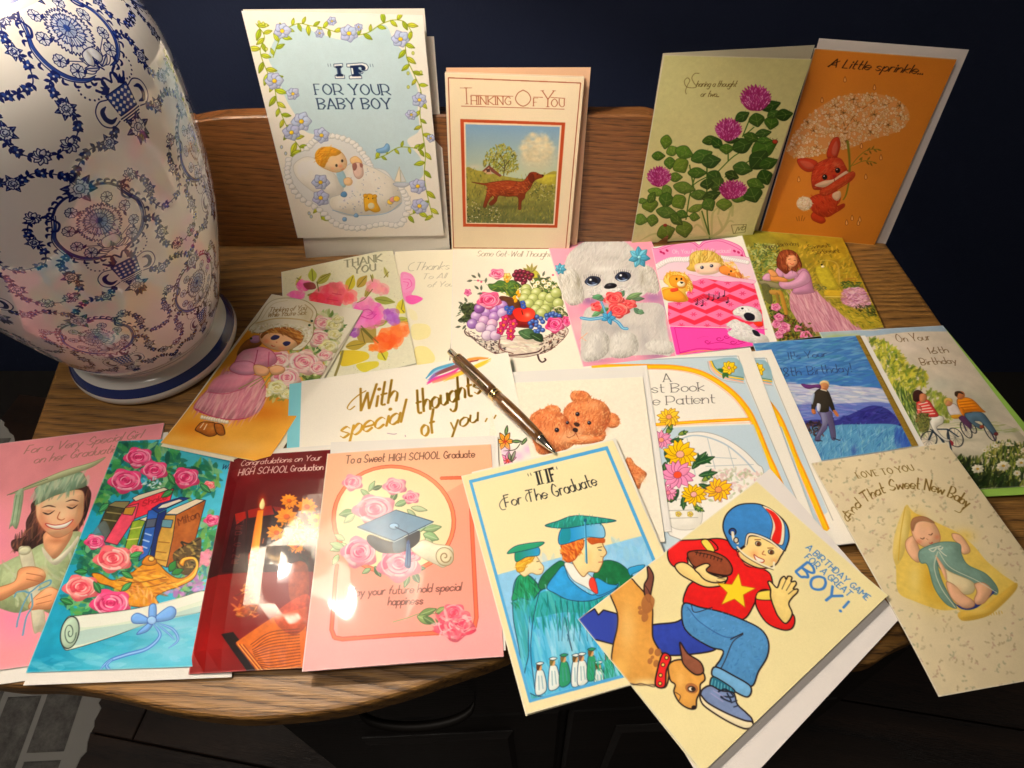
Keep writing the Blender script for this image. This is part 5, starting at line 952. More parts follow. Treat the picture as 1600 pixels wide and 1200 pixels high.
# --- girl in pink bed card
Q = quad3((1018, 386), (1163, 369), zz(3), bl=(1056, 556)); a = art_for(Q, 'f3ede2'); a.fr(850, 350, 4.706)
def art_bed(a):
    a.pf = 0.5
    PK, HP = 'f79cc8', 'f45cb0'
    a.poly([(790, 175), (830, 180), (1000, 120), (1090, 125), (1140, 155), (1180, 125), (1300, 112), (1440, 165), (1480, 240), (1480, 260), (820, 290)], PK, o='c83c8c', ow=1.6)
    a.line([(845, 190), (1000, 140), (1090, 140), (1140, 172), (1190, 138), (1300, 128), (1440, 190), (1460, 230)], 'd84c94', 4)
    for x, y in ((860, 205), (880, 215), (905, 195), (1400, 200), (1430, 210), (1455, 235)): a.poly(ell(x, y, 12, 8, 40), 'c42868')
    a.text('Oh, You Are You Precious!', 945, 218, 1370, 212, 30, 'fbd0e4', .12)
    a.poly([(790, 350), (840, 280), (960, 250), (1080, 250), (1300, 235), (1500, 250), (1540, 330), (1540, 430), (1100, 430), (820, 400)], 'f5d6e4', o='d8a0b8', ow=1)
    for k in range(18): x = 810+k*16; y = 330-70*math.sin(min(1.57, k*.16)); a.poly(ell(x, y, 22, 20, 0, 8, .1), 'f8f0ee', o='d8b8c4', ow=.8)
    for k in range(14): a.poly(ell(1300+k*15, 245+k*3, 18, 15, 0, 8), 'f8f0ee', o='d8b8c4', ow=.8)
    a.poly([(1070, 300), (1075, 230), (1120, 200), (1200, 195), (1270, 220), (1320, 280), (1300, 330), (1120, 350), (1050, 330)], 'dcb660', o='a8843c', ow=1); a.dabs([(1075, 290), (1090, 220), (1200, 200), (1290, 240), (1310, 300), (1200, 280)], 130, ['f0d890', 'c49c48', 'e6c874', 'a8803c'], 60, 6, -70, 50, .7)
    a.poly([(1110, 300), (1180, 285), (1290, 290), (1300, 340), (1240, 370), (1150, 370), (1115, 345)], 'f8d4bc'); a.soft(1130, 345, 18, 14, 'f0948c', .5); a.soft(1270, 330, 18, 14, 'f0948c', .5)
    for e in ((1162, 320), (1232, 308)): a.poly(ell(e[0], e[1], 13, 12), '3c3c50'); a.poly(ell(e[0]-4, e[1]-4, 4, 4), 'fff')if 0 else a.poly(ell(e[0]-4, e[1]-4, 4, 4), 'ffffff')
    a.poly([(1290, 320), (1340, 305), (1400, 330), (1450, 370), (1450, 400), (1370, 385), (1300, 360)], 'f0944c', o='b0582c', ow=1); a.dabs([(1320, 280), (1400, 290), (1460, 380), (1510, 390), (1480, 410), (1400, 370)], 50, ['f0c060', 'e09040', 'f8dca0'], 40, 7, 30, 50, .8); a.poly(ell(1375, 348, 7, 7), '2a1a14'); a.poly(ell(1360, 370, 6, 5), '2a1a14')
    Bl = [(1100, 410), (1170, 385), (1250, 395), (1340, 410), (1450, 410), (1540, 430), (1600, 640), (1620, 770), (912, 748), (912, 580), (1030, 560), (1060, 490)]
    a.poly(Bl, 'f2405c', sm=False); a.clip = a.mask(Bl, False)
    for r in range(5):
        for c in range(7):
            x = 780+c*190+(r % 2)*100+r*10; y = 420+r*80+c*4
            if r % 1 == 0: a.poly([(x-105, y), (x, y-42), (x+105, y+2), (x+5, y+45)], 'f888b0', sm=False); [a.line([(x+math.cos(t)*4, y+math.sin(t)*3), (x+math.cos(t)*24, y+math.sin(t)*16)], 'e0386c', 5) for t in np.arange(0, 6.2, 1.047)]
    a.clip = None
    a.poly([(1060, 370), (1140, 385), (1200, 380), (1260, 390), (1330, 385), (1420, 400), (1540, 415), (1540, 440), (1440, 425), (1340, 425), (1240, 410), (1170, 400), (1100, 420)], 'f8c4dc', o='dc84ac', ow=1)
    for k in range(5): pts = [(1100+i*27+k*6, 565-8*math.sin(i*.5)*3+k*9-i*6) for i in range(10)]; a.line(pts, '4a1c34', 2)
    for x, y in ((1120, 590), (1160, 600), (1205, 550), (1240, 560), (1280, 545), (1320, 530), (1345, 578)): a.line([(x+8, y), (x+8, y-40)], '2a1020', 4); a.poly(ell(x, y, 9, 6, -20), '2a1020')
    # lion
    LN = [(880, 420), (900, 370), (960, 350), (1040, 370), (1080, 420), (1095, 480), (1040, 500), (1060, 560), (1000, 575), (960, 570), (900, 560), (850, 520), (870, 470), (920, 460)]
    a.poly(LN, 'f3c868', o='c07c2c', ow=1); a.dabs([(890, 420), (920, 360), (1040, 370), (1090, 470), (1050, 490), (1040, 400), (940, 380)], 70, ['e8a83c', 'f8dc94', 'c88428'], 46, 6, 60, 50, .8)
    a.poly([(920, 400), (960, 378), (1020, 385), (1050, 430), (1030, 470), (980, 470), (935, 450)], 'f4a040', o='b86c20', ow=1); a.poly([(860, 500), (940, 470), (1010, 500), (1050, 560), (980, 572), (900, 555)], 'f0a03c', .9, o='b86c20', ow=1)
    a.poly(ell(1008, 440, 30, 22), 'fbe8c8'); a.poly([(1000, 425), (1025, 428), (1012, 440)], '241814'); [a.poly(ell(x, 404, 7, 9), '241814') for x in (975, 1010)]; a.poly([(930, 480), (980, 470), (985, 490), (940, 500)], 'e8503c')
    a.poly([(912, 752), (1620, 775), (1640, 960), (966, 962)], HP, sm=False); a.line([(1640, 775), (960, 762), (1000, 950), (1300, 915), (1440, 920)], 'd01c80', 4, sm=False)
    a.line([(1000, 945), (1150, 915), (1300, 925), (1440, 905)], 'd01c80', 5); a.line([(1000, 958), (1150, 932), (1300, 938), (1400, 925)], 'f4b860', 6)
    for cx, cy, r in ((1200, 865, 24), (1290, 845, 30), (1390, 870, 26), (1340, 830, 22), (1445, 855, 24)): a.line([(cx+r*math.cos(t)*(1-t/9), cy+r*math.sin(t)*(1-t/9)*.6) for t in np.linspace(0, 6, 12)], 'c01070', 5)
    a.line([(1200, 885), (1300, 870), (1400, 890), (1480, 870)], 'c01070', 4); a.lines([[(1125, 845), (1170, 828), (1210, 830)]], 'd84c94', 3)
    # dog
    a.poly([(1340, 740), (1400, 700), (1450, 720), (1500, 740), (1560, 790), (1640, 830), (1640, 890), (1460, 860), (1380, 830), (1350, 800), (1380, 770)], 'ece8e4', n=.05); a.dabs([(1340, 740), (1450, 720), (1600, 820), (1600, 880), (1380, 830)], 200, ['faf8f4', 'c8c4c4', 'dcd8d4'], 26, 5, 20, 60, .6)
    a.poly([(1390, 640), (1450, 605), (1530, 612), (1590, 650), (1600, 720), (1540, 720), (1480, 710), (1440, 680), (1400, 670)], 'efece8', o='a8a4a4', ow=.8); a.dabs([(1400, 630), (1530, 615), (1590, 660), (1580, 710), (1450, 680)], 100, ['faf8f4', 'c4c0c0'], 22, 5, 20, 60, .6)
    a.poly([(1470, 665), (1500, 652), (1545, 670), (1545, 705), (1500, 712), (1475, 690)], '1c1c28'); a.poly(ell(1458, 622, 10, 7), '241c20'); a.poly([(1530, 780), (1570, 790), (1590, 825), (1550, 820)], '20202c'); a.poly([(1540, 725), (1600, 720), (1610, 750), (1570, 755)], 'e8442c')
art_bed(a)
card(Q, a, 'bright pink card of a child tucked up in a checked bed with a toy lion', (0.83, 0.79, 0.72), rough=.38)

# --- sweet sixteen card
Q = quad3((1156, 358), (1316, 372), zz(4), bl=(1214, 534), br=(1381, 512)); a = art_for(Q, 'a59a48'); a.fr(1150, 350, 6)
def art_sixteen(a):
    a.poly([(0, 0), (1100, 0), (1500, 1100), (200, 1200)], '8c8638', sm=False, g=('b8922c', (300, 300), (1100, 200))); a.noise(.16, 50, 21); a.noise(.1, 14, 22)
    GR = ['5a6a34', '8c9850', '3c4c28', 'a8a85c', 'c0b468', '6c7838']
    a.dabs([(100, 220), (450, 220), (480, 520), (220, 540)], 380, ['6c8048', 'a8b078', '3f5430', 'c4c490', '52683a'], 40, 13, -20, 70, .7)
    a.dabs([(650, 200), (1080, 260), (1200, 600), (900, 640), (700, 500)], 300, ['b09434', 'c8a840', '8c7c30', '6c6a2c', 'dcb850'], 46, 12, -70, 50, .5)
    a.dabs([(200, 560), (560, 620), (560, 900), (300, 820)], 200, GR, 46, 12, -80, 40, .6); a.dabs([(880, 620), (1250, 700), (1380, 980), (1200, 990), (1000, 780)], 320, ['8c8434', 'b09c40', '5c6428', 'c8ac48'], 50, 10, 30, 40, .6)
    a.poly([(800, 410), (860, 390), (920, 430), (970, 520), (1000, 590), (960, 620), (880, 590), (820, 500)], 'b8a83c', .8, n=.1); a.lines([[(830, 350), (900, 345), (980, 385), (1010, 560)]], 'c4a85c', 10, a=.7); a.poly(ell(860, 402, 14, 10), 'f0e8d0'); a.poly(ell(850, 385, 8, 8), '2a2416')
    a.poly([(900, 620), (1100, 640), (1060, 690), (900, 680)], 'c8a438', .8); a.line([(880, 682), (1080, 684)], 'e0cc84', 7); a.lines([[(1040, 520), (1140, 510)], [(1040, 535), (1140, 530)]], 'a87838', 9)
    a.dabs([(1030, 540), (1170, 550), (1150, 600), (1040, 600)], 50, ['3c4c24', '5c6c30'], 30, 12, 0, 60, .8); a.dabs([(780, 560), (900, 590), (880, 620), (780, 610)], 40, ['5a5c34', '8c8c5c'], 30, 9, 0, 60, .8)
    a.poly([(1050, 620), (1110, 600), (1190, 610), (1240, 680), (1270, 760), (1200, 790), (1090, 770), (1030, 720), (1080, 680)], 'c890a8', .8); a.dabs([(1050, 620), (1190, 610), (1270, 760), (1190, 790), (1040, 730)], 200, ['d8a4b8', 'b87894', 'e8c0cc', 'a86c88'], 36, 14, 0, 60, .7)
    a.dabs([(1150, 780), (1280, 770), (1320, 860), (1220, 840)], 50, ['3a3c1c', '54602c'], 40, 9, 40, 40, .8)
    a.text('Happy Birthday,', 300, 232, 655, 200, 40, '4a3c1c', .085, sl=.2, pen=(.6, .5)); a.text('Sweet', 735, 238, 915, 218, 48, '5a4418', .085, sl=.2, pen=(.6, .5)); a.text('Sixteen!', 780, 290, 990, 272, 48, '5a4418', .085, sl=.2, pen=(.6, .5))
    # wall and post
    a.poly([(230, 530), (440, 560), (470, 600), (440, 610), (250, 570)], '8c8468', o='5a5440'); a.poly([(250, 570), (340, 580), (360, 740), (280, 720)], '5c5c3c', .8); a.poly([(340, 620), (460, 628), (470, 660), (350, 660)], 'b88c4c'); a.poly([(440, 640), (480, 650), (525, 830), (490, 845)], 'b0843c'); a.poly([(400, 660), (430, 655), (450, 790), (430, 790)], '8c6c34', .8)
    # girl
    SK = [(560, 640), (640, 640), (800, 630), (880, 700), (1020, 830), (1150, 950), (1220, 990), (1100, 1010), (900, 1010), (780, 1000), (740, 990), (660, 960), (620, 900), (580, 840), (550, 780)]
    a.poly(SK, 'cc94a0', n=.05); a.dabs(SK, 320, ['dcacb4', 'b87c8c', 'e4bcc0', 'c48c98', 'a86c7c'], 130, 9, 62, 14, .5, .02)
    a.poly([(590, 600), (600, 520), (640, 440), (700, 420), (750, 480), (780, 610), (790, 640), (640, 660), (580, 640)], 'c48ca8', o='8c5470', ow=1); a.poly([(415, 430), (470, 400), (500, 450), (480, 500), (430, 480)], 'd09cb8', o='8c5470', ow=.8); a.poly([(500, 450), (600, 440), (650, 480), (560, 520), (500, 500)], 'd09cb8')
    a.poly([(680, 440), (740, 470), (750, 540), (660, 590), (540, 612), (470, 600), (440, 560), (470, 530), (540, 545), (620, 510)], 'd4a0ba', o='8c5470', ow=1); a.poly([(260, 510), (300, 470), (360, 470), (360, 530), (290, 530)], 'd4a0ba', o='8c5470', ow=1)
    a.poly([(355, 480), (400, 485), (470, 500), (530, 520), (520, 545), (440, 540), (360, 530)], 'd8945c', o='9c5c38', ow=.8); a.poly([(330, 440), (370, 430), (420, 460), (430, 490), (370, 495)], 'dc9c68', o='9c5c38', ow=.8)
    HR = [(430, 400), (430, 330), (460, 270), (520, 245), (590, 255), (640, 300), (670, 370), (670, 410), (640, 410), (620, 450), (590, 440), (560, 440), (520, 470), (470, 440)]
    a.poly(HR, '7c4028', o='4a2418', ow=1); a.poly([(520, 350), (540, 300), (600, 295), (630, 340), (620, 390), (580, 410), (560, 440), (530, 400)], 'e0a078', o='8c5438', ow=.8)
    a.dabs(HR, 90, ['9c5838', '5c2c1c', 'b46c44'], 60, 6, 70, 30, .6); a.poly([(528, 345), (545, 310), (605, 300), (628, 345), (622, 380), (580, 405), (545, 395)], 'e0a078')
    a.line([(545, 335), (565, 330)], '4a2c1c', 5); a.line([(598, 345), (615, 345)], '4a2c1c', 5); a.line([(562, 372), (580, 382), (600, 375)], 'b84438', 5); a.soft(545, 370, 14, 14, 'd0705c', .5)
    FL = ['a83c6c', 'd8749c', 'e8a0bc', 'f4c8d4']
    a.dabs([(320, 780), (480, 840), (600, 900), (780, 1000), (780, 1080), (390, 1110)], 260, ['3c4a20', '5a6428', '2c3818', '7c5830', '4c2c24'], 40, 15, 0, 80, .9)
    for x, y, r in ((395, 780, 56), (425, 875, 58), (480, 965, 70), (390, 940, 56), (700, 1035, 60), (620, 975, 46), (410, 1040, 54), (450, 1000, 50), (745, 1060, 36)): a.rose(x, y, r, FL, .66, NZ.uniform(0, 90))
    for k in range(24): a.leaf(NZ.uniform(500, 780), NZ.uniform(900, 1080), 36, NZ.uniform(0, 360), 18, jit('6a5a2c', .08), None)
art_sixteen(a)
card(Q, a, 'green sweet sixteen card of a girl in a pink dress by a garden wall', (0.80, 0.76, 0.66), back_off=(-0.0045, 0.0))

# --- 16th birthday bicycles card, green envelope
zE = zz(4.6)
E4 = [onz(1477, 513, zE), None, None, None]; b2 = onz(1540, 776, zE); ex = unit(onz(1640, 771, zE)-b2); rt = onz(1477, 513, zE)
E4 = [onz(1300, 521, zE), rt, onz(1690, 768, zE), onz(1440, 781, zE)]
envelope(E4, 'bright lime green envelope under the bicycle card', (0.36, 0.62, 0.10))
zc = zz(5.3)
Q = [onz(1280, 519, zc), onz(1473, 509, zc), onz(1662, 757, zc), onz(1415, 771, zc)]; a = art_for(Q, 'd8cdb8'); a.fr(1350, 500, 4.136)
def art_bikes(a):
    a.poly([(-400, 0), (900, 0), (1500, 1200), (0, 1200)], 'dccfbc', sm=False); a.noise(.04, 60, 5)
    a.poly([(-320, 60), (-100, 60), (60, 70), (200, 45), (520, 35), (560, 70), (300, 75), (60, 100), (-100, 120), (-320, 110)], '9ab4cc', .8); a.soft(-180, 110, 120, 30, 'a8b86c', .8); a.soft(-80, 105, 60, 20, 'b8bc60', .7)
    a.soft(700, 560, 260, 170, 'a8ac98', .55); a.soft(480, 400, 160, 60, 'b4b8a8', .5); a.soft(250, 160, 200, 60, 'ecdcd0', .5)
    a.dabs([(40, 130), (200, 180), (280, 280), (400, 340), (380, 420), (320, 440), (300, 620), (200, 450)], 520, ['a8a83c', 'c8c04c', '7c8c34', 'd8cc64', '5c7030'], 46, 12, -60, 60, .65)
    a.dabs([(400, 440), (480, 460), (560, 540), (560, 640), (480, 660), (400, 560)], 200, ['8c9c40', 'a8ac50', '6c7c38'], 36, 12, -80, 50, .6)
    a.dabs([(200, 440), (300, 480), (420, 640), (400, 700), (320, 700)], 220, ['4c6430', '8ca454', 'c8d08c', '2c4424'], 80, 4, -110, 16, .8)
    a.poly([(400, 680), (560, 650), (900, 660), (1050, 780), (1050, 900), (700, 900), (520, 880)], 'd4cbb4', .9); a.noise(.05, 18, 7); a.soft(640, 760, 120, 16, 'a8a48c', .6); a.soft(880, 700, 120, 30, 'b4b49c', .6); a.dabs([(560, 650), (900, 650), (960, 720), (600, 690)], 60, ['8c9c5c', 'b0b488'], 60, 7, 0, 10, .5)
    WH = '2a2c30'
    def wheel(x, y, rx, ry, an): q = ell(x, y, rx, ry, an, 22); a.line(np.vstack([q, q[:1]]), WH, 6); a.lines([[q[i], q[(i+11) % 22]] for i in range(0, 11, 2)], '6c6c68', 1.5)
    wheel(410, 760, 52, 56, 20); wheel(580, 745, 66, 46, 60); wheel(650, 695, 26, 60, -30); wheel(690, 680, 18, 42, -30); wheel(800, 700, 26, 76, -28)
    a.lines([[(410, 760), (440, 690), (560, 850), (530, 690), (440, 690)], [(530, 690), (600, 740)], [(420, 690), (500, 760), (560, 860)]], '1f3040', 9, sm=False); a.lines([[(610, 600), (650, 700)], [(700, 590), (800, 700), (840, 770)]], '3a2c48', 7)
    a.poly([(415, 620), (450, 600), (500, 610), (500, 650), (460, 680), (500, 740), (545, 760), (520, 770), (450, 710), (420, 660)], 'ece6d8', o='6c6860', ow=1); a.poly([(330, 515), (400, 500), (440, 550), (470, 600), (430, 610), (380, 600), (345, 560)], 'd84c48', o='6c1c1c', ow=1)
    for k in range(5): a.line([(335+k*5, 530+k*16), (400+k*12, 515+k*18)], 'f4e4d4', 7)
    a.poly([(330, 530), (360, 550), (350, 620), (325, 640), (335, 590)], 'e07468', o='8c2c24', ow=1); a.lines([[(335, 560), (360, 565)], [(332, 590), (355, 595)]], 'f4e4d4', 6)
    a.poly([(305, 490), (310, 450), (340, 435), (370, 455), (360, 490), (340, 510), (315, 510)], '3c2420'); a.poly([(350, 465), (380, 460), (395, 480), (380, 515), (350, 510)], 'c88460', o='6c3c28', ow=.8); a.poly([(330, 600), (400, 590), (410, 690), (350, 700)], '6c6c3c', .8); a.dabs([(330, 600), (410, 590), (415, 690), (350, 700)], 60, ['8c8c50', '3c4424'], 24, 5, 0, 80, .8)
    a.poly([(570, 780), (545, 760), (560, 800)], '8c2c34')
    a.poly([(525, 540), (570, 525), (610, 560), (620, 600), (550, 600)], 'd8ccc8', o='6c645c', ow=1); a.poly(ell(535, 515, 26, 26), 'c88c68'); a.poly([(505, 505), (520, 488), (555, 492), (560, 515), (530, 505), (515, 530)], 'd8b068'); a.poly([(550, 600), (610, 595), (620, 615), (570, 622)], 'c89434')
    a.poly([(600, 615), (640, 600), (680, 640), (680, 690), (630, 650)], '5c3c58'); a.poly([(590, 500), (640, 485), (690, 500), (750, 560), (770, 580), (700, 575), (640, 585), (605, 560)], 'e08c2c', o='7c4414', ow=1)
    for k in range(4): a.line([(600+k*6, 515+k*18), (690+k*14, 505+k*18)], 'b0601c', 5)
    a.poly([(605, 560), (625, 600), (640, 600), (630, 555)], 'd8842c'); a.poly(ell(612, 470, 28, 26), 'b87850'); a.poly([(575, 470), (578, 448), (610, 445), (632, 465), (600, 458), (590, 480)], '3c2818')
    a.poly([(640, 590), (720, 580), (760, 590), (800, 640), (850, 720), (830, 730), (780, 680), (740, 640), (700, 640), (750, 670), (740, 690), (670, 640)], '5c7484', o='2c3c48', ow=1); a.poly(ell(750, 675, 14, 12), '9c4c34'); a.poly(ell(842, 722, 14, 12), '6c2c2c')
    # meadow with daisies
    a.dabs([(600, 880), (720, 900), (820, 800), (950, 780), (1100, 850), (1250, 1080), (750, 1100)], 900, ['3c4c24', '6c7c38', '2c3c1c', '8c9444', '1f2c18', 'a8a458'], 60, 8, -80, 30, .8)
    a.dabs([(620, 900), (760, 930), (1000, 1060), (760, 1090)], 150, ['1f2c18', '2c3c1c'], 60, 12, -60, 50, .7)
    for x, y, r in ((730, 955, 44), (895, 935, 50), (1010, 915, 44), (985, 985, 28), (840, 800, 22), (920, 790, 22), (770, 830, 20), (1020, 830, 22)): a.daisy(x, y, r, 9, 'e4dcc8', 'c09838', None, .22, sq=.75)
    for k in range(40): a.poly(ell(NZ.uniform(780, 1080), NZ.uniform(770, 900), 7, 6, 0, 6), jit('dccfae', .05))
    BR = '6a5030'
    a.text('On Your', 215, 138, 430, 125, 58, BR, .05, sl=.25, xh=.45, pen=(.6, .5)); a.text('16th', 410, 210, 540, 202, 46, BR, .06, sl=.2, xh=.5); a.text('Birthday', 365, 280, 590, 268, 50, BR, .055, sl=.25, xh=.45)
art_bikes(a)
card(Q, a, 'tall birthday card of three friends riding bicycles past daisies', (0.45, 0.62, 0.25), rough=.45)

# --- 18th birthday card
Q = quad3((1176, 536.5), (1343.5, 524), zz(6.2), bl=(1250, 725), br=(1435, 697)); a = art_for(Q, '5a84b0'); a.fr(1170, 500, 5.2185)
def art_eighteen(a):
    F_ = [(-50, 195), (870, 128), (1330, 1030), (300, 1220)]
    a.poly([(-80, 180), (920, 100), (1420, 1040), (200, 1300)], '8c7434', sm=False); a.dabs([(860, 130), (925, 125), (1400, 1030), (1330, 1035)], 160, ['a08840', '6c5828', '5c4c20', 'b09a50'], 40, 4, 0, 40, .5)
    a.poly(F_, '5484b4', sm=False, g=('4c78b4', (400, 150), (600, 520))); a.clip = a.mask(F_, False)
    a.dabs([(-50, 190), (870, 130), (1080, 520), (100, 540)], 420, ['4a7cac', '6c9cc4', '3c6498', '8cb0cc', '44709c', '5c94a8'], 110, 16, -8, 16, .4)
    a.poly([(100, 490), (300, 510), (600, 540), (900, 545), (1100, 570), (1150, 680), (900, 690), (400, 690), (150, 620)], 'c4c8d8', .85); a.dabs([(120, 500), (500, 520), (1080, 560), (1140, 670), (700, 690), (200, 640)], 260, ['dcd8dc', 'a8acc8', 'ece4dc', '8c98c0', 'b4b8d0'], 120, 14, 4, 8, .5)
    a.poly([(200, 700), (600, 690), (1140, 680), (1250, 860), (1000, 850), (600, 900), (300, 820)], '6c78b8', .9); a.dabs([(200, 700), (1140, 690), (1200, 800), (400, 820)], 150, ['7c8cc4', '5464a8', '98a0cc', '8c88c0'], 90, 14, 0, 14, .5)
    a.poly([(440, 830), (560, 810), (700, 820), (860, 760), (1000, 700), (1120, 720), (1200, 790), (1240, 870), (1000, 850), (800, 860), (600, 870), (480, 860)], '38387c', .9); a.dabs([(560, 830), (860, 770), (1050, 710), (1200, 800), (1230, 870), (800, 850)], 160, ['2c2c6c', '4c4c94', '3c3c80'], 60, 14, -20, 40, .6)
    a.poly([(480, 900), (700, 860), (900, 850), (1250, 870), (1420, 1100), (400, 1220)], '6498bc', .95); a.dabs([(480, 900), (1240, 880), (1350, 1050), (600, 1160)], 600, ['7cacc8', '4c80a8', '94bcd0', '5c90b4', '3c6c9c', '8cb4c0'], 60, 5, -70, 40, .7); a.soft(1270, 990, 60, 80, '34449c', .7); a.soft(870, 1060, 26, 50, '3c4c94', .7); a.dabs([(1200, 880), (1260, 880), (1340, 1020), (1220, 1020)], 60, ['3c5ca4', '4c6cb4'], 70, 8, -80, 20, .6)
    a.dabs([(480, 850), (600, 830), (620, 940), (540, 960)], 90, ['3a2c2c', '5a4440', '241c20', '6c4c44'], 30, 12, 0, 90, .8)
    # walking figure
    a.poly([(580, 740), (680, 740), (700, 800), (720, 900), (720, 970), (690, 970), (670, 880), (650, 820), (650, 880), (600, 940), (590, 985), (550, 980), (570, 920), (610, 850), (600, 790)], '6c6484', o='3a3450', ow=1); a.poly([(600, 750), (640, 760), (660, 840), (620, 870), (590, 930), (560, 950), (610, 850)], '8c8ca8', .8)
    a.poly([(545, 600), (590, 560), (650, 570), (680, 620), (715, 730), (700, 745), (670, 700), (660, 745), (590, 745), (600, 690), (560, 700), (550, 730), (525, 725), (530, 660)], '3a342c', o='201c1c', ow=1); a.poly([(520, 630), (545, 595), (550, 620), (530, 690)], 'a8b4cc'); a.poly([(570, 680), (600, 690), (590, 745), (570, 730)], 'c8ccd8')
    a.poly([(700, 740), (720, 735), (748, 775), (730, 785)], 'c07848'); a.poly([(525, 725), (550, 730), (560, 760), (540, 768), (525, 750)], 'b87448')
    a.poly(ell(630, 535, 36, 40), 'c08860'); a.poly([(595, 530), (595, 505), (630, 492), (665, 505), (668, 535), (650, 515), (615, 515)], 'e0c494'); a.line([(620, 560), (645, 560)], '7c4034', 4); a.soft(640, 545, 18, 14, '8c5840', .5); a.line([(600, 565), (650, 578)], 'd8cfc0', 9)
    a.poly([(600, 555), (560, 550), (500, 560), (460, 545), (440, 520), (480, 525), (530, 530), (590, 525)], '6c3c74', o='4a2454', ow=1)
    a.lines([[(700, 960), (740, 975), (760, 980)], [(560, 980), (610, 985)]], '2c2c3c', 9); a.clip = None
    NV = '2c3c5c'
    a.text("It's Your", 340, 320, 650, 300, 62, NV, .06, sl=.25, xh=.45, pen=(.6, .5)); a.text('18th', 262, 462, 440, 450, 74, NV, .055, sl=.2, xh=.5); a.text('Birthday!', 500, 445, 850, 420, 74, NV, .055, sl=.2, xh=.5, pen=(.6, .5))
art_eighteen(a)
card(Q, a, 'blue birthday card of a young man walking in grass, gold strip down its side', (0.8, 0.76, 0.7), rough=.4, backC4=[q-np.array([0, 0, .0007])+unit(Q[1]-Q[0])*.005 for q in Q])

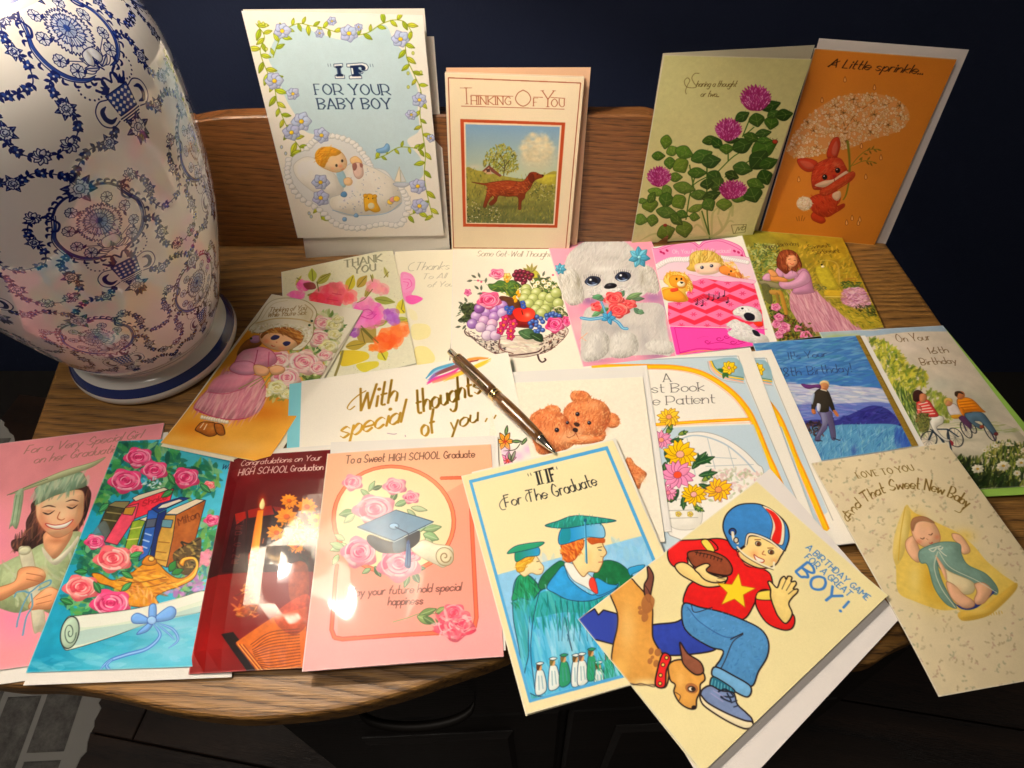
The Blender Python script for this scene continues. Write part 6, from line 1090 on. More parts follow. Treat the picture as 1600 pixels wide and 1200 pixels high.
# --- two guest books with daisies
def art_guest(a, full=True):
    a.pf = 0.15
    BL = 'c4d6e2'; YL, OR = 'f4c02c', 'ee9c2c'
    a.poly([(-200, 130), (640, 95), (690, 240), (930, 800), (1010, 1000), (300, 1500), (0, 1400)], BL, .9, sm=False)
    a.line([(-150, 130), (650, 100), (700, 250), (930, 800), (1040, 1050)], '6a6a68', 1.6, sm=False)
    # upper right fan with daisy
    a.poly([(490, 128), (645, 115), (685, 240), (600, 232), (540, 200), (500, 165)], '9cbcc8'); a.line([(480, 130), (500, 180), (560, 225), (680, 252)], 'f2b8a0', 9); a.line([(490, 128), (512, 175), (570, 215), (682, 236)], YL, 9); a.line([(496, 128), (520, 170), (575, 205), (680, 226)], '5c7c50', 4)
    [a.leaf(570, 190, 44, an, 20, '3c6c3c') for an in (60, 20, 100, 200, -30)]; a.daisy(597, 168, 46, 8, 'f4cc34', 'f0a89c', '8c6c14', .2, sq=.9)
    a.line([(470, 130), (490, 190), (560, 240), (690, 262)], '8c8c88', 1.5)
    # big arch
    a.poly([(-200, 175), (130, 170), (300, 175), (460, 215), (600, 310), (710, 440), (730, 500), (400, 520), (-200, 540)], 'f8f2e6')
    AR = [(-200, 160), (130, 160), (300, 168), (450, 205), (600, 300), (700, 410), (760, 530), (820, 680), (870, 790), (1000, 1100)]
    a.line(AR, OR, 34); a.line([(x-2, y+2) for x, y in AR], YL, 20); a.line([(x-14, y+16) for x, y in AR], 'f6c8b0', 6)
    a.line([(-200, 520), (180, 500), (450, 482), (715, 470)], OR, 20); a.line([(-200, 518), (180, 498), (715, 468)], YL, 8, sm=False); a.line([(180, 515), (450, 497), (730, 490)], 'f6c8b0', 5)
    a.poly([(200, 520), (740, 500), (810, 680), (850, 800), (1000, 1150), (300, 1200), (220, 900)], BL, .9, sm=False)
    a.poly([(250, 1150), (240, 700), (260, 600), (330, 555), (450, 545), (570, 580), (680, 650), (760, 730), (800, 790), (800, 1100)], 'f6f2ea', o='8c8c8c', ow=1.3)
    a.line([(300, 590), (380, 565), (470, 575), (580, 620), (680, 700), (760, 790)], 'b4c4d0', 9); a.lines([[(470, 580), (520, 780)], [(590, 630), (640, 800), (660, 830)], [(350, 580), (400, 800)], [(460, 745), (740, 735)], [(440, 690), (640, 700)]], 'a8b4bc', 3)
    a.dabs([(470, 780), (700, 760), (800, 800), (700, 900), (520, 960), (440, 900)], 190, ['e8ccc8', 'd8b8b4', 'c4c8b0', 'a8b090', 'f0dcd4'], 26, 14, 0, 90, .7)
    a.poly([(240, 950), (420, 960), (420, 1100), (260, 1100)], 'f2eee4', o='a8a49c', ow=1); a.line([(240, 1005), (415, 1000)], '8c8880', 2); [a.daisy(x, 1025, 18, 5, 'ecd478', 'd8b0a0', 'a89040', .3) for x in (300, 370)]; a.line([(240, 1050), (415, 1045)], '8c8880', 2)
    G = '2c5434'
    for x, y, an, l, w_ in ((230, 560, -60, 70, 30), (250, 600, -10, 80, 26), (300, 560, -20, 60, 24), (380, 760, -50, 130, 40), (400, 730, -20, 120, 36), (420, 800, -10, 110, 34), (440, 830, -30, 60, 26), (420, 850, 20, 90, 26), (300, 880, 120, 90, 36), (330, 920, 90, 80, 30), (390, 960, 60, 60, 24), (220, 650, 60, 100, 40), (225, 720, 100, 90, 36), (400, 980, 30, 60, 20), (280, 920, 150, 60, 30)):
        a.leaf(x, y, l, an, w_, jit(G if l > 70 else '7c8c3c', .05), '8ca86c', '1c3420'); [a.leaf(x+l*.5*math.cos(rad(an)), y+l*.5*math.sin(rad(an)), l*.35, an+s_, w_*.4, jit(G, .05)) for s_ in (-50, 50)]
    for x, y, r, c, cc in ((245, 455, 68, 'f4c440', 'f0a080'), (200, 590, 66, 'f0a0c0', 'f0a080'), (310, 675, 100, 'f2c020', 'f4b0a0'), (240, 900, 56, 'f0a0c0', 'e88c9c'), (295, 795, 100, 'f29cc0', 'ee5c3c'), (390, 910, 78, 'f2c224', 'f4b0b0'), (535, 882, 84, 'efbc28', 'f0a068')): a.daisy(x, y, r, 13, c, cc, '7c5424' if c[0] == 'f' and c[2] == 'c' else '8c4464', .24, sq=.86, ow=.9)
    a.line([(205, 545), (240, 500)], '3c5c3c', 4)
    BK = '35302c'
    a.text('A', 212, 250, 258, 248, 48, BK, .05, serif=True); a.text('A Guest Book', -90, 325, 452, 303, 48, BK, .055, serif=True) if 0 else a.text('Guest Book', -12, 322, 452, 303, 50, BK, .055, serif=True); a.text('for the Patient', -90, 396, 515, 374, 50, BK, .055, serif=True)
R2 = quad3((940, 572), (1205, 546.5), zz(7.2), H=.182)
dd = unit(onz(1284, 721, zz(7.2))-onz(1205, 546.5, zz(7.2))); R2 = [R2[0], R2[1], R2[1]+dd*.182, R2[0]+dd*.182]
R1z = zz(8.2); a0 = onz(911, 573, R1z); b0 = onz(1172, 543, R1z); dd = unit(onz(1257, 773, R1z)-b0); R1 = [a0, b0, b0+dd*.182, a0+dd*.182]
a = art_for(R2, 'f6f0e4'); a.fr(980+44, 530+3.5, 3.75); art_guest(a)
card(R2, a, 'second daisy guest book, mostly hidden beneath its twin, only a strip showing', (0.82, 0.78, 0.70), gap=.0004, group='pair of matching daisy guest books', rough=.5)
a = art_for(R1, 'f6f0e4'); a.fr(980, 530, 3.75); art_guest(a)
card(R1, a, 'upper daisy guest book for the patient, lying over its twin beside the bear card', (0.82, 0.78, 0.70), gap=.0004, group='pair of matching daisy guest books', rough=.5)
# ================================================================== front rows
# --- pink graduation girl card at the far left and its envelope
D0 = quad3((257, 661), (0, 693), zz(0))[:2] if 0 else None
tr = onz(257, 661, zz(.6)); tl0 = onz(0, 693, zz(.6)); e = unit(tr-tl0); dwn = np.array([e[1], -e[0], 0]); W_, H_ = .150, .178
Q = [tr-e*W_, tr, tr+dwn*H_, tr-e*W_+dwn*H_]
off = (onz(0, 1047, zz(.6))-Q[3])@dwn; H_ += off; Q = [Q[0], Q[1], tr+dwn*H_, tr-e*W_+dwn*H_]
envelope([q+np.array([0, 0, -.0011])+dwn*.009+e*.004 for q in Q], 'cream envelope under the pink graduation girl card at the far left')
a = art_for(Q, 'f0a0a8'); a.fr(0, 650, 2.667)
def art_girl(a):
    a.pf = 0.7
    a.noise(.05, 60, 9); a.soft(60, 800, 120, 200, 'f48cb8', .6); a.soft(-60, 500, 120, 160, 'f48cb8', .5); a.soft(500, 200, 160, 100, 'f2a49c', .5); a.soft(60, 1000, 120, 60, 'ee9aa0', .6)
    GD = 'b08478'
    a.text('For a Very Special Girl', 100, 158, 585, 92, 36, GD, .085, sl=.35, xh=.5, pen=(.5, .5)); a.text('on her Graduation', 140, 198, 510, 148, 36, GD, .085, sl=.35, xh=.5, pen=(.5, .5))
    # hair
    a.poly([(150, 350), (130, 400), (110, 440), (105, 500), (50, 520), (60, 560), (120, 560), (180, 530), (200, 500), (280, 480), (310, 490), (350, 440), (375, 360), (375, 310), (330, 290)], '4c3430', o='2c1c1c', ow=1); a.dabs([(150, 360), (180, 400), (190, 500), (80, 560), (60, 520), (110, 480)], 70, ['7c5448', '5c403a', '2c1c1c', '8c6450'], 60, 7, 110, 30, .6); a.dabs([(350, 310), (372, 320), (350, 440), (320, 480)], 26, ['7c5448', '2c1c1c', 'c8946c'], 50, 6, 100, 20, .6)
    # neck, gown
    a.poly([(0, 620), (60, 590), (110, 570), (180, 530), (320, 480), (360, 540), (300, 700), (230, 820), (150, 800), (60, 820), (-60, 760), (-60, 640)], 'a8b890', n=.05); a.dabs([(0, 640), (200, 600), (320, 520), (260, 800), (60, 790)], 90, ['c0cca8', '94a880', 'b4c29c', 'd0d8bc'], 60, 12, 70, 40, .4)
    a.poly([(180, 520), (190, 560), (230, 595), (290, 520), (300, 470), (230, 460), (185, 490)], 'e0a884'); a.poly([(175, 545), (215, 590), (225, 600), (290, 545), (325, 500), (320, 530), (240, 620), (190, 590)], 'ece8d4')
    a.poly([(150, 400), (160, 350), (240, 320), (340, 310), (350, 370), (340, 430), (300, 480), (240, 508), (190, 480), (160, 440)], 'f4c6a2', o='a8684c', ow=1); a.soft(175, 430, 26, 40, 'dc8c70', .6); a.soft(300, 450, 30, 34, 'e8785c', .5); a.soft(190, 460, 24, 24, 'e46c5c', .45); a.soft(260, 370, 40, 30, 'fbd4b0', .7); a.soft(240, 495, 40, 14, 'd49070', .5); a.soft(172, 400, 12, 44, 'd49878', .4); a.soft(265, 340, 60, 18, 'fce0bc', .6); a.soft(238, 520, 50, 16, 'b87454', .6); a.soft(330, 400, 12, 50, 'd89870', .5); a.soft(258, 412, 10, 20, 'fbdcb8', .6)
    for x0, x1, y in ((178, 228, 404), (278, 325, 380)):
        a.line([(x0, y-2), ((x0+x1)/2, y+5), (x1, y-10)], '2c1c1c', 6, taper=True); a.line([(x0-4, y-22), ((x0+x1)/2, y-30), (x1+4, y-24)], '4c302c', 5, taper=True); a.soft((x0+x1)/2, y-8, 24, 8, 'b8785c', .5)
    a.line([(250, 400), (240, 425), (256, 434), (270, 428)], 'b8684c', 4); a.poly([(190, 448), (230, 455), (270, 448), (305, 432), (280, 462), (240, 472), (205, 464)], 'f8f0e4', o='b03c3c', ow=1.6)
    # cap
    a.poly([(148, 370), (155, 330), (150, 300), (240, 260), (330, 235), (355, 255), (360, 290), (300, 310), (220, 335)], '9cb49c', o='6c7c5c', ow=1); a.dabs([(150, 300), (340, 240), (355, 285), (160, 350)], 50, ['bccdb4', '7c9c84', 'd4dcc0'], 60, 10, -70, 20, .5)
    a.poly([(40, 328), (120, 290), (260, 230), (380, 195), (440, 172), (380, 215), (250, 260), (130, 300)], 'c8d0a8', o='84906c', ow=1); a.line([(30, 330), (120, 292), (200, 262)], '5c6c50', 3)
    a.poly([(64, 325), (98, 305), (88, 400), (70, 470), (50, 455), (38, 470), (52, 400)], 'a0b498', n=.06); a.lines([[(70, 330), (48, 460)], [(85, 330), (66, 460)]], '748c70', 3)
    # scroll and hands
    a.poly([(78, 555), (105, 543), (130, 555), (150, 640), (170, 740), (190, 880), (160, 900), (140, 890), (120, 740), (95, 640)], 'e8e4cc', o='a8a484', ow=1.2, n=.03); a.poly(ell(103, 562, 26, 17, -10), 'd4d4b8', o='a8a484', ow=1)
    for P in ([(80, 640), (130, 628), (175, 640), (190, 665), (180, 690), (150, 705), (110, 720), (60, 740), (0, 770), (-60, 760), (-20, 720), (60, 690)], [(120, 790), (150, 750), (200, 715), (230, 720), (250, 740), (220, 800), (160, 805), (130, 808)]): a.poly(P, 'e4a47c', o='a0603c', ow=1.1); a.soft(P[2][0], P[2][1]+10, 30, 20, 'f4c8a0', .6)
    a.lines([[(110, 655), (165, 665), (180, 672)], [(110, 680), (165, 690)], [(150, 765), (215, 745)], [(150, 785), (215, 770)]], 'a8684c', 3)
    a.line([(60, 755), (70, 735), (100, 730), (125, 735), (170, 700), (210, 685), (205, 705), (160, 725)], '6c9cb8', 7); a.line([(125, 735), (95, 790), (75, 850), (70, 880)], '6c9cb8', 7); a.line([(130, 740), (135, 790), (110, 840), (95, 915)], '6c9cb8', 7)
art_girl(a)
card(Q, a, 'pink graduation card of a smiling girl in a pale green cap at the far left', (0.84, 0.80, 0.70))

# --- blue card with books and lamp
za = zz(1.3)
Ce = [onz(207, 704, za), onz(362, 712, za), onz(362, 1058, za), onz(36, 1071, za)]
envelope(Ce, 'cream envelope under the blue card of books and roses')
z_ = zz(2.1); tl = onz(185, 689, z_); bl = onz(40, 1051, z_); d = unit(bl-tl); e = np.array([-d[1], d[0], 0]); Q = [tl, tl+e*.112, bl+e*.112, bl]
a = art_for(Q, '2ea0bc'); a.fr(30, 680, 3)
def art_books(a):
    a.poly([(400, 0), (1100, 0), (900, 1200), (-50, 1200)], '2a9cbc', sm=False, g=('58bcd8', (300, 600), (900, 300)), n=0); a.noise(.10, 50, 31); a.noise(.05, 12, 32)
    for x, y, rx, ry, c, al in ((900, 500, 90, 300, '5cc0d8', .6), (750, 120, 160, 60, '48a8a8', .5), (150, 1050, 160, 80, '1484a8', .7), (700, 1020, 260, 80, '8ccfe8', .8), (380, 1050, 160, 60, '7cc8e0', .7), (500, 1080, 120, 30, 'a4dcec', .6), (700, 900, 200, 60, 'a8d4ec', .8)): a.soft(x, y, rx, ry, c, al)
    a.dabs([(200, 1000), (800, 880), (820, 1100), (120, 1110)], 60, ['7cc4dc', '4cb0d0', '98d4e8'], 100, 26, 0, 20, .3)
    GR = ['2c7454', '4c9c5c', '1c5c50', '7cac5c', '1c7c80', '8cbc8c']
    for P, n in (([(380, 60), (700, 50), (760, 200), (560, 280), (420, 260), (400, 160)], 220), ([(640, 150), (900, 140), (930, 240), (860, 300), (760, 290), (700, 230)], 110), ([(330, 470), (560, 520), (560, 640), (330, 640), (250, 600)], 160), ([(870, 400), (920, 400), (900, 640), (800, 760), (700, 740)], 130), ([(220, 760), (420, 690), (520, 720), (500, 860), (380, 880), (230, 820)], 150), ([(300, 260), (420, 230), (400, 340), (340, 340)], 50)):
        a.dabs(P, n, GR, 64, 22, 0, 90, .75, .04)
    a.dabs([(690, 700), (860, 650), (860, 720), (720, 760)], 40, ['a878b8', '9c68b0', 'c094c8'], 36, 18, 0, 90, .7); a.dabs([(840, 560), (900, 540), (900, 620), (840, 600)], 18, ['f088a8', 'f8a8bc'], 40, 20, 0, 60, .8)
    INK = '1c1c2c'
    def bk(P, c, **k): a.poly(P, c, sm=False, o=INK, ow=1.3, **k)
    bk([(370, 430), (415, 330), (500, 345), (440, 490), (400, 480)], '4c4830', n=.2); bk([(415, 330), (450, 310), (520, 310), (500, 345)], '8c8460')
    a.poly([(340, 470), (400, 400), (430, 480), (380, 540)], '6c7c84', .7); a.lines([[(395, 395), (470, 405)], [(410, 360), (485, 370)]], '9c9468', 5)
    bk([(500, 335), (540, 305), (725, 250), (700, 330), (535, 395)], 'e04054', n=.1); bk([(530, 295), (560, 280), (680, 245), (700, 255), (570, 300), (545, 310)], 'ece4cc'); bk([(500, 335), (560, 320), (540, 395), (460, 515), (400, 500)], 'e05870', n=.1); bk([(497, 340), (548, 335), (530, 375), (485, 370)], 'b88c3c'); a.text('Shake', 575, 335, 690, 300, 26, 'a01c30', .12, sl=.2)
    bk([(530, 405), (600, 385), (575, 440), (545, 545), (495, 530)], '8ca83c', n=.15); bk([(560, 395), (605, 380), (620, 385), (600, 405)], 'ece8d0'); bk([(600, 385), (625, 400), (590, 520), (550, 550)], '2c4420', n=.1); a.lines([[(520, 440), (575, 430)], [(505, 490), (560, 485)]], 'd8d080', 6)
    bk([(605, 355), (640, 345), (660, 380), (640, 460), (605, 560), (560, 590)], '3468b8', n=.12); bk([(620, 345), (660, 320), (760, 290), (800, 295), (690, 345), (650, 365)], '1c3c80'); bk([(645, 345), (670, 325), (750, 300), (770, 305), (690, 340)], 'e8e4d4'); bk([(600, 395), (645, 390), (635, 430), (590, 435)], '5c6474'); bk([(650, 370), (690, 350), (680, 420), (650, 560), (610, 580)], '1c3470', n=.1)
    a.lines([[(590, 460), (620, 470)], [(580, 490), (610, 500)], [(575, 520), (600, 530)]], 'b8d0f0', 6)
    bk([(685, 375), (735, 375), (735, 440), (690, 620), (630, 595), (650, 480)], 'c8a050', n=.12); bk([(735, 375), (875, 305), (800, 590), (740, 610), (690, 620), (720, 480)], 'a8622c', n=.15); bk([(685, 370), (720, 345), (830, 300), (870, 305), (740, 372)], 'e8dcc0'); bk([(672, 395), (722, 398), (712, 435), (665, 430)], '6c98a8')
    a.text('Milton', 750, 425, 845, 385, 34, '5c2c14', .12); a.lines([[(640, 545), (690, 552)], [(652, 500), (705, 505)], [(630, 580), (690, 590)]], '8c6428', 5); a.soft(790, 430, 40, 60, 'c8844c', .35)
    # lamp
    a.poly([(720, 560), (790, 510), (850, 480), (850, 560), (830, 640), (760, 650)], '5c4c30', n=.25); a.line([(745, 540), (770, 520), (760, 500), (800, 510), (850, 485)], '2c2418', 7); a.dabs([(730, 560), (840, 500), (830, 620), (760, 640)], 40, ['8c7c48', '2c2818', 'b8a060'], 30, 8, 30, 40, .7)
    LM = [(340, 650), (380, 650), (440, 680), (510, 655), (560, 620), (600, 595), (650, 600), (690, 640), (740, 670), (790, 660), (830, 610), (820, 585), (780, 590), (770, 615), (750, 600), (770, 575), (820, 572), (840, 610), (820, 670), (750, 710), (690, 730), (640, 760), (650, 800), (520, 800), (500, 750), (430, 710), (370, 690)]
    a.poly(LM, 'd8942c', o='5c3414', ow=1.5, n=.12); a.dabs([(440, 690), (600, 620), (740, 690), (640, 760), (520, 770)], 90, ['f4c860', 'b8702c', 'e8b04c', '9c5c20'], 56, 9, 10, 30, .6)
    a.line([(760, 600), (775, 580), (820, 578), (835, 610), (815, 660), (740, 700)], 'f4c85c', 10); a.line([(465, 680), (560, 690), (690, 665)], '7c4818', 4); a.line([(480, 705), (600, 712), (690, 690)], '7c4818', 3); a.poly([(575, 600), (600, 565), (630, 570), (645, 600), (610, 612)], 'c8842c', o='5c3414', ow=1.2); a.poly(ell(620, 580, 14, 12), 'f4cc70', o='5c3414'); a.dabs([(520, 720), (640, 720), (640, 800), (530, 800)], 40, ['e8a860', 'c87c3c', 'f0c088'], 40, 9, 80, 30, .6)
    a.leaf(705, 640, 60, -60, 34, '2c7c3c', o=INK); a.leaf(715, 650, 60, -20, 30, '2c7c3c', o=INK)
    R = ['b8245c', 'e8588c', 'f490b0', 'fcd4dc']; R2_ = ['d8485c', 'f07c84', 'f8a8a4', 'fce0d8']
    for x, y, r, c in ((560, 105, 66, R), (500, 215, 78, R), (635, 165, 62, R), (780, 200, 66, R), (890, 235, 28, R2_), (355, 500, 48, R), (440, 580, 86, R2_), (290, 715, 82, R2_), (430, 790, 92, R), (550, 540, 34, R2_), (905, 400, 38, R)): a.rose(x, y, r, c, .72, -15)
    a.dabs([(590, 200), (660, 210), (650, 260), (590, 260)], 20, ['b8e0e8', '7cc8e0', 'e8f4f0'], 20, 9, 0, 90, .9)
    for x, y, an in ((250, 790, 200), (480, 730, -40), (500, 830, 10), (420, 860, 110), (380, 740, -120), (320, 640, 180), (480, 640, 30), (520, 570, -20), (330, 250, 160), (420, 320, 140), (700, 180, 60), (720, 260, 150), (850, 230, 40)): a.leaf(x, y, 62, an, 26, jit('3c8c54', .06), '8cc48c', '1c3c2c')
    # scroll with ribbon
    a.poly([(225, 855), (280, 845), (500, 820), (700, 780), (870, 730), (900, 800), (850, 830), (640, 870), (450, 940), (260, 1000), (210, 1000), (195, 930)], 'dcead8', o='3c3c3c', ow=1.3); a.poly([(280, 850), (500, 825), (870, 735), (870, 770), (520, 870), (280, 900)], 'f4f6ec', .8)
    a.poly([(280, 920), (600, 870), (850, 800), (850, 830), (600, 890), (270, 985)], 'a8c8c8', .7); a.poly(ell(237, 925, 42, 76, 12), 'b8d0bc', o='2c3434', ow=2); a.line([(237+30*(1-t/12)*math.cos(t), 925+56*(1-t/12)*math.sin(t)) for t in np.linspace(0, 11, 40)], '3c4c44', 3.5)
    for P in ([(620, 870), (560, 835), (528, 850), (535, 880), (590, 882)], [(625, 865), (700, 805), (735, 820), (720, 860), (650, 875)], [(615, 875), (560, 920), (555, 935), (600, 920), (625, 890)], [(610, 865), (612, 800), (640, 795), (640, 860)]): a.poly(P, '7cacec', o='3c5ca8', ow=1.3)
    a.poly(ell(622, 868, 22, 20), 'a0c8f8', o='3c5ca8', ow=1.2)
    for P, w_ in (([(630, 885), (660, 940), (600, 1000), (500, 1030), (420, 1060), (370, 1110)], 20), ([(650, 880), (720, 910), (745, 960), (700, 1000)], 12), ([(640, 880), (700, 930), (730, 960)], 8), ([(440, 1050), (410, 1080), (430, 1105)], 14)): a.line(P, '4c7cc8', w_, taper=True); a.line(P, '9cc4f4', w_*.4, taper=True)
    a.text('With', 948, 160, 1010, 158, 24, '1c3c5c', .1, sl=.3)
art_books(a)
card(Q, a, 'turquoise graduation card with stacked old books, pink roses and a ribboned scroll', (0.30, 0.60, 0.66), rough=.35, coat=.35)

# --- dark red card with candle in clear film
z_ = .0052; zr = .0086; Q = [onz(361, 713, z_), onz(513, 702.7, zr), None, onz(294, 1053.4, .0034)]; d = unit(Q[3]-Q[0]); e = unit(Q[1]-Q[0]); Q[1] = Q[0]+e*.107; Q[2] = Q[3]+e*.107
Be = [Q[0]-d*.0045+e*.006+[0, 0, -.0006], Q[1]-d*.0045+e*.02+[0, 0, .0002], Q[1]+d*.09+e*.02+[0, 0, -.0003], Q[0]+d*.09+e*.006+[0, 0, -.0006]]
envelope(Be, 'white envelope under the dark red candle card', (0.82, 0.78, 0.72))
a = art_for(Q, '5c1418'); a.fr(280, 690, 3.156)
def art_candle(a):
    a.poly([(200, 0), (800, 0), (700, 1250), (0, 1250)], '68181c', sm=False, g=('3c0c10', (400, 200), (400, 620)))
    a.noise(.08, 60, 41); a.soft(500, 560, 200, 160, '2c1014', .7)
    a.poly([(100, 680), (700, 650), (650, 1200), (0, 1200)], '8c1c18', .8, sm=False); a.soft(150, 1010, 120, 120, '9c1c1c', .8)
    WT = 'f4e4dc'
    a.text('Congratulations on Your', 308, 128, 700, 96, 32, WT, .075, sl=.15, xh=.55); a.text('HIGH SCHOOL', 298, 180, 545, 163, 36, WT, .08, sl=.1); a.text('Graduation', 556, 160, 712, 146, 32, WT, .08, xh=.55)
    for P, c in (([(290, 375), (345, 365), (350, 660), (230, 660)], '34161a'), ([(355, 360), (485, 350), (500, 620), (350, 640)], '2c1418'), ([(480, 345), (560, 350), (560, 590), (490, 600)], '2a1216')): a.poly(P, c, sm=False, n=.2, o='180a0c', ow=1)
    a.poly([(290, 375), (345, 365), (348, 400), (300, 430)], '9c2418', sm=False); a.poly([(355, 360), (470, 335), (485, 380), (360, 400)], '8c2018', sm=False); a.poly([(475, 340), (540, 345), (520, 370), (490, 365)], '7c1c18', sm=False)
    for k, c in enumerate('MEDICINE'): y = 425+k*28; a.text(c, 300-k*3, y, 335-k*3, y, 16, '6c3430', .14)
    a.text('I', 430, 525, 448, 525, 26, 'a85c30', .2)
    a.poly([(404, 362), (432, 360), (425, 460), (412, 565), (372, 568), (388, 460)], 'ee7c1c', sm=False, g=('f8ac3c', (385, 450), (425, 450))); a.soft(398, 520, 12, 60, 'fcb850', .6); a.soft(425, 325, 22, 46, 'f8741c', .7); a.poly([(428, 300), (438, 330), (430, 355), (416, 352), (413, 330)], 'fce8a8')
    a.poly([(366, 570), (412, 568), (400, 600), (400, 640), (385, 655), (365, 650), (362, 610)], 'a8401c', n=.2); a.lines([[(370, 585), (405, 585)], [(366, 605), (402, 605)], [(362, 628), (400, 628)]], 'e88848', 5)
    a.poly([(365, 660), (390, 660), (385, 760), (405, 850), (300, 880), (320, 800), (365, 740)], 'a85028', n=.3); a.dabs([(300, 760), (400, 720), (420, 860), (300, 880)], 60, ['d88c4c', '7c2c18', 'f0b878', '5c1c14'], 36, 8, 0, 60, .7)
    for x, y, r in ((555, 310, 44), (640, 335, 52), (545, 390, 58), (592, 430, 44), (497, 470, 50), (620, 480, 50), (590, 530, 46), (680, 400, 44), (670, 460, 46)): a.daisy(x, y, r, 12, 'f4962c', 'd8640c', None, .26, sq=.9)
    a.dabs([(530, 420), (680, 440), (660, 620), (540, 580)], 80, ['1c1a10', '3c2c14', '2c2010'], 44, 7, 60, 70, .6)
    a.poly([(560, 630), (640, 620), (640, 800), (560, 800)], 'a85420', .7, n=.2)
    a.poly([(220, 960), (280, 950), (420, 1130), (340, 1140)], '1c0c0c', sm=False); a.poly([(290, 1000), (470, 880), (640, 820), (620, 1120), (380, 1130)], 'd8742c', sm=False, n=.12); a.poly([(480, 870), (640, 760), (640, 900), (560, 960)], 'c0502c', .8, n=.2)
    for k in range(15): y = 920+k*14; a.line([(360+k*2+NZ.uniform(0, 20), y+90-k*6), (460, y+30), (600, y+10)], '4c2410', 3, .8)
    for k in range(5): a.line([(290+k*9, 1005+k*1), (385+k*9, 1130)], 'f4b060' if k % 2 else '8c3c14', 4, sm=False)
art_candle(a)
card(Q, a, 'glossy dark red graduation card with a lit candle, old books and orange daisies', (0.35, 0.05, 0.05), film=True, rough=.3, bump=.05, lift=lambda u, v: .0080*math.sin(math.pi*u**.55)*math.sin(math.pi*v)**.6)

# --- thank you card with watercolour flowers
z_ = zz(1.2); Q = quad3((439.5, 425), (613.5, 388.4), z_, H=.160); dr = unit(onz(651, 570, z_)-Q[1]); Q[2] = Q[1]+dr*.16; Q[3] = Q[0]+dr*.16
a = art_for(Q, 'e9e6cc'); a.fr(240, 380, 3.3325)
def art_thankyou(a):
    a.pf = 0
    a.noise(.03, 5, 51)
    for k in range(260): a.poly(ell(NZ.uniform(650, 1400), NZ.uniform(0, 700), 2.2, 2, 0, 5), jit('b0ac8c', .1), .6)
    GY = '9c9c84'
    for o_ in (0, 3): a.text('THANK', 992+o_, 126+o_, 1188+o_, 92+o_, 36, GY if o_ else '6c6c58', .09, serif=True); a.text('YOU', 1042+o_, 158+o_, 1155+o_, 142+o_, 36, GY if o_ else '6c6c58', .09, serif=True)
    def wash(x, y, r, c, n=14, sq=.8):
        a.poly(ell(x, y, r, r*sq, 0, 14, .16), c, .6); [a.poly(ell(x+NZ.uniform(-r, r)*.6, y+NZ.uniform(-r, r)*.5, r*NZ.uniform(.2, .5), r*NZ.uniform(.15, .4), NZ.uniform(0, 180), 9, .15), jit(c, .08), .45) for _ in range(n)]
    OL, YG = '8c8c34', 'c8c440'
    for x, y, l, an, w_, c in ((830, 200, 70, -95, 44, 'a8b43c'), (850, 210, 90, -35, 40, 'a0a040'), (1010, 250, 90, -70, 50, 'c8b82c'), (1060, 230, 80, -50, 46, 'a88c34'), (1150, 290, 110, 10, 40, '8c9440'), (1100, 280, 90, -60, 30, '9c8c40'), (1220, 180, 60, -110, 20, 'b8b464'), (1140, 200, 40, -90, 14, 'a8a85c'), (1270, 320, 60, 50, 60, 'd8c838'), (1250, 400, 90, 0, 30, '98a044'), (1290, 350, 60, -80, 50, 'd0c43c'), (1150, 430, 80, -20, 30, '8c9c3c'), (1070, 430, 120, 45, 110, '9c8440'), (1000, 540, 110, -10, 50, 'a89030'), (1180, 560, 60, 60, 60, 'd0c83c'), (740, 220, 60, -60, 20, 'c8c05c'), (800, 270, 80, 0, 24, '8c8434'), (1300, 410, 60, 0, 30, 'b8b44c')):
        a.leaf(x, y, l, an, w_, c, '5c5c24', a=.85)
    a.poly([(980, 560), (1100, 565), (1120, 600), (1050, 630), (980, 640), (975, 600)], 'dcc02c', .85); a.poly([(1060, 630), (1160, 615), (1170, 640), (1130, 660), (1100, 672), (1070, 660)], 'd8c83c', .85); a.line([(985, 560), (970, 620), (945, 690)], '8c8450', 12)
    wash(920, 275, 86, 'f0506c'); wash(1010, 280, 50, 'f46c78'); wash(850, 290, 40, 'e8485c'); wash(960, 240, 50, 'f47c88'); wash(1120, 365, 90, 'f070c0', 20, .7); wash(1090, 400, 60, 'f48cd0'); wash(1110, 320, 50, 'f49cc8'); wash(1230, 490, 76, 'f4743c', 20); wash(1290, 450, 50, 'f88c54'); wash(1200, 520, 60, 'f46c34'); wash(1145, 545, 26, 'ee8030'); wash(1240, 375, 44, 'a860c0', 16); wash(1250, 400, 36, 'b070c4'); wash(1045, 465, 32, 'a868bc'); wash(780, 220, 40, 'f46cb8'); wash(745, 270, 46, 'f070b8', 10, .5); wash(1150, 225, 46, 'f49cac'); wash(1190, 240, 40, 'f0a0a8')
    a.lines([[(1090, 350), (1120, 345), (1140, 365), (1110, 380)], [(1080, 380), (1130, 395), (1160, 370)]], 'c83c90', 5, a=.7); a.lines([[(930, 260), (980, 270)], [(900, 290), (960, 300)]], 'c82c4c', 5, a=.6)
    a.poly([(780, 210), (830, 205), (845, 235), (800, 240)], '7c3434', .85); a.lines([[(1140, 200), (1130, 165)], [(1140, 240), (1100, 290), (1060, 310)], [(850, 200), (860, 250)], [(870, 180), (920, 155)], [(1200, 180), (1225, 150)], [(1080, 430), (1170, 520)], [(1080, 450), (1100, 520)], [(760, 190), (745, 180)]], '6c6428', 4)
art_thankyou(a)
card(Q, a, 'pale green speckled thank you card with bright watercolour flowers', (0.76, 0.74, 0.60))

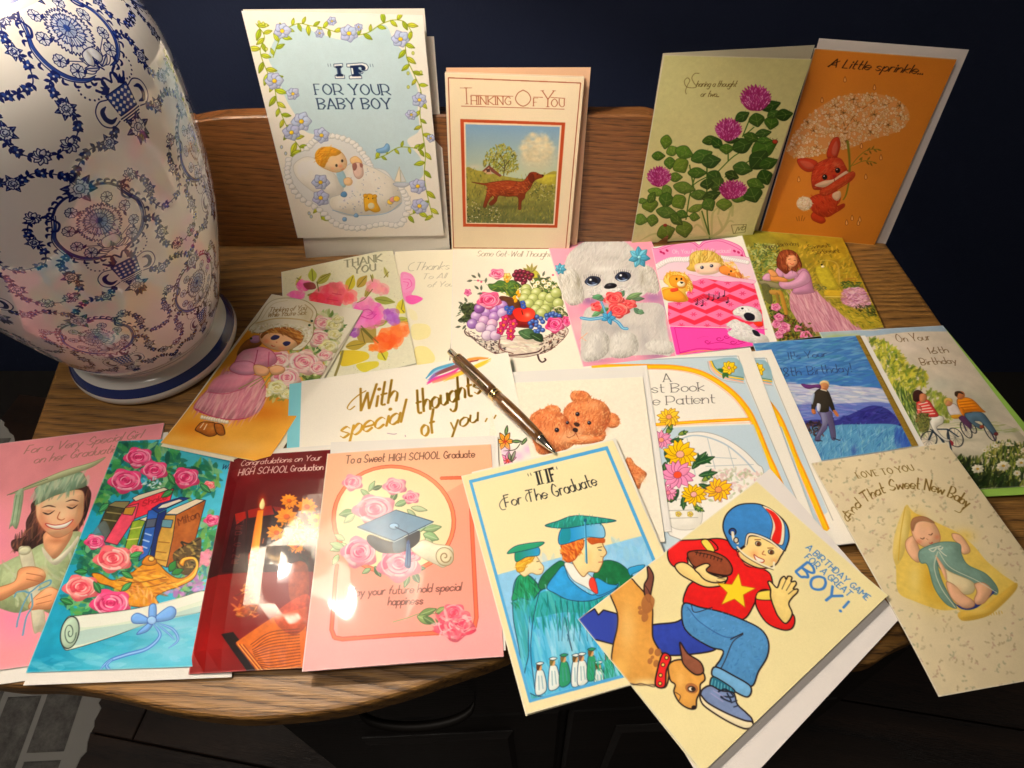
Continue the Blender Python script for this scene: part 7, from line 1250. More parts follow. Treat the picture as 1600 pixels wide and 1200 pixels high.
# --- orange card with bonnet girl
z_ = .0039; Q = [onz(424.5, 459.5, .0030), onz(567, 485, .0039), onz(415, 723.5, .0080), onz(250.5, 692, .0050)]; a = art_for(Q, 'f4ecd6'); a.fr(240, 380, 3.3325)
def art_bonnet(a):
    a.pf = 0.6
    a.poly([(500, 440), (640, 470), (900, 600), (860, 720), (583, 1145), (35, 1040)], 'e0a040', sm=False, g=('e8ac50', (600, 500), (300, 1050))); a.noise(.05, 40, 61)
    for x, y, rx, ry, c, al in ((560, 880, 160, 60, 'c86c14', .6), (200, 960, 110, 60, 'd07c1c', .6), (120, 1020, 90, 30, 'f0bc70', .6), (450, 1060, 160, 50, 'f0c078', .7), (640, 800, 60, 50, 'c06c18', .5), (480, 520, 30, 60, 'c88828', .5), (740, 700, 80, 60, 'f0bc78', .6), (560, 800, 60, 20, '8c4c14', .5)): a.soft(x, y, rx, ry, c, al)
    a.poly([(560, 250), (1100, 340), (960, 600), (860, 560), (830, 400), (520, 440)], 'f4eedc', sm=False)
    # bouquet foliage and blooms
    a.dabs([(850, 360), (980, 400), (960, 520), (900, 620), (860, 700), (720, 760), (640, 830), (600, 740), (700, 560), (800, 540)], 380, ['5c7c3c', '8cac5c', '3c5c2c', 'b8c488', 'd8dcb0', '7c8c50'], 50, 16, 0, 90, .75)
    WR = ['d8708c', 'f0c4c0', 'f8e4dc', 'fff8f0']; YW = ['c8c078', 'ece8b4', 'f4f2d0', 'fcfcec']
    for x, y, r, c in ((880, 420, 54, WR), (940, 430, 44, YW), (860, 500, 62, WR), (910, 545, 50, YW), (940, 480, 36, YW), (655, 615, 66, WR), (780, 625, 84, WR), (850, 655, 46, WR), (690, 705, 76, WR), (640, 755, 50, YW), (690, 790, 34, YW), (590, 780, 30, YW), (960, 400, 30, YW), (890, 590, 40, WR)): a.rose(x, y, r, c, .76, NZ.uniform(0, 60))
    # dress
    PK, DP = 'e0909c', 'b8486c'
    SKT = [(390, 670), (520, 690), (560, 700), (580, 760), (560, 860), (480, 910), (400, 918), (300, 900), (205, 860), (240, 800), (300, 740), (350, 690)]
    a.poly(SKT, 'dc98a4', o=DP, ow=1.4, n=.04); a.dabs(SKT, 160, ['e8b0b4', 'cc7c90', 'f0c4c0', 'd48898'], 120, 9, 120, 14, .5, .02); a.poly([(340, 690), (520, 690), (470, 760), (360, 780), (275, 770)], 'e898ac', .8); a.line([(270, 775), (370, 785), (460, 760)], 'c8607c', 4); a.line([(210, 860), (300, 900), (400, 918), (480, 910)], DP, 5)
    BD = [(440, 580), (480, 550), (560, 545), (620, 570), (640, 620), (590, 650), (540, 660), (520, 685), (440, 685), (395, 660), (420, 620)]
    a.poly(BD, 'e49cb4', o=DP, ow=1.4, n=.04); a.soft(480, 600, 40, 40, 'f0c0cc', .7); a.poly([(400, 640), (430, 620), (500, 620), (535, 650), (520, 685), (450, 688), (395, 665)], 'e8a4bc', o=DP, ow=1.3); a.line([(540, 560), (530, 610), (520, 640)], DP, 4); a.line([(600, 570), (595, 640)], DP, 3)
    a.poly([(520, 640), (560, 640), (600, 660), (590, 690), (550, 695), (525, 680)], 'f0bc94', o='a86840', ow=1.1); a.poly([(600, 655), (640, 640), (680, 655), (670, 680), (620, 690)], 'f0bc94', o='a86840', ow=1.1); a.lines([[(560, 700), (480, 740), (440, 760)], [(580, 700), (500, 750)], [(600, 700), (560, 760)]], '7c9440', 4)
    for k in range(11): a.poly(ell(250+k*13, 905+k*2.5, 11, 11, 0, 7, .2), 'f4e8d4', o='c8a888', ow=.8)
    for P in ([(250, 930), (290, 930), (320, 940), (330, 990), (290, 1005), (240, 985), (215, 970), (230, 945)], [(315, 940), (355, 945), (370, 990), (350, 1000), (325, 985)]): a.poly(P, 'a8682c', o='3c1c0c', ow=2, n=.1); a.soft(P[2][0]-10, P[2][1]+20, 30, 16, 'd8a060', .6)
    a.lines([[(258, 935), (240, 960)], [(275, 940), (260, 970)]], 'f4e4c8', 5)
    # head and bonnet
    a.poly([(430, 590), (450, 540), (500, 500), (560, 520), (540, 545), (470, 560)], '8c5c34', n=.1); a.poly([(500, 505), (520, 485), (555, 490), (545, 520), (510, 522)], 'c898c0', o='7c5478', ow=.8)
    a.poly([(550, 500), (560, 460), (620, 440), (720, 450), (760, 500), (740, 545), (680, 565), (610, 555), (570, 530)], 'f4c49c', o='a86840', ow=1.2); a.poly([(560, 480), (600, 450), (700, 440), (770, 470), (790, 510), (770, 550), (750, 555), (745, 520), (700, 490), (660, 475), (610, 470), (580, 480), (560, 500)], 'a86c34', o='5c3418', ow=1); a.dabs([(570, 470), (700, 445), (785, 500), (760, 550), (720, 500), (620, 470)], 60, ['c88c48', '7c4c24', 'e0b070'], 50, 5, 30, 30, .6)
    a.poly([(610, 495), (630, 482), (655, 488), (650, 500), (630, 508), (612, 506)], '2c2c5c'); a.poly([(672, 525), (690, 515), (712, 520), (705, 534), (685, 540)], '2c2c5c'); a.soft(585, 515, 22, 16, 'f08c6c', .6); a.soft(665, 552, 24, 12, 'f08c6c', .6); a.line([(612, 535), (622, 542), (632, 540)], 'b84c3c', 4); a.poly(ell(640, 520, 4, 4), 'd8906c')
    BN = [(495, 445), (540, 400), (590, 320), (650, 290), (740, 288), (810, 310), (850, 360), (835, 420), (830, 480), (800, 530), (760, 560), (720, 558), (770, 520), (780, 470), (720, 440), (620, 445), (560, 470), (510, 465)]
    a.soft(680, 300, 260, 120, 'e2d8bc', .5); a.poly(BN, 'f4eedc', o='9c8c64', ow=2.2, n=.02); a.soft(800, 380, 40, 80, 'cdbf98', .6); a.soft(640, 330, 90, 50, 'fffaf0', .7); a.soft(560, 420, 60, 20, 'cdbf98', .5); a.dabs([(495, 445), (620, 425), (800, 440), (825, 480), (760, 555), (780, 490), (720, 445), (600, 450), (520, 470)], 160, ['f8f4e4', 'd8ccac', 'fffcf0', 'c4b890'], 20, 6, 0, 90, .7); a.line([(530, 420), (640, 395), (760, 400), (830, 420)], 'c4a874', 7, a=.7); a.line([(560, 400), (620, 320), (700, 298)], 'd4c8a8', 4, a=.7); a.line([(790, 320), (830, 360), (815, 410)], 'b8a47c', 5, a=.7)
    a.text('Thinking of You', 600, 362, 795, 348, 26, 'a08860', .1, sl=.2, xh=.55); a.text('While You\'re Sick', 592, 388, 795, 374, 26, 'a08860', .1, sl=.2, xh=.55)
    for x, y in ((825, 408), (812, 430), (505, 500)): a.poly(ell(x, y, 7, 6), '2c4424')
art_bonnet(a)
zb = -0.0012
card(Q, a, 'orange card of a girl in a white bonnet holding a rose bouquet', (0.82, 0.77, 0.62), lift=lambda u, v: -.0015*math.sin(math.pi*v**3), nv=26, back_lift=lambda u, v: -.0015*math.sin(math.pi*v**3), backC4=[Q[0]+[0, 0, -.0009], Q[1]+[0, 0, -.0009], onz(421.5, 733, .0072), onz(251, 697, .0042)])
# --- bear card on its white envelope
z_ = zz(9.1); tr = onz(1010.7, 570.7, z_); tl = onz(803, 581, z_); d = unit(onz(1052, 847, z_)-tr); e = unit(tr-tl)
envelope([tr-e*.14, tr, tr+d*.155, tr-e*.14+d*.155], 'white envelope under the card of two cuddling bears')
z_ = zz(9.9); tr = onz(1004, 589, z_); d = unit(onz(1040, 855, z_)-tr); e2 = unit(onz(1004, 589, z_)-onz(820, 597, z_)); Q = [tr-e2*.128, tr, tr+d*.150, tr-e2*.128+d*.150]
a = art_for(Q, 'f7efdc'); a.fr(760, 550, 3.87)
def art_bears(a):
    a.pf = 0.8
    a.noise(.025, 6, 71)
    F = ['d08050', 'e8a878', 'b8623c', 'f0bc90', 'a85434', 'dc9464']
    def fur(P, n, an, l=22): a.poly(P, 'cc7c50', .95); a.dabs(P, n, F, l, 4.2, an, 50, .6, .03)
    fur([(515, 290), (510, 250), (545, 235), (600, 240), (630, 270), (620, 300), (560, 305)], 90, -70); fur([(730, 370), (780, 375), (805, 410), (795, 450), (750, 460), (720, 430)], 80, 10); fur([(350, 350), (370, 325), (420, 325), (450, 350), (430, 375), (370, 370)], 70, -60)
    fur([(465, 370), (490, 320), (540, 295), (620, 280), (700, 300), (745, 350), (750, 410), (720, 470), (690, 520), (620, 535), (560, 530), (500, 470), (480, 420)], 620, -60); fur([(262, 400), (300, 360), (370, 340), (440, 360), (490, 410), (530, 460), (550, 500), (540, 550), (460, 600), (330, 620), (290, 560), (265, 480)], 620, -80)
    fur([(480, 545), (560, 500), (680, 510), (720, 480), (700, 540), (560, 560)], 110, 0); fur([(840, 660), (870, 640), (900, 680), (940, 710), (970, 740), (940, 790), (920, 830), (880, 760)], 140, 60)
    for x, y, rx, ry, c in ((560, 260, 26, 16, 'b05c38'), (770, 415, 22, 22, 'f0b484'), (520, 500, 50, 30, 'f4c8a0'), (560, 470, 40, 26, 'f0bc94'), (590, 520, 60, 20, 'f4c8a4'), (600, 340, 60, 30, 'dc9868'), (360, 500, 50, 50, 'e0a074'), (320, 420, 30, 40, 'b8623c'), (720, 440, 26, 50, 'a85434'), (480, 430, 14, 40, '9c4c30'), (940, 770, 26, 26, 'f4d0a8')): a.soft(x, y, rx, ry, c, .55)
    a.line([(455, 375), (485, 400), (500, 430), (522, 462), (545, 500), (560, 530)], '8c4428', 7, .6, taper=True); a.soft(470, 520, 50, 40, 'f0c09a', .6); a.soft(440, 380, 30, 14, 'a85838', .6); a.soft(400, 345, 22, 10, 'f0b890', .6); a.soft(350, 570, 60, 30, 'b86840', .5); a.soft(650, 320, 40, 24, 'eab48c', .6)
    for x, y, r in ((551, 376, 13), (622, 429, 12), (426, 472, 14), (490, 428, 10)): a.poly(ell(x, y, r, r), '2a1a1e'); a.poly(ell(x-3, y-4, 3.5, 3.5), '9cb0d0')
    a.poly([(528, 432), (545, 425), (565, 438), (555, 452), (538, 448)], '3a2420'); a.poly([(520, 470), (535, 458), (553, 468), (548, 485), (530, 482)], '2a1a1c'); a.line([(540, 486), (528, 505), (500, 518), (486, 512)], '7c3c28', 3)
art_bears(a)
card(Q, a, 'cream card with two brown teddy bears cuddling, partly under other cards', bump=.6)

# --- gold script thoughts card, blue edged
tl, tr = onz(471, 595.5, .0066), onz(793.7, 551, .0110); e = unit(tr-tl); d = unit(onz(821, 645, .0110)-tr); d = unit(d-e*(d@e)*.6); Q = [tl, tr, tr+d*.124, tl+d*.124]
a = art_for(Q, 'faf4e6'); a.fr(440, 530, 4)
def art_script(a):
    a.pf = 0
    GC = 'b89440'
    def T_(t, x0, y0, x1, y1, h): a.text(t, x0, y0, x1, y1, h*1.1, GC, .095, sl=.75, xh=.46, pen=(.75, .35), foil=1.0)
    T_('With', 470, 455, 715, 388, 125); T_('special', 362, 622, 745, 520, 120); T_('thoughts', 845, 468, 1245, 335, 130); T_('of', 880, 610, 960, 582, 130); T_('you', 1055, 575, 1225, 512, 100)
    a.line([(528, 322), (480, 350), (435, 390), (411, 428), (428, 440), (458, 418)], GC, 8, foil=1.0, pen=(.75, .35))
    for x, y in ((1285, 495), (1315, 485), (1340, 475)): a.line([(x, y), (x-12, y+22)], GC, 9, foil=1.0)
    for P, c in (([(905, 240), (960, 195), (1040, 165), (1085, 150)], '5c9cc8'), ([(915, 262), (980, 215), (1100, 165)], '8c70b0'), ([(912, 280), (960, 250), (1060, 215), (1110, 180)], 'e45ca0'), ([(960, 225), (1060, 185), (1200, 130)], '7c5048'), ([(940, 270), (1040, 235), (1130, 195)], 'ee8c7c'), ([(1120, 140), (1200, 122), (1290, 118)], 'ee9c50'), ([(1030, 250), (1120, 215), (1230, 165), (1305, 128)], 'f4cc4c'), ([(1010, 262), (1080, 240)], 'f4b85c'), ([(1150, 150), (1230, 128)], '8c3c3c')):
        for k in range(4): a.line([(x+NZ.uniform(-5, 5), y+NZ.uniform(-8, 8)) for x, y in P], jit(c, .05), 16, .7, taper=True)
    # lilies at the lower right
    for x, y, r, c, an in ((1395, 640, 62, 'f4b040', 0), (1410, 760, 60, 'f0a0c8', 40)):
        for k in range(6): a.leaf(x, y, r, an+k*60, r*.45, jit(c, .03), 'c83c3c', '2a1a14', ow=1.4)
        a.soft(x, y, 16, 14, 'e4482c', .8)
    for x, y, an, l in ((1400, 600, -80, 60), (1440, 640, 0, 60), (1360, 690, 130, 60), (1500, 660, -50, 60), (1460, 700, 110, 70), (1420, 710, 80, 50)): a.leaf(x, y, l, an, 18, '5c7c4c', 'd8e0b0', '1c2414', ow=1.6)
    for x, y in ((1540, 690), (1480, 730), (1400, 700)): a.soft(x, y, 44, 40, 'dca8dc', .6)
    a.line([(1385, 700), (1460, 690), (1500, 640)], '1c2414', 5, taper=True)
    a.lines([[(660, 588), (700, 594), (720, 590)], [(772, 600), (775, 610)]], 'a88ca0', 4)
art_script(a)
zb = -.001
card(Q, a, 'cream card with shiny gold script and a rainbow brush stroke under the pen', (0.22, 0.62, 0.72), gap=.0006, backC4=[q-e*.0105+np.array([0, 0, zb])+d*.0006 for q in Q], rough=.42)

# --- pink high school card in clear film, with envelope
z_ = zz(11.7); Ea = [onz(517, 691, z_), onz(777.5, 680.5, z_), onz(790, 1016, z_), onz(500, 1040, z_)]
envelope(Ea, 'white envelope under the pink film wrapped high school card')
z_ = zz(12.6); Q = [onz(511.6, 709, z_), onz(767, 694, z_), onz(787, 1025.7, z_), onz(471.7, 1049.4, z_)]
a = art_for(Q, 'f4b4a0'); a.fr(460, 680, 3.159)
def art_sweet(a):
    a.poly([(0, 0), (1200, 0), (1200, 1300), (0, 1300)], 'f4bc9c', sm=False, g=('f4acac', (500, 300), (500, 1000))); a.poly([(215, 600), (880, 210), (895, 960), (730, 990), (215, 1000)], 'ee9884', .55, sm=False)
    TX = '4c2c24'
    a.text('To a Sweet', 252, 142, 447, 132, 40, TX, .065, sl=.1, xh=.55); a.text('HIGH SCHOOL', 470, 132, 722, 118, 36, TX, .065, sl=.08); a.text('Graduate', 740, 118, 890, 110, 36, TX, .065, xh=.55)
    OR, OD = 'e87858', 'a83c2c'
    PB = [(725, 215), (870, 210), (876, 420), (890, 700), (900, 900), (890, 950), (850, 970), (500, 990), (240, 1008), (200, 1000), (185, 960), (205, 700), (212, 640)]
    q = PB; a.line(q, OD, 20, sm=False); a.line(q, OR, 15, sm=False)
    c = ell(492, 420, 298, 262, 8, 40); a.poly(c, 'f4e8bc'); cc = np.vstack([c, c[:1]]); a.line(cc, OD, 20, sm=False); a.line(cc, 'ee8c68', 15, sm=False); a.soft(600, 300, 150, 120, 'f6ecc4', .6)
    G = ['8ca87c', '5c7c54', 'b4c49c', '3c5c40']
    for x, y, an, l, w_ in ((300, 380, 170, 80, 40), (300, 390, 140, 70, 34), (330, 270, 40, 70, 26), (370, 280, -60, 60, 24), (390, 270, -20, 50, 22), (480, 330, -60, 60, 30), (500, 350, -20, 70, 30), (580, 360, 10, 80, 26), (560, 370, 40, 60, 22), (640, 470, -10, 90, 36), (640, 490, 20, 80, 44), (650, 510, 50, 60, 30), (620, 480, -50, 50, 20), (260, 540, 160, 90, 40), (250, 560, 200, 80, 36), (220, 590, 120, 60, 30), (400, 650, 60, 60, 30), (380, 660, 150, 50, 24), (570, 690, 110, 70, 30), (590, 680, 60, 60, 36), (600, 660, 0, 50, 26), (250, 520, -150, 60, 30)): a.leaf(x, y, l, an, w_, jit(G[NZ.randint(4)], .03), 'd0dcb8', '4c6448', ow=.8)
    R = ['d05c7c', 'f09cb0', 'f8c4cc', 'fde8e8']
    for x, y, r, s_ in ((400, 370, 104, .68), (290, 235, 50, .8), (500, 255, 58, .7), (580, 310, 40, .8), (325, 580, 88, .85), (520, 640, 104, .8), (580, 590, 50, .8)): a.rose(x, y, r, R, s_, NZ.uniform(-20, 20))
    # scroll
    a.poly([(580, 560), (640, 520), (700, 540), (770, 550), (788, 580), (780, 620), (740, 655), (700, 640), (620, 600)], 'f0e8d0', o='a89878', ow=1.2, n=.03); a.poly(ell(745, 602, 42, 46, -30), 'e8dcbc', o='8c7c5c', ow=1.4); a.line([(745+30*(1-t/9)*math.cos(t), 602+34*(1-t/9)*math.sin(t)) for t in np.linspace(0, 8, 26)], '8c7450', 5)
    # mortarboard
    a.poly([(362, 520), (380, 495), (495, 530), (600, 475), (620, 490), (615, 530), (560, 570), (500, 585), (430, 580), (385, 550)], '34404c', o='1c242c', ow=1.2, n=.08); a.poly([(490, 530), (545, 505), (550, 570), (500, 585)], '5c7484', .8); a.poly([(560, 500), (620, 475), (615, 530), (570, 560)], '141c28', .8)
    a.poly([(312, 455), (505, 372), (690, 430), (495, 525)], '5880a0', sm=False, o='20384c', ow=1.4, g=('7c98b0', (340, 460), (560, 400)), n=.04); a.line([(315, 462), (495, 530), (688, 436)], 'b8d0e0', 3, sm=False)
    a.poly(ell(495, 452, 24, 15), '9cc0dc', o='2c4c6c'); a.line([(500, 455), (540, 475), (565, 490), (568, 530)], '1c2c44', 4); a.poly([(558, 530), (574, 530), (578, 650), (548, 650), (552, 600)], '34507c', n=.1); a.lines([[(560, 540), (555, 645)], [(570, 540), (568, 648)]], '9cb8d4', 2)
    a.text('May your future hold special', 272, 798, 822, 768, 42, TX, .06, sl=.15, xh=.5); a.text('happiness', 465, 842, 636, 836, 42, TX, .06, sl=.15, xh=.5)
    a.line([(490, 925), (560, 905), (640, 880), (740, 890)], '7c9c6c', 4); [a.leaf(x, y, l, an, w_, c_, 'c8d4a0', '4c6440') for x, y, l, an, w_, c_ in ((620, 890, 90, -20, 34, '6c8450'), (610, 895, 90, 25, 40, '8ca468'), (640, 900, 70, 30, 30, '5c7448'), (700, 880, 60, -30, 26, '8c9c60'), (700, 905, 50, 40, 22, '6c8450'))]
    R_ = ['d83c5c', 'f07084', 'f89ca0', 'fcd0cc']; a.rose(795, 940, 96, R_, .78); a.rose(790, 880, 60, R_, .75); a.rose(830, 930, 54, R_, .8); a.dabs(ell(795, 935, 95, 80), 60, R_, 46, 12, 0, 90, .6)
art_sweet(a)
card(Q, a, 'pink high school graduate card with mortarboard and roses, wrapped in clear film', (0.78, 0.52, 0.47), film=True, coat=.3, rough=.4, bump=.05, lift=lambda u, v: .001*math.sin(math.pi*u))

# --- "IF" for the graduate card with envelope
z_ = zz(13.4); tl = onz(731, 739, z_); tr = onz(955, 686, z_); e = unit(tr-tl); d = np.array([e[1], -e[0], 0])
envelope([tl+e*.003, tr+e*.0035, tr+e*.0035+d*.168, tl+e*.003+d*.168], 'cream envelope under the blue bordered graduate card', (0.80, 0.76, 0.66))
z_ = zz(14.3); Q = quad3((720.5, 743.7), (957.5, 687.5), z_, bl=(821.4, 1118)); a = art_for(Q, 'f3e5b8'); a.fr(710, 680, 2.666)
def art_if(a):
    a.pf = 0.15
    a.noise(.015, 40, 81); BL = '5aa4d8'
    Bx = [(60, 188), (638, 45), (840, 500), (900, 625), (955, 745), (1010, 860), (1045, 935), (312, 1118)]
    Bx = [(60, 188), (638, 45), (1010, 928), (312, 1118)]
    a.poly(Bx, BL, sm=False); a.poly([(75, 198), (631, 62), (990, 918), (322, 1103)], 'f3e5b8', sm=False)
    IN = [(75, 198), (631, 62), (990, 918), (322, 1103)]; a.clip = a.mask(IN, False)
    a.poly([(170, 585), (440, 510), (780, 420), (1100, 340), (1100, 1300), (200, 1300)], '94c8ec', sm=False, n=.04); a.dabs([(180, 590), (780, 430), (900, 700), (350, 1090)], 160, ['a8d4f0', '80bce4', 'b8dcf4'], 60, 20, 70, 40, .3)
    BK = '14161c'
    a.text('For The', 215, 300, 388, 262, 50, BK, .075, sl=.08, xh=.5, pen=(.7, .4)); a.text('Graduate', 415, 258, 595, 208, 54, BK, .075, sl=.05, xh=.5, pen=(.7, .4))
    a.lines([[(222, 258), (200, 268), (188, 290), (198, 310), (214, 308)], [(322, 236), (303, 244), (297, 262), (304, 276)]], BK, 2.5)
    for P in ([(336, 152), (344, 150), (358, 204), (349, 206)], [(350, 149), (356, 147), (369, 201), (364, 203)], [(376, 142), (384, 140), (398, 195), (389, 198)], [(389, 139), (400, 136), (409, 134), (411, 142), (398, 146), (402, 162), (412, 160), (413, 166), (404, 169), (412, 192), (404, 194)]): a.poly(P, BK, sm=False)
    a.lines([[(330, 155), (362, 146)], [(344, 208), (374, 200)], [(370, 145), (412, 133)], [(384, 200), (414, 191)]], BK, 2.5)
    for x, y in ((305, 160), (316, 157), (410, 134), (424, 131)): a.line([(x, y), (x+4, y+11)], BK, 6, taper=True)
    INK = '1c3c54'
    # left boy
    a.poly([(245, 640), (265, 590), (300, 582), (330, 600), (360, 650), (330, 700), (330, 900), (360, 1100), (300, 1100), (270, 900), (245, 760)], '44a0a8', o=INK, ow=1.3); a.poly([(250, 640), (265, 590), (300, 582), (335, 610), (358, 645), (330, 690), (280, 680), (240, 690)], '1c8c60', o=INK, ow=1, n=.1); a.dabs([(250, 640), (300, 590), (350, 650), (320, 720), (250, 720)], 60, ['1c7c54', '2ca078', '0c6448'], 50, 5, 70, 30, .7); a.dabs([(260, 720), (330, 720), (340, 1060), (290, 1060)], 50, ['7cc8e4', '2c90a8', '5cb8d8'], 110, 8, 80, 10, .5)
    a.poly([(262, 560), (275, 540), (330, 500), (345, 510), (358, 530), (372, 550), (366, 575), (345, 582), (320, 575), (290, 590)], 'f2e0b0', o='8c6c44', ow=1.1); a.poly([(258, 560), (260, 530), (300, 510), (335, 500), (320, 530), (300, 540), (290, 565), (268, 572)], 'd8a838', o='8c5c1c', ow=1); a.dabs([(260, 560), (262, 530), (330, 505), (295, 560)], 30, ['e8c05c', 'b8801c'], 24, 4, -30, 40, .7); a.line([(342, 528), (352, 526)], '3c2c1c', 2.5); a.line([(352, 560), (364, 558)], 'b8705c', 2)
    a.poly([(252, 495), (262, 470), (345, 465), (352, 500), (300, 508), (258, 528)], '3898c8', o=INK, ow=1.1, g=('1c8c70', (345, 490), (258, 500))); a.poly([(220, 492), (262, 460), (370, 445), (345, 468), (250, 490)], '2c9474', o=INK, ow=1.2)
    # big green arch behind
    a.poly([(350, 620), (370, 580), (420, 535), (450, 525), (470, 560), (380, 640), (355, 640)], '1c6c44', o=INK, n=.1); a.poly([(580, 580), (620, 525), (680, 530), (730, 570), (760, 620), (760, 660), (700, 660), (640, 620), (590, 600)], '1c6c44', o=INK, n=.12)
    a.poly([(725, 555), (790, 540), (780, 560), (740, 580), (735, 590)], '3c98c8', o=INK, ow=1)
    # main gown
    a.poly([(330, 690), (380, 640), (450, 680), (560, 680), (700, 640), (760, 700), (900, 900), (900, 1010), (340, 1090), (310, 900), (312, 780)], '5cb4dc', o=INK, ow=1.4); a.dabs([(330, 700), (700, 680), (850, 950), (360, 1060), (320, 850)], 260, ['8cd0ec', '3c9cc8', 'b0dcf0', '2c90b8', '6cc0e0'], 120, 14, 78, 14, .45); a.soft(470, 850, 60, 120, 'c8e4f0', .5)
    a.poly([(330, 690), (390, 650), (560, 685), (640, 670), (600, 710), (560, 740), (450, 740), (320, 760)], '2c9c8c', .6); a.dabs([(330, 690), (450, 690), (640, 670), (560, 780), (330, 800)], 120, ['1c8c80', '0c7470', '38a8a8'], 60, 5, 85, 20, .7)
    a.poly([(385, 635), (420, 580), (455, 545), (480, 600), (540, 650), (590, 665), (680, 620), (660, 650), (570, 690), (480, 688), (420, 660)], '3c9cd8', o=INK, ow=1.3, n=.05); a.poly([(590, 595), (640, 620), (680, 630), (600, 670), (585, 640)], '3c9cd8', o=INK, ow=1)
    for k in range(12): x = 420+k*24; a.line([(x, 690), (x+8, 760+NZ.uniform(0, 60)), (x+NZ.uniform(0, 24), 860)], INK, 1.6, .8)
    a.line([(355, 650), (330, 760), (318, 900), (335, 1060)], INK, 2.5); a.line([(460, 760), (490, 900), (470, 830)], INK, 2)
    a.poly([(458, 535), (500, 540), (580, 600), (590, 655), (540, 630), (490, 600)], 'f0f2ea', o='5c6c74', ow=1.2); a.poly([(565, 600), (580, 595), (592, 625), (596, 660), (575, 650), (562, 625)], 'e04c3c', o='8c1c1c', ow=1)
    a.poly([(500, 545), (490, 510), (520, 460), (560, 430), (610, 435), (620, 460), (634, 490), (620, 510), (618, 530), (610, 550), (595, 572), (560, 570), (535, 590)], 'f4dca4', o='7c4c2c', ow=1.4); a.poly([(445, 470), (450, 455), (530, 430), (537, 465), (520, 490), (500, 520), (470, 530), (450, 505)], 'c8642c', o='7c3414', ow=1); a.dabs([(448, 460), (530, 432), (530, 480), (470, 528), (450, 500)], 70, ['e08c3c', 'a84c1c', 'f0a858'], 28, 5, 60, 40, .7); a.poly([(555, 430), (620, 428), (625, 448), (600, 450), (570, 455)], 'b85c28', n=.1)
    a.line([(595, 470), (615, 465)], '5c2c14', 3); a.line([(600, 478), (612, 480)], '2c3c4c', 3.5); a.line([(600, 530), (618, 528)], 'b85048', 3); a.line([(608, 505), (622, 508)], 'a86c44', 2); a.soft(560, 510, 20, 40, 'ecc080', .5)
    a.poly([(438, 455), (450, 385), (530, 370), (610, 370), (625, 425), (560, 425), (520, 435)], '2c90c8', o=INK, ow=1.3, g=('8cc4e8', (480, 410), (610, 400))); a.poly([(440, 450), (450, 388), (480, 385), (480, 440)], '1c8888', .7); a.poly([(378, 378), (430, 358), (510, 335), (660, 352), (655, 362), (560, 372), (460, 388)], '2c8c80', o=INK, ow=1.4, n=.06); a.dabs([(390, 376), (510, 340), (650, 356), (460, 384)], 50, ['3ca8a0', '1c6c68', '5cc0b8'], 24, 4, -80, 20, .6)
    a.line([(545, 350), (548, 430), (552, 535)], '1c6c9c', 5); a.line([(542, 350), (545, 440), (546, 530)], '7cc0e4', 3); a.poly(ell(545, 355, 7, 7), '1c5c7c')
    # row of small graduates
    for x, y, c in ((355, 965, 'f0f2ea'), (410, 945, 'f0f2ea'), (455, 930, '2c8c60'), (505, 930, 'f0f2ea'), (530, 925, 'f0f2ea'), (570, 905, '2c8c60'), (600, 960, 'f0f2ea'), (640, 920, '3c9c80')):
        a.poly([(x-14, y+25), (x, y+15), (x+18, y+25), (x+28, y+100), (x-16, y+118)], c, .92, o=INK, ow=1.1); a.poly(ell(x, y+5, 10, 14), 'd8a878'); a.poly([(x-13, y+12), (x-12, y-8), (x, y-14), (x+12, y-6), (x+4, y-2), (x-5, y+18)], jit('6c4c2c', .1)); a.poly([(x-16, y-10), (x, y-18), (x+18, y-14), (x+2, y-5)], c, o=INK, ow=1); a.lines([[(x-4, y+40), (x-2, y+100)], [(x+8, y+40), (x+14, y+95)]], '5c8ca0', 2)
    a.dabs([(620, 900), (720, 990), (640, 1020), (560, 1010)], 70, ['1c7c54', '7cc8d8', '2c9c80'], 50, 4, 75, 20, .7); a.clip = None
art_if(a)
card(Q, a, 'cream graduate card with blue border and two boys in blue caps and gowns', (0.82, 0.74, 0.52), gap=.0008, bump=.4, lift=lambda u, v: .0022*(1-u)*v*v)

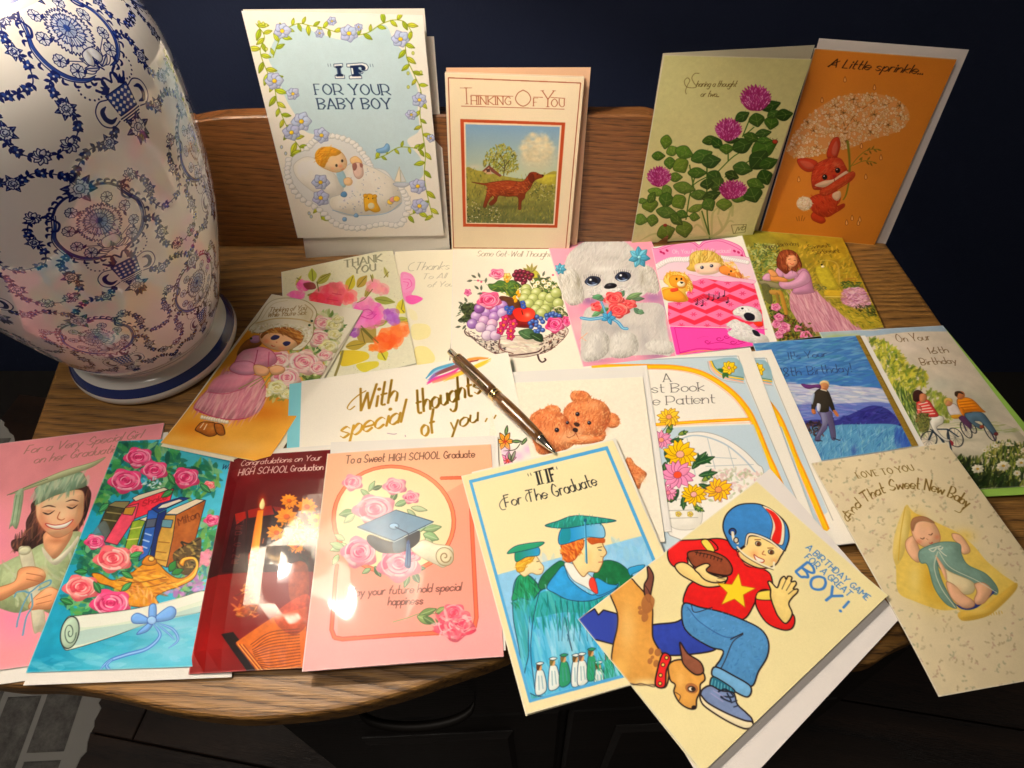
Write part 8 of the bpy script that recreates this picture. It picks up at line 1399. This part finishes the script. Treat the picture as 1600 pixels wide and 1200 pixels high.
# --- birthday game card and envelope
z_ = zz(15.2); t_, r_ = onz(1203, 732, z_), onz(1407, 965, z_); l2 = unit(onz(1189, 1200, z_)-r_)
envelope([t_, r_, r_+l2*.172, t_+l2*.172], 'large white envelope under the birthday game card', (0.80, 0.74, 0.70))
z_ = zz(17.2); tl, tr, bl = onz(1181.7, 751.5, z_), onz(1384, 933.6, z_), onz(903.7, 967, z_); Q = [tl, tr, tr+(bl-tl), bl]
a = art_for(Q, 'eee0ae'); a.fr(890, 730, 2.554)
def art_game(a):
    a.pf = 0.12
    a.noise(.012, 50, 91); K = '241818'; o = dict(o=K, ow=2.4)
    TB = '4c80c0'
    a.text('A BIRTHDAY GAME', 940, 325, 1178, 540, 24, TB, .13); a.text('FOR A GREAT', 935, 365, 1108, 525, 26, TB, .13); a.text('BOY', 900, 420, 1040, 560, 62, TB, .16); a.text('!', 1075, 580, 1082, 586, 52, TB, .17)
    # dark rear leg
    a.poly([(30, 605), (100, 565), (115, 590), (135, 570), (190, 585), (200, 640), (185, 710), (110, 690), (85, 685)], '3a4ca0', sm=False, **o); a.poly([(300, 640), (420, 620), (480, 600), (560, 680), (580, 730), (470, 750), (380, 750), (300, 720)], '3a4ca0', n=.04, **o)
    # jersey, arm
    SH = [(470, 480), (500, 440), (480, 360), (440, 330), (520, 295), (600, 285), (650, 310), (700, 390), (760, 405), (800, 430), (805, 490), (760, 500), (740, 540), (690, 610), (600, 580), (520, 560), (455, 545)]
    a.poly(SH, 'd42c2c', n=.03, **o)
    a.poly([(425, 400), (395, 370), (395, 320), (430, 295), (500, 290), (560, 290), (590, 330), (500, 340), (470, 360), (470, 385)], 'd83030', **o); a.poly([(525, 298), (550, 290), (578, 330), (560, 342)], 'f2d468', o=K, ow=1.3)
    a.poly([(740, 545), (760, 495), (805, 500), (820, 560), (850, 610), (885, 590), (895, 620), (880, 650), (840, 652), (780, 620)], 'd42c2c', **o); a.poly([(745, 510), (760, 498), (812, 495), (812, 530), (748, 530)], 'f2d468', o=K, ow=1.5)
    a.poly([(420, 395), (440, 380), (470, 385), (520, 420), (580, 430), (625, 440), (622, 460), (600, 475), (540, 478), (480, 450), (440, 425)], 'f4d894', **o)
    a.poly([(470, 345), (500, 333), (560, 335), (620, 360), (648, 400), (640, 430), (600, 430), (540, 415), (490, 390)], '8c5038', n=.08, **o); a.line([(500, 340), (560, 350), (610, 370)], K, 3); [a.line([(510+k*14, 335+k*4), (505+k*14, 350+k*4)], K, 2) for k in range(8)]
    a.poly([(515, 425), (500, 405), (540, 385), (560, 392), (545, 410), (560, 425), (600, 440), (628, 438), (622, 455), (580, 462), (540, 450)], 'f6dc9c', **o); a.lines([[(590, 444), (620, 448)], [(585, 455), (610, 462)]], K, 1.6)
    S = []
    for k in range(10):
        r = 80 if k % 2 == 0 else 34; t = -1.42+k*math.pi/5; S.append((662+r*math.cos(t), 497+r*.92*math.sin(t)))
    a.poly(S, 'f2d040', sm=False, o='a86c1c', ow=1.2)
    # jeans
    JN = [(455, 545), (520, 560), (600, 578), (690, 612), (760, 650), (790, 700), (785, 760), (750, 820), (720, 880), (640, 850), (580, 810), (600, 770), (610, 735), (560, 720), (480, 670), (450, 620)]
    a.poly(JN, '5c90c0', n=.04, **o); a.dabs(JN, 130, ['4c7cb0', '7cace0', '3c6ca0'], 16, 2.4, -50, 60, .6); a.line([(485, 550), (500, 580), (570, 560)], K, 2.4); a.line([(470, 560), (520, 620), (620, 680), (690, 670)], '2c4c7c', 2); a.line([(690, 670), (650, 700), (620, 770), (600, 810)], K, 2.4); a.line([(640, 690), (690, 665)], K, 4)
    a.poly([(565, 830), (580, 800), (650, 835), (718, 880), (705, 922), (640, 890), (590, 850)], '7cacd4', n=.03, **o)
    a.poly([(558, 880), (568, 840), (610, 860), (655, 895), (640, 912), (590, 905)], '2c6c84', o=K, ow=1.8); [a.line([(568+k*12, 848+k*6), (562+k*13, 882+k*4)], '8cc8d4', 2.4) for k in range(7)]
    a.poly([(520, 915), (528, 890), (560, 875), (600, 895), (650, 905), (665, 950), (700, 985), (722, 1010), (724, 1040), (700, 1045), (640, 1015), (560, 965), (525, 935)], '7c8cb0', n=.05, **o); a.poly([(520, 912), (550, 945), (620, 985), (690, 1015), (722, 1022), (724, 1042), (690, 1048), (620, 1015), (545, 965), (522, 938)], 'f0e4c0', **o)
    a.line([(590, 900), (620, 890), (650, 920), (600, 920), (640, 940), (625, 905)], '1c2434', 6); a.lines([[(640, 945), (665, 935)], [(650, 962), (672, 955)]], '1c2434', 4); a.lines([[(560, 905), (610, 940)], [(570, 895), (620, 925)]], 'a8a0c8', 3)
    # waving hand
    a.poly([(800, 520), (800, 490), (790, 462), (800, 458), (822, 482), (830, 478), (840, 450), (855, 438), (862, 450), (870, 438), (885, 442), (882, 460), (898, 458), (902, 470), (890, 490), (908, 490), (905, 505), (885, 525), (872, 550), (885, 590), (860, 628), (830, 600), (812, 560)], 'f4d890', n=.02, **o); a.lines([[(845, 490), (862, 452)], [(862, 496), (882, 462)], [(870, 510), (892, 492)]], K, 1.8)
    # head, helmet
    a.poly([(705, 310), (720, 275), (800, 290), (850, 330), (840, 360), (815, 395), (760, 405), (700, 380), (670, 345)], 'f6d898', **o); a.soft(735, 345, 22, 18, 'ec9c6c', .5); a.soft(815, 375, 16, 14, 'ec9c6c', .5)
    for x, y in ((752, 306), (803, 340)): a.poly(ell(x, y, 11, 9, 20), 'f8f4ec', o=K, ow=1.3); a.poly(ell(x+1, y+1, 7, 8), '5c3414'); a.line([(x-14, y-16), (x+10, y-16)], '7c3c1c', 3)
    a.line([(775, 335), (768, 348), (782, 352)], 'a85c3c', 3); a.poly([(735, 350), (750, 360), (775, 372), (768, 382), (745, 375)], 'f8f0e4', o='a83c2c', ow=1.6)
    a.poly([(612, 240), (625, 190), (665, 155), (715, 145), (770, 152), (830, 190), (865, 230), (875, 280), (862, 325), (850, 335), (800, 300), (720, 265), (700, 310), (660, 330), (630, 290)], '4c88c4', n=.03, **o)
    a.poly([(768, 155), (800, 165), (840, 200), (858, 240), (850, 310), (815, 300), (800, 290), (810, 230), (795, 185)], 'f2e8cc', o=K, ow=1); a.poly([(782, 165), (815, 180), (842, 215), (846, 250), (836, 305), (806, 292), (820, 240), (805, 195)], 'd8342c'); a.line([(700, 315), (718, 268), (790, 290), (850, 335)], 'f2e8cc', 8); a.line([(697, 320), (714, 264), (792, 284), (856, 336)], K, 2)
    a.poly(ell(650, 258, 14, 14), '2c4c84', o=K, ow=2); a.line([(650, 258), (655, 290), (672, 305)], 'f2e8cc', 11); a.poly(ell(664, 292, 9, 11), 'd8d0b8', o=K, ow=1.6); a.line([(668, 318), (700, 350), (760, 385), (808, 405), (815, 380)], 'f2e8cc', 8); a.line([(665, 322), (700, 356), (758, 391), (812, 412)], K, 1.8)
    a.line([(670, 340), (690, 380), (740, 405), (780, 410)], 'b82424', 4)
    # dog
    DG = [(160, 500), (175, 470), (235, 440), (270, 470), (305, 510), (330, 560), (330, 640), (335, 690), (370, 745), (400, 760), (385, 875), (330, 870), (270, 870), (210, 850), (170, 790), (172, 720), (190, 640), (190, 580)]
    a.poly(DG, 'd8a058', n=.03, **o); a.soft(230, 640, 40, 120, 'eac080', .7); a.soft(310, 560, 24, 90, 'c08040', .6); a.soft(200, 800, 50, 60, 'eebc70', .7); a.soft(300, 860, 60, 20, 'f4dca8', .8)
    a.poly([(310, 395), (325, 410), (335, 440), (325, 500), (318, 540), (300, 510), (298, 470), (312, 440)], '7c5044', n=.08, **o); a.line([(300, 470), (318, 500), (322, 540)], K, 2)
    for x, y, rx, ry in ((312, 545, 26, 40), (285, 580, 12, 10), (300, 600, 14, 18), (280, 562, 8, 8), (325, 735, 10, 14), (352, 740, 13, 16), (320, 775, 10, 12), (345, 785, 12, 14), (330, 760, 7, 7)): a.poly(ell(x, y, rx, ry, 10, 12, .06), 'a06c44', .9)
    a.poly([(395, 790), (440, 770), (500, 790), (530, 820), (538, 850), (520, 870), (518, 900), (505, 930), (500, 965), (470, 965), (435, 940), (415, 900), (420, 870), (400, 850)], 'dca45c', n=.03, **o); a.poly([(440, 700), (470, 745), (520, 780), (532, 820), (500, 830), (455, 790), (445, 750)], '8c5c48', n=.08, **o); a.poly(ell(485, 885, 26, 20, 20), 'a87048'); a.poly(ell(485, 888, 14, 10, 10), 'f4ecd8', o=K, ow=1.6); a.poly(ell(490, 888, 7, 7), K); a.poly(ell(494, 962, 10, 8), K); a.soft(440, 850, 22, 40, 'eebc78', .6); a.line([(420, 900), (440, 915), (435, 935)], K, 2)
    a.poly([(372, 745), (403, 762), (385, 815), (378, 878), (342, 872), (350, 810)], 'd83434', **o); [a.poly(ell(x, y, 7, 7), 'f2d068', o=K, ow=1.2) for x, y in ((386, 762), (372, 790), (362, 832), (360, 865))]
    a.line([(215, 855), (250, 870), (285, 865), (330, 878), (345, 875)], K, 2)
art_game(a)
card(Q, a, 'cream birthday card of a boy in football helmet with a brown dog', (0.82, 0.75, 0.52), gap=.0009, rough=.42, lift=lambda u, v: .0035*u*u)

# --- sweet new baby card
z_ = zz(17.0); Q = quad3((1267, 724), (1477, 692), z_, bl=(1470, 1087)); a = art_for(Q, 'e0d0ae'); a.fr(1260, 680, 2.856)
def art_newbaby(a):
    a.pf = 0.45
    a.noise(.03, 30, 95)
    for k in range(760):
        x, y = NZ.uniform(-20, 1150), NZ.uniform(40, 1180); c = ['c2b294', 'b2ac90', 'c6aa94', 'b8a688'][k % 4]
        a.line([(x, y), (x+NZ.uniform(-14, 14), y+NZ.uniform(-14, 14))], c, 6, .9, taper=True); a.leaf(x, y, 15, NZ.uniform(0, 360), 8, c, a=.9); a.leaf(x, y, 13, NZ.uniform(0, 360), 7, c, a=.9)
    BR = '6c5420'
    a.text('LOVE TO YOU', 232, 193, 482, 158, 30, BR, .09, serif=True)
    a.text('And That Sweet New Baby', 0, 0, 0, 0, 50, BR, .085, xh=.48, pen=(.7, .45), path=[(195, 378), (235, 325), (300, 280), (380, 248), (470, 240), (560, 252), (650, 285), (715, 325)])
    a.lines([[(198, 372), (184, 384), (172, 368), (176, 346), (190, 336)], [(700, 322), (684, 346), (660, 338)]], BR, 3.2)
    BLK = [(445, 312), (480, 345), (540, 372), (600, 400), (680, 440), (750, 500), (800, 560), (870, 620), (935, 665), (930, 690), (870, 760), (800, 810), (700, 825), (680, 780), (600, 780), (480, 740), (410, 700), (400, 600), (395, 540), (420, 430), (440, 360)]
    for x, y, rx, ry in ((560, 560, 210, 260), (760, 700, 190, 120), (460, 420, 80, 120)): a.soft(x, y, rx, ry, 'ecd9a0', .6)
    a.poly(BLK, 'e2c266', .92, n=.06); a.poly([(445, 312), (465, 360), (455, 450), (430, 540), (400, 580), (385, 520), (400, 420)], 'e8cc7c', .9); a.poly([(680, 790), (780, 770), (850, 720), (930, 660), (935, 690), (870, 760), (800, 810), (700, 828)], 'dcb458', .9)
    for x, y, rx, ry, c, al in ((560, 640, 60, 120, 'c89830', .7), (480, 640, 30, 90, 'ecd488', .7), (700, 450, 60, 40, 'ecc860', .6), (820, 620, 60, 40, 'ecd078', .6), (500, 400, 40, 60, 'bc8828', .6), (620, 740, 60, 30, 'd0a440', .6), (760, 780, 60, 20, 'ecd488', .5), (430, 420, 20, 70, 'f0dc98', .6)): a.soft(x, y, rx, ry, c, al)
    SK, SO = 'e4b494', 'a87858'
    a.poly([(445, 470), (480, 450), (500, 500), (515, 540), (500, 568), (470, 550), (445, 510)], SK, o=SO, ow=1.1); a.poly([(650, 440), (690, 450), (725, 500), (725, 525), (695, 530), (680, 490), (655, 465)], SK, o=SO, ow=1.1)
    a.poly([(465, 400), (480, 370), (520, 365), (560, 385), (590, 430), (595, 470), (570, 500), (540, 505), (500, 485), (475, 450)], SK, o=SO, ow=1.2); a.poly([(465, 405), (475, 372), (520, 362), (560, 380), (570, 395), (520, 385), (490, 395), (475, 430)], '8c6448', .75); a.soft(530, 400, 34, 22, 'e8b890', .7); a.soft(500, 475, 18, 14, 'd07c60', .6); a.soft(580, 455, 16, 14, 'd07c60', .6)
    a.line([(508, 460), (518, 464), (526, 458)], '4c2c1c', 3); a.line([(545, 444), (555, 446), (562, 438)], '4c2c1c', 3); a.line([(535, 462), (542, 468)], 'a86c4c', 3); a.line([(548, 482), (556, 484), (562, 478)], 'b04c3c', 4)
    a.poly([(500, 530), (520, 505), (600, 478), (680, 485), (690, 530), (720, 580), (800, 620), (850, 680), (840, 712), (760, 670), (680, 630), (600, 600), (580, 560), (600, 640), (640, 720), (670, 772), (620, 750), (570, 680), (540, 580), (510, 570)], '84a094', o='54746c', ow=1.3, n=.05)
    a.poly([(575, 540), (590, 570), (640, 610), (740, 655), (745, 700), (700, 710), (640, 665), (610, 620)], 'e4d4ac', o='a8946c', ow=1); a.poly([(575, 535), (620, 600), (625, 650), (600, 600)], SK)
    a.poly([(640, 725), (680, 760), (750, 745), (820, 700), (840, 700), (760, 770), (690, 775)], '34448c'); a.poly([(625, 655), (660, 670), (700, 710), (745, 740), (745, 765), (700, 770), (650, 730), (630, 690)], SK, o=SO, ow=1.2); a.poly([(750, 665), (790, 660), (825, 690), (815, 720), (790, 750), (760, 755), (748, 735), (760, 700)], SK, o=SO, ow=1.2); a.soft(670, 690, 24, 20, 'e8b890', .6); a.soft(790, 685, 20, 20, 'e8b890', .6)
    a.lines([[(585, 520), (570, 590), (600, 680), (665, 770)], [(590, 520), (640, 590), (760, 650), (850, 705)]], 'd8dcc4', 3.5); a.lines([[(545, 510), (580, 500), (600, 495)], [(580, 505), (565, 520), (548, 512)], [(588, 502), (600, 510), (608, 500)], [(585, 505), (610, 530), (625, 540)]], 'ece8d4', 4)
    a.line([(440, 320), (420, 440), (410, 560)], 'c8a044', 3); [a.line([(690+k*12, 815-k*2), (694+k*12, 826-k*2)], 'c8a044', 3) for k in range(16)]
art_newbaby(a)
e = unit(Q[1]-Q[0]); card(Q, a, 'beige new baby card with a sleeping infant in a yellow blanket hanging over the edge', (0.70, 0.62, 0.48), gap=.0008, back_off=(.0016, -.0008), lift=lambda u, v: .0006*u-.018*max(0, v-.62)**2, back_lift=lambda u, v: -.018*max(0, v-.62)**2)

# ================================================================== the pen lying across the cards
def pen():
    # tip and clicker touch the cards; the axis runs at barrel radius above the stack
    P0 = onz(702, 548, .0180); P1 = onz(868, 708, .0172); L = np.linalg.norm(P1-P0); ax = (P1-P0)/L
    root = empty('ballpoint_pen', (P0+P1)/2-np.array([0, 0, .006])); tag(root, 'brown wooden ballpoint pen with gold trim lying across the gold script card', 'pen')
    side = unit(np.cross(ax, [0, 0, 1])); upv = np.cross(side, ax)
    def rev(name, prof, mat, n=40, off=0):
        v = []; f = []
        for s, r in prof:
            for i in range(n):
                t = 2*math.pi*i/n; v.append(tuple(P0+ax*(s*L)+side*(r*math.cos(t))+upv*(r*math.sin(t))))
        m = len(prof)
        for k in range(m-1):
            for i in range(n): f.append((k*n+i, k*n+(i+1) % n, (k+1)*n+(i+1) % n, (k+1)*n+i))
        f.append(tuple(range(n))[::-1]); f.append(tuple((m-1)*n+i for i in range(n)))
        return mesh_obj(name, v, f, mat, root, smooth=True)
    gold = flat_mat('polished_gold', (0.80, 0.60, 0.30), 0.14, metal=1.0); steel = flat_mat('polished_nickel', (0.72, 0.66, 0.56), 0.12, metal=1.0)
    wd, nt, p = nodes_mat('turned_walnut'); tc = N(nt, 'ShaderNodeTexCoord'); mp = N(nt, 'ShaderNodeMapping')
    ang = math.atan2(ax[1], ax[0]); mp.vector_type = 'TEXTURE'; mp.inputs['Rotation'].default_value = (0, 0, ang); mp.inputs['Scale'].default_value = (1/60, 1/900, 1/900)
    nz = N(nt, 'ShaderNodeTexNoise'); nz.inputs['Scale'].default_value = 1; nz.inputs['Detail'].default_value = 4
    rp = N(nt, 'ShaderNodeValToRGB'); rp.color_ramp.elements[0].position = .35; rp.color_ramp.elements[0].color = (.035, .013, .004, 1); rp.color_ramp.elements[1].position = .68; rp.color_ramp.elements[1].color = (.22, .095, .028, 1)
    nt.links.new(tc.outputs['Object'], mp.inputs[0]); nt.links.new(mp.outputs[0], nz.inputs['Vector']); nt.links.new(nz.outputs['Fac'], rp.inputs[0]); nt.links.new(rp.outputs[0], p.inputs['Base Color'])
    p.inputs['Roughness'].default_value = .3; p.inputs['Coat Weight'].default_value = 1; p.inputs['Coat Roughness'].default_value = .06
    rev('clicker', [(0, .0018), (.004, .0027), (.012, .0029), (.065, .0029), (.068, .0034), (.078, .0036)], steel)
    rev('cap_ring', [(.076, .0040), (.080, .0048), (.090, .0050), (.094, .0048)], gold)
    rev('upper_barrel', [(.094, .0046), (.11, .0050), (.20, .0053), (.30, .0054), (.40, .0053), (.440, .0050)], wd)
    rev('centre_band', [(.438, .0050), (.441, .0053), (.452, .0054), (.455, .0049), (.462, .0049), (.465, .0054), (.477, .0054), (.480, .0050)], gold)
    rev('lower_barrel', [(.480, .0050), (.55, .0054), (.65, .0055), (.74, .0052), (.82, .0045), (.868, .0040)], wd)
    rev('nose_cone', [(.866, .0041), (.870, .0043), (.882, .0042), (.886, .0038), (.95, .0024), (.985, .0013), (1.0, .0006)], steel)
    # clip on the far side
    v = []; cs = side*(-1)
    c2 = unit(-cs*.55+upv*.8)
    for s, h_ in ((.085, .0046), (.10, .0072), (.20, .0078), (.33, .0070), (.395, .0058), (.405, .0063)):
        b_ = P0+ax*(s*L)+c2*h_; q_ = unit(np.cross(ax, c2)); w_ = .0016 if s < .38 else .0012
        v += [b_+q_*w_, b_-q_*w_, b_-q_*w_-c2*.0008, b_+q_*w_-c2*.0008]
    f = [(k*4+i, k*4+(i+1) % 4, (k+1)*4+(i+1) % 4, (k+1)*4+i) for k in range(5) for i in range(4)]+[(3, 2, 1, 0), (20, 21, 22, 23)]
    mesh_obj('clip', v, f, gold, root)
pen()
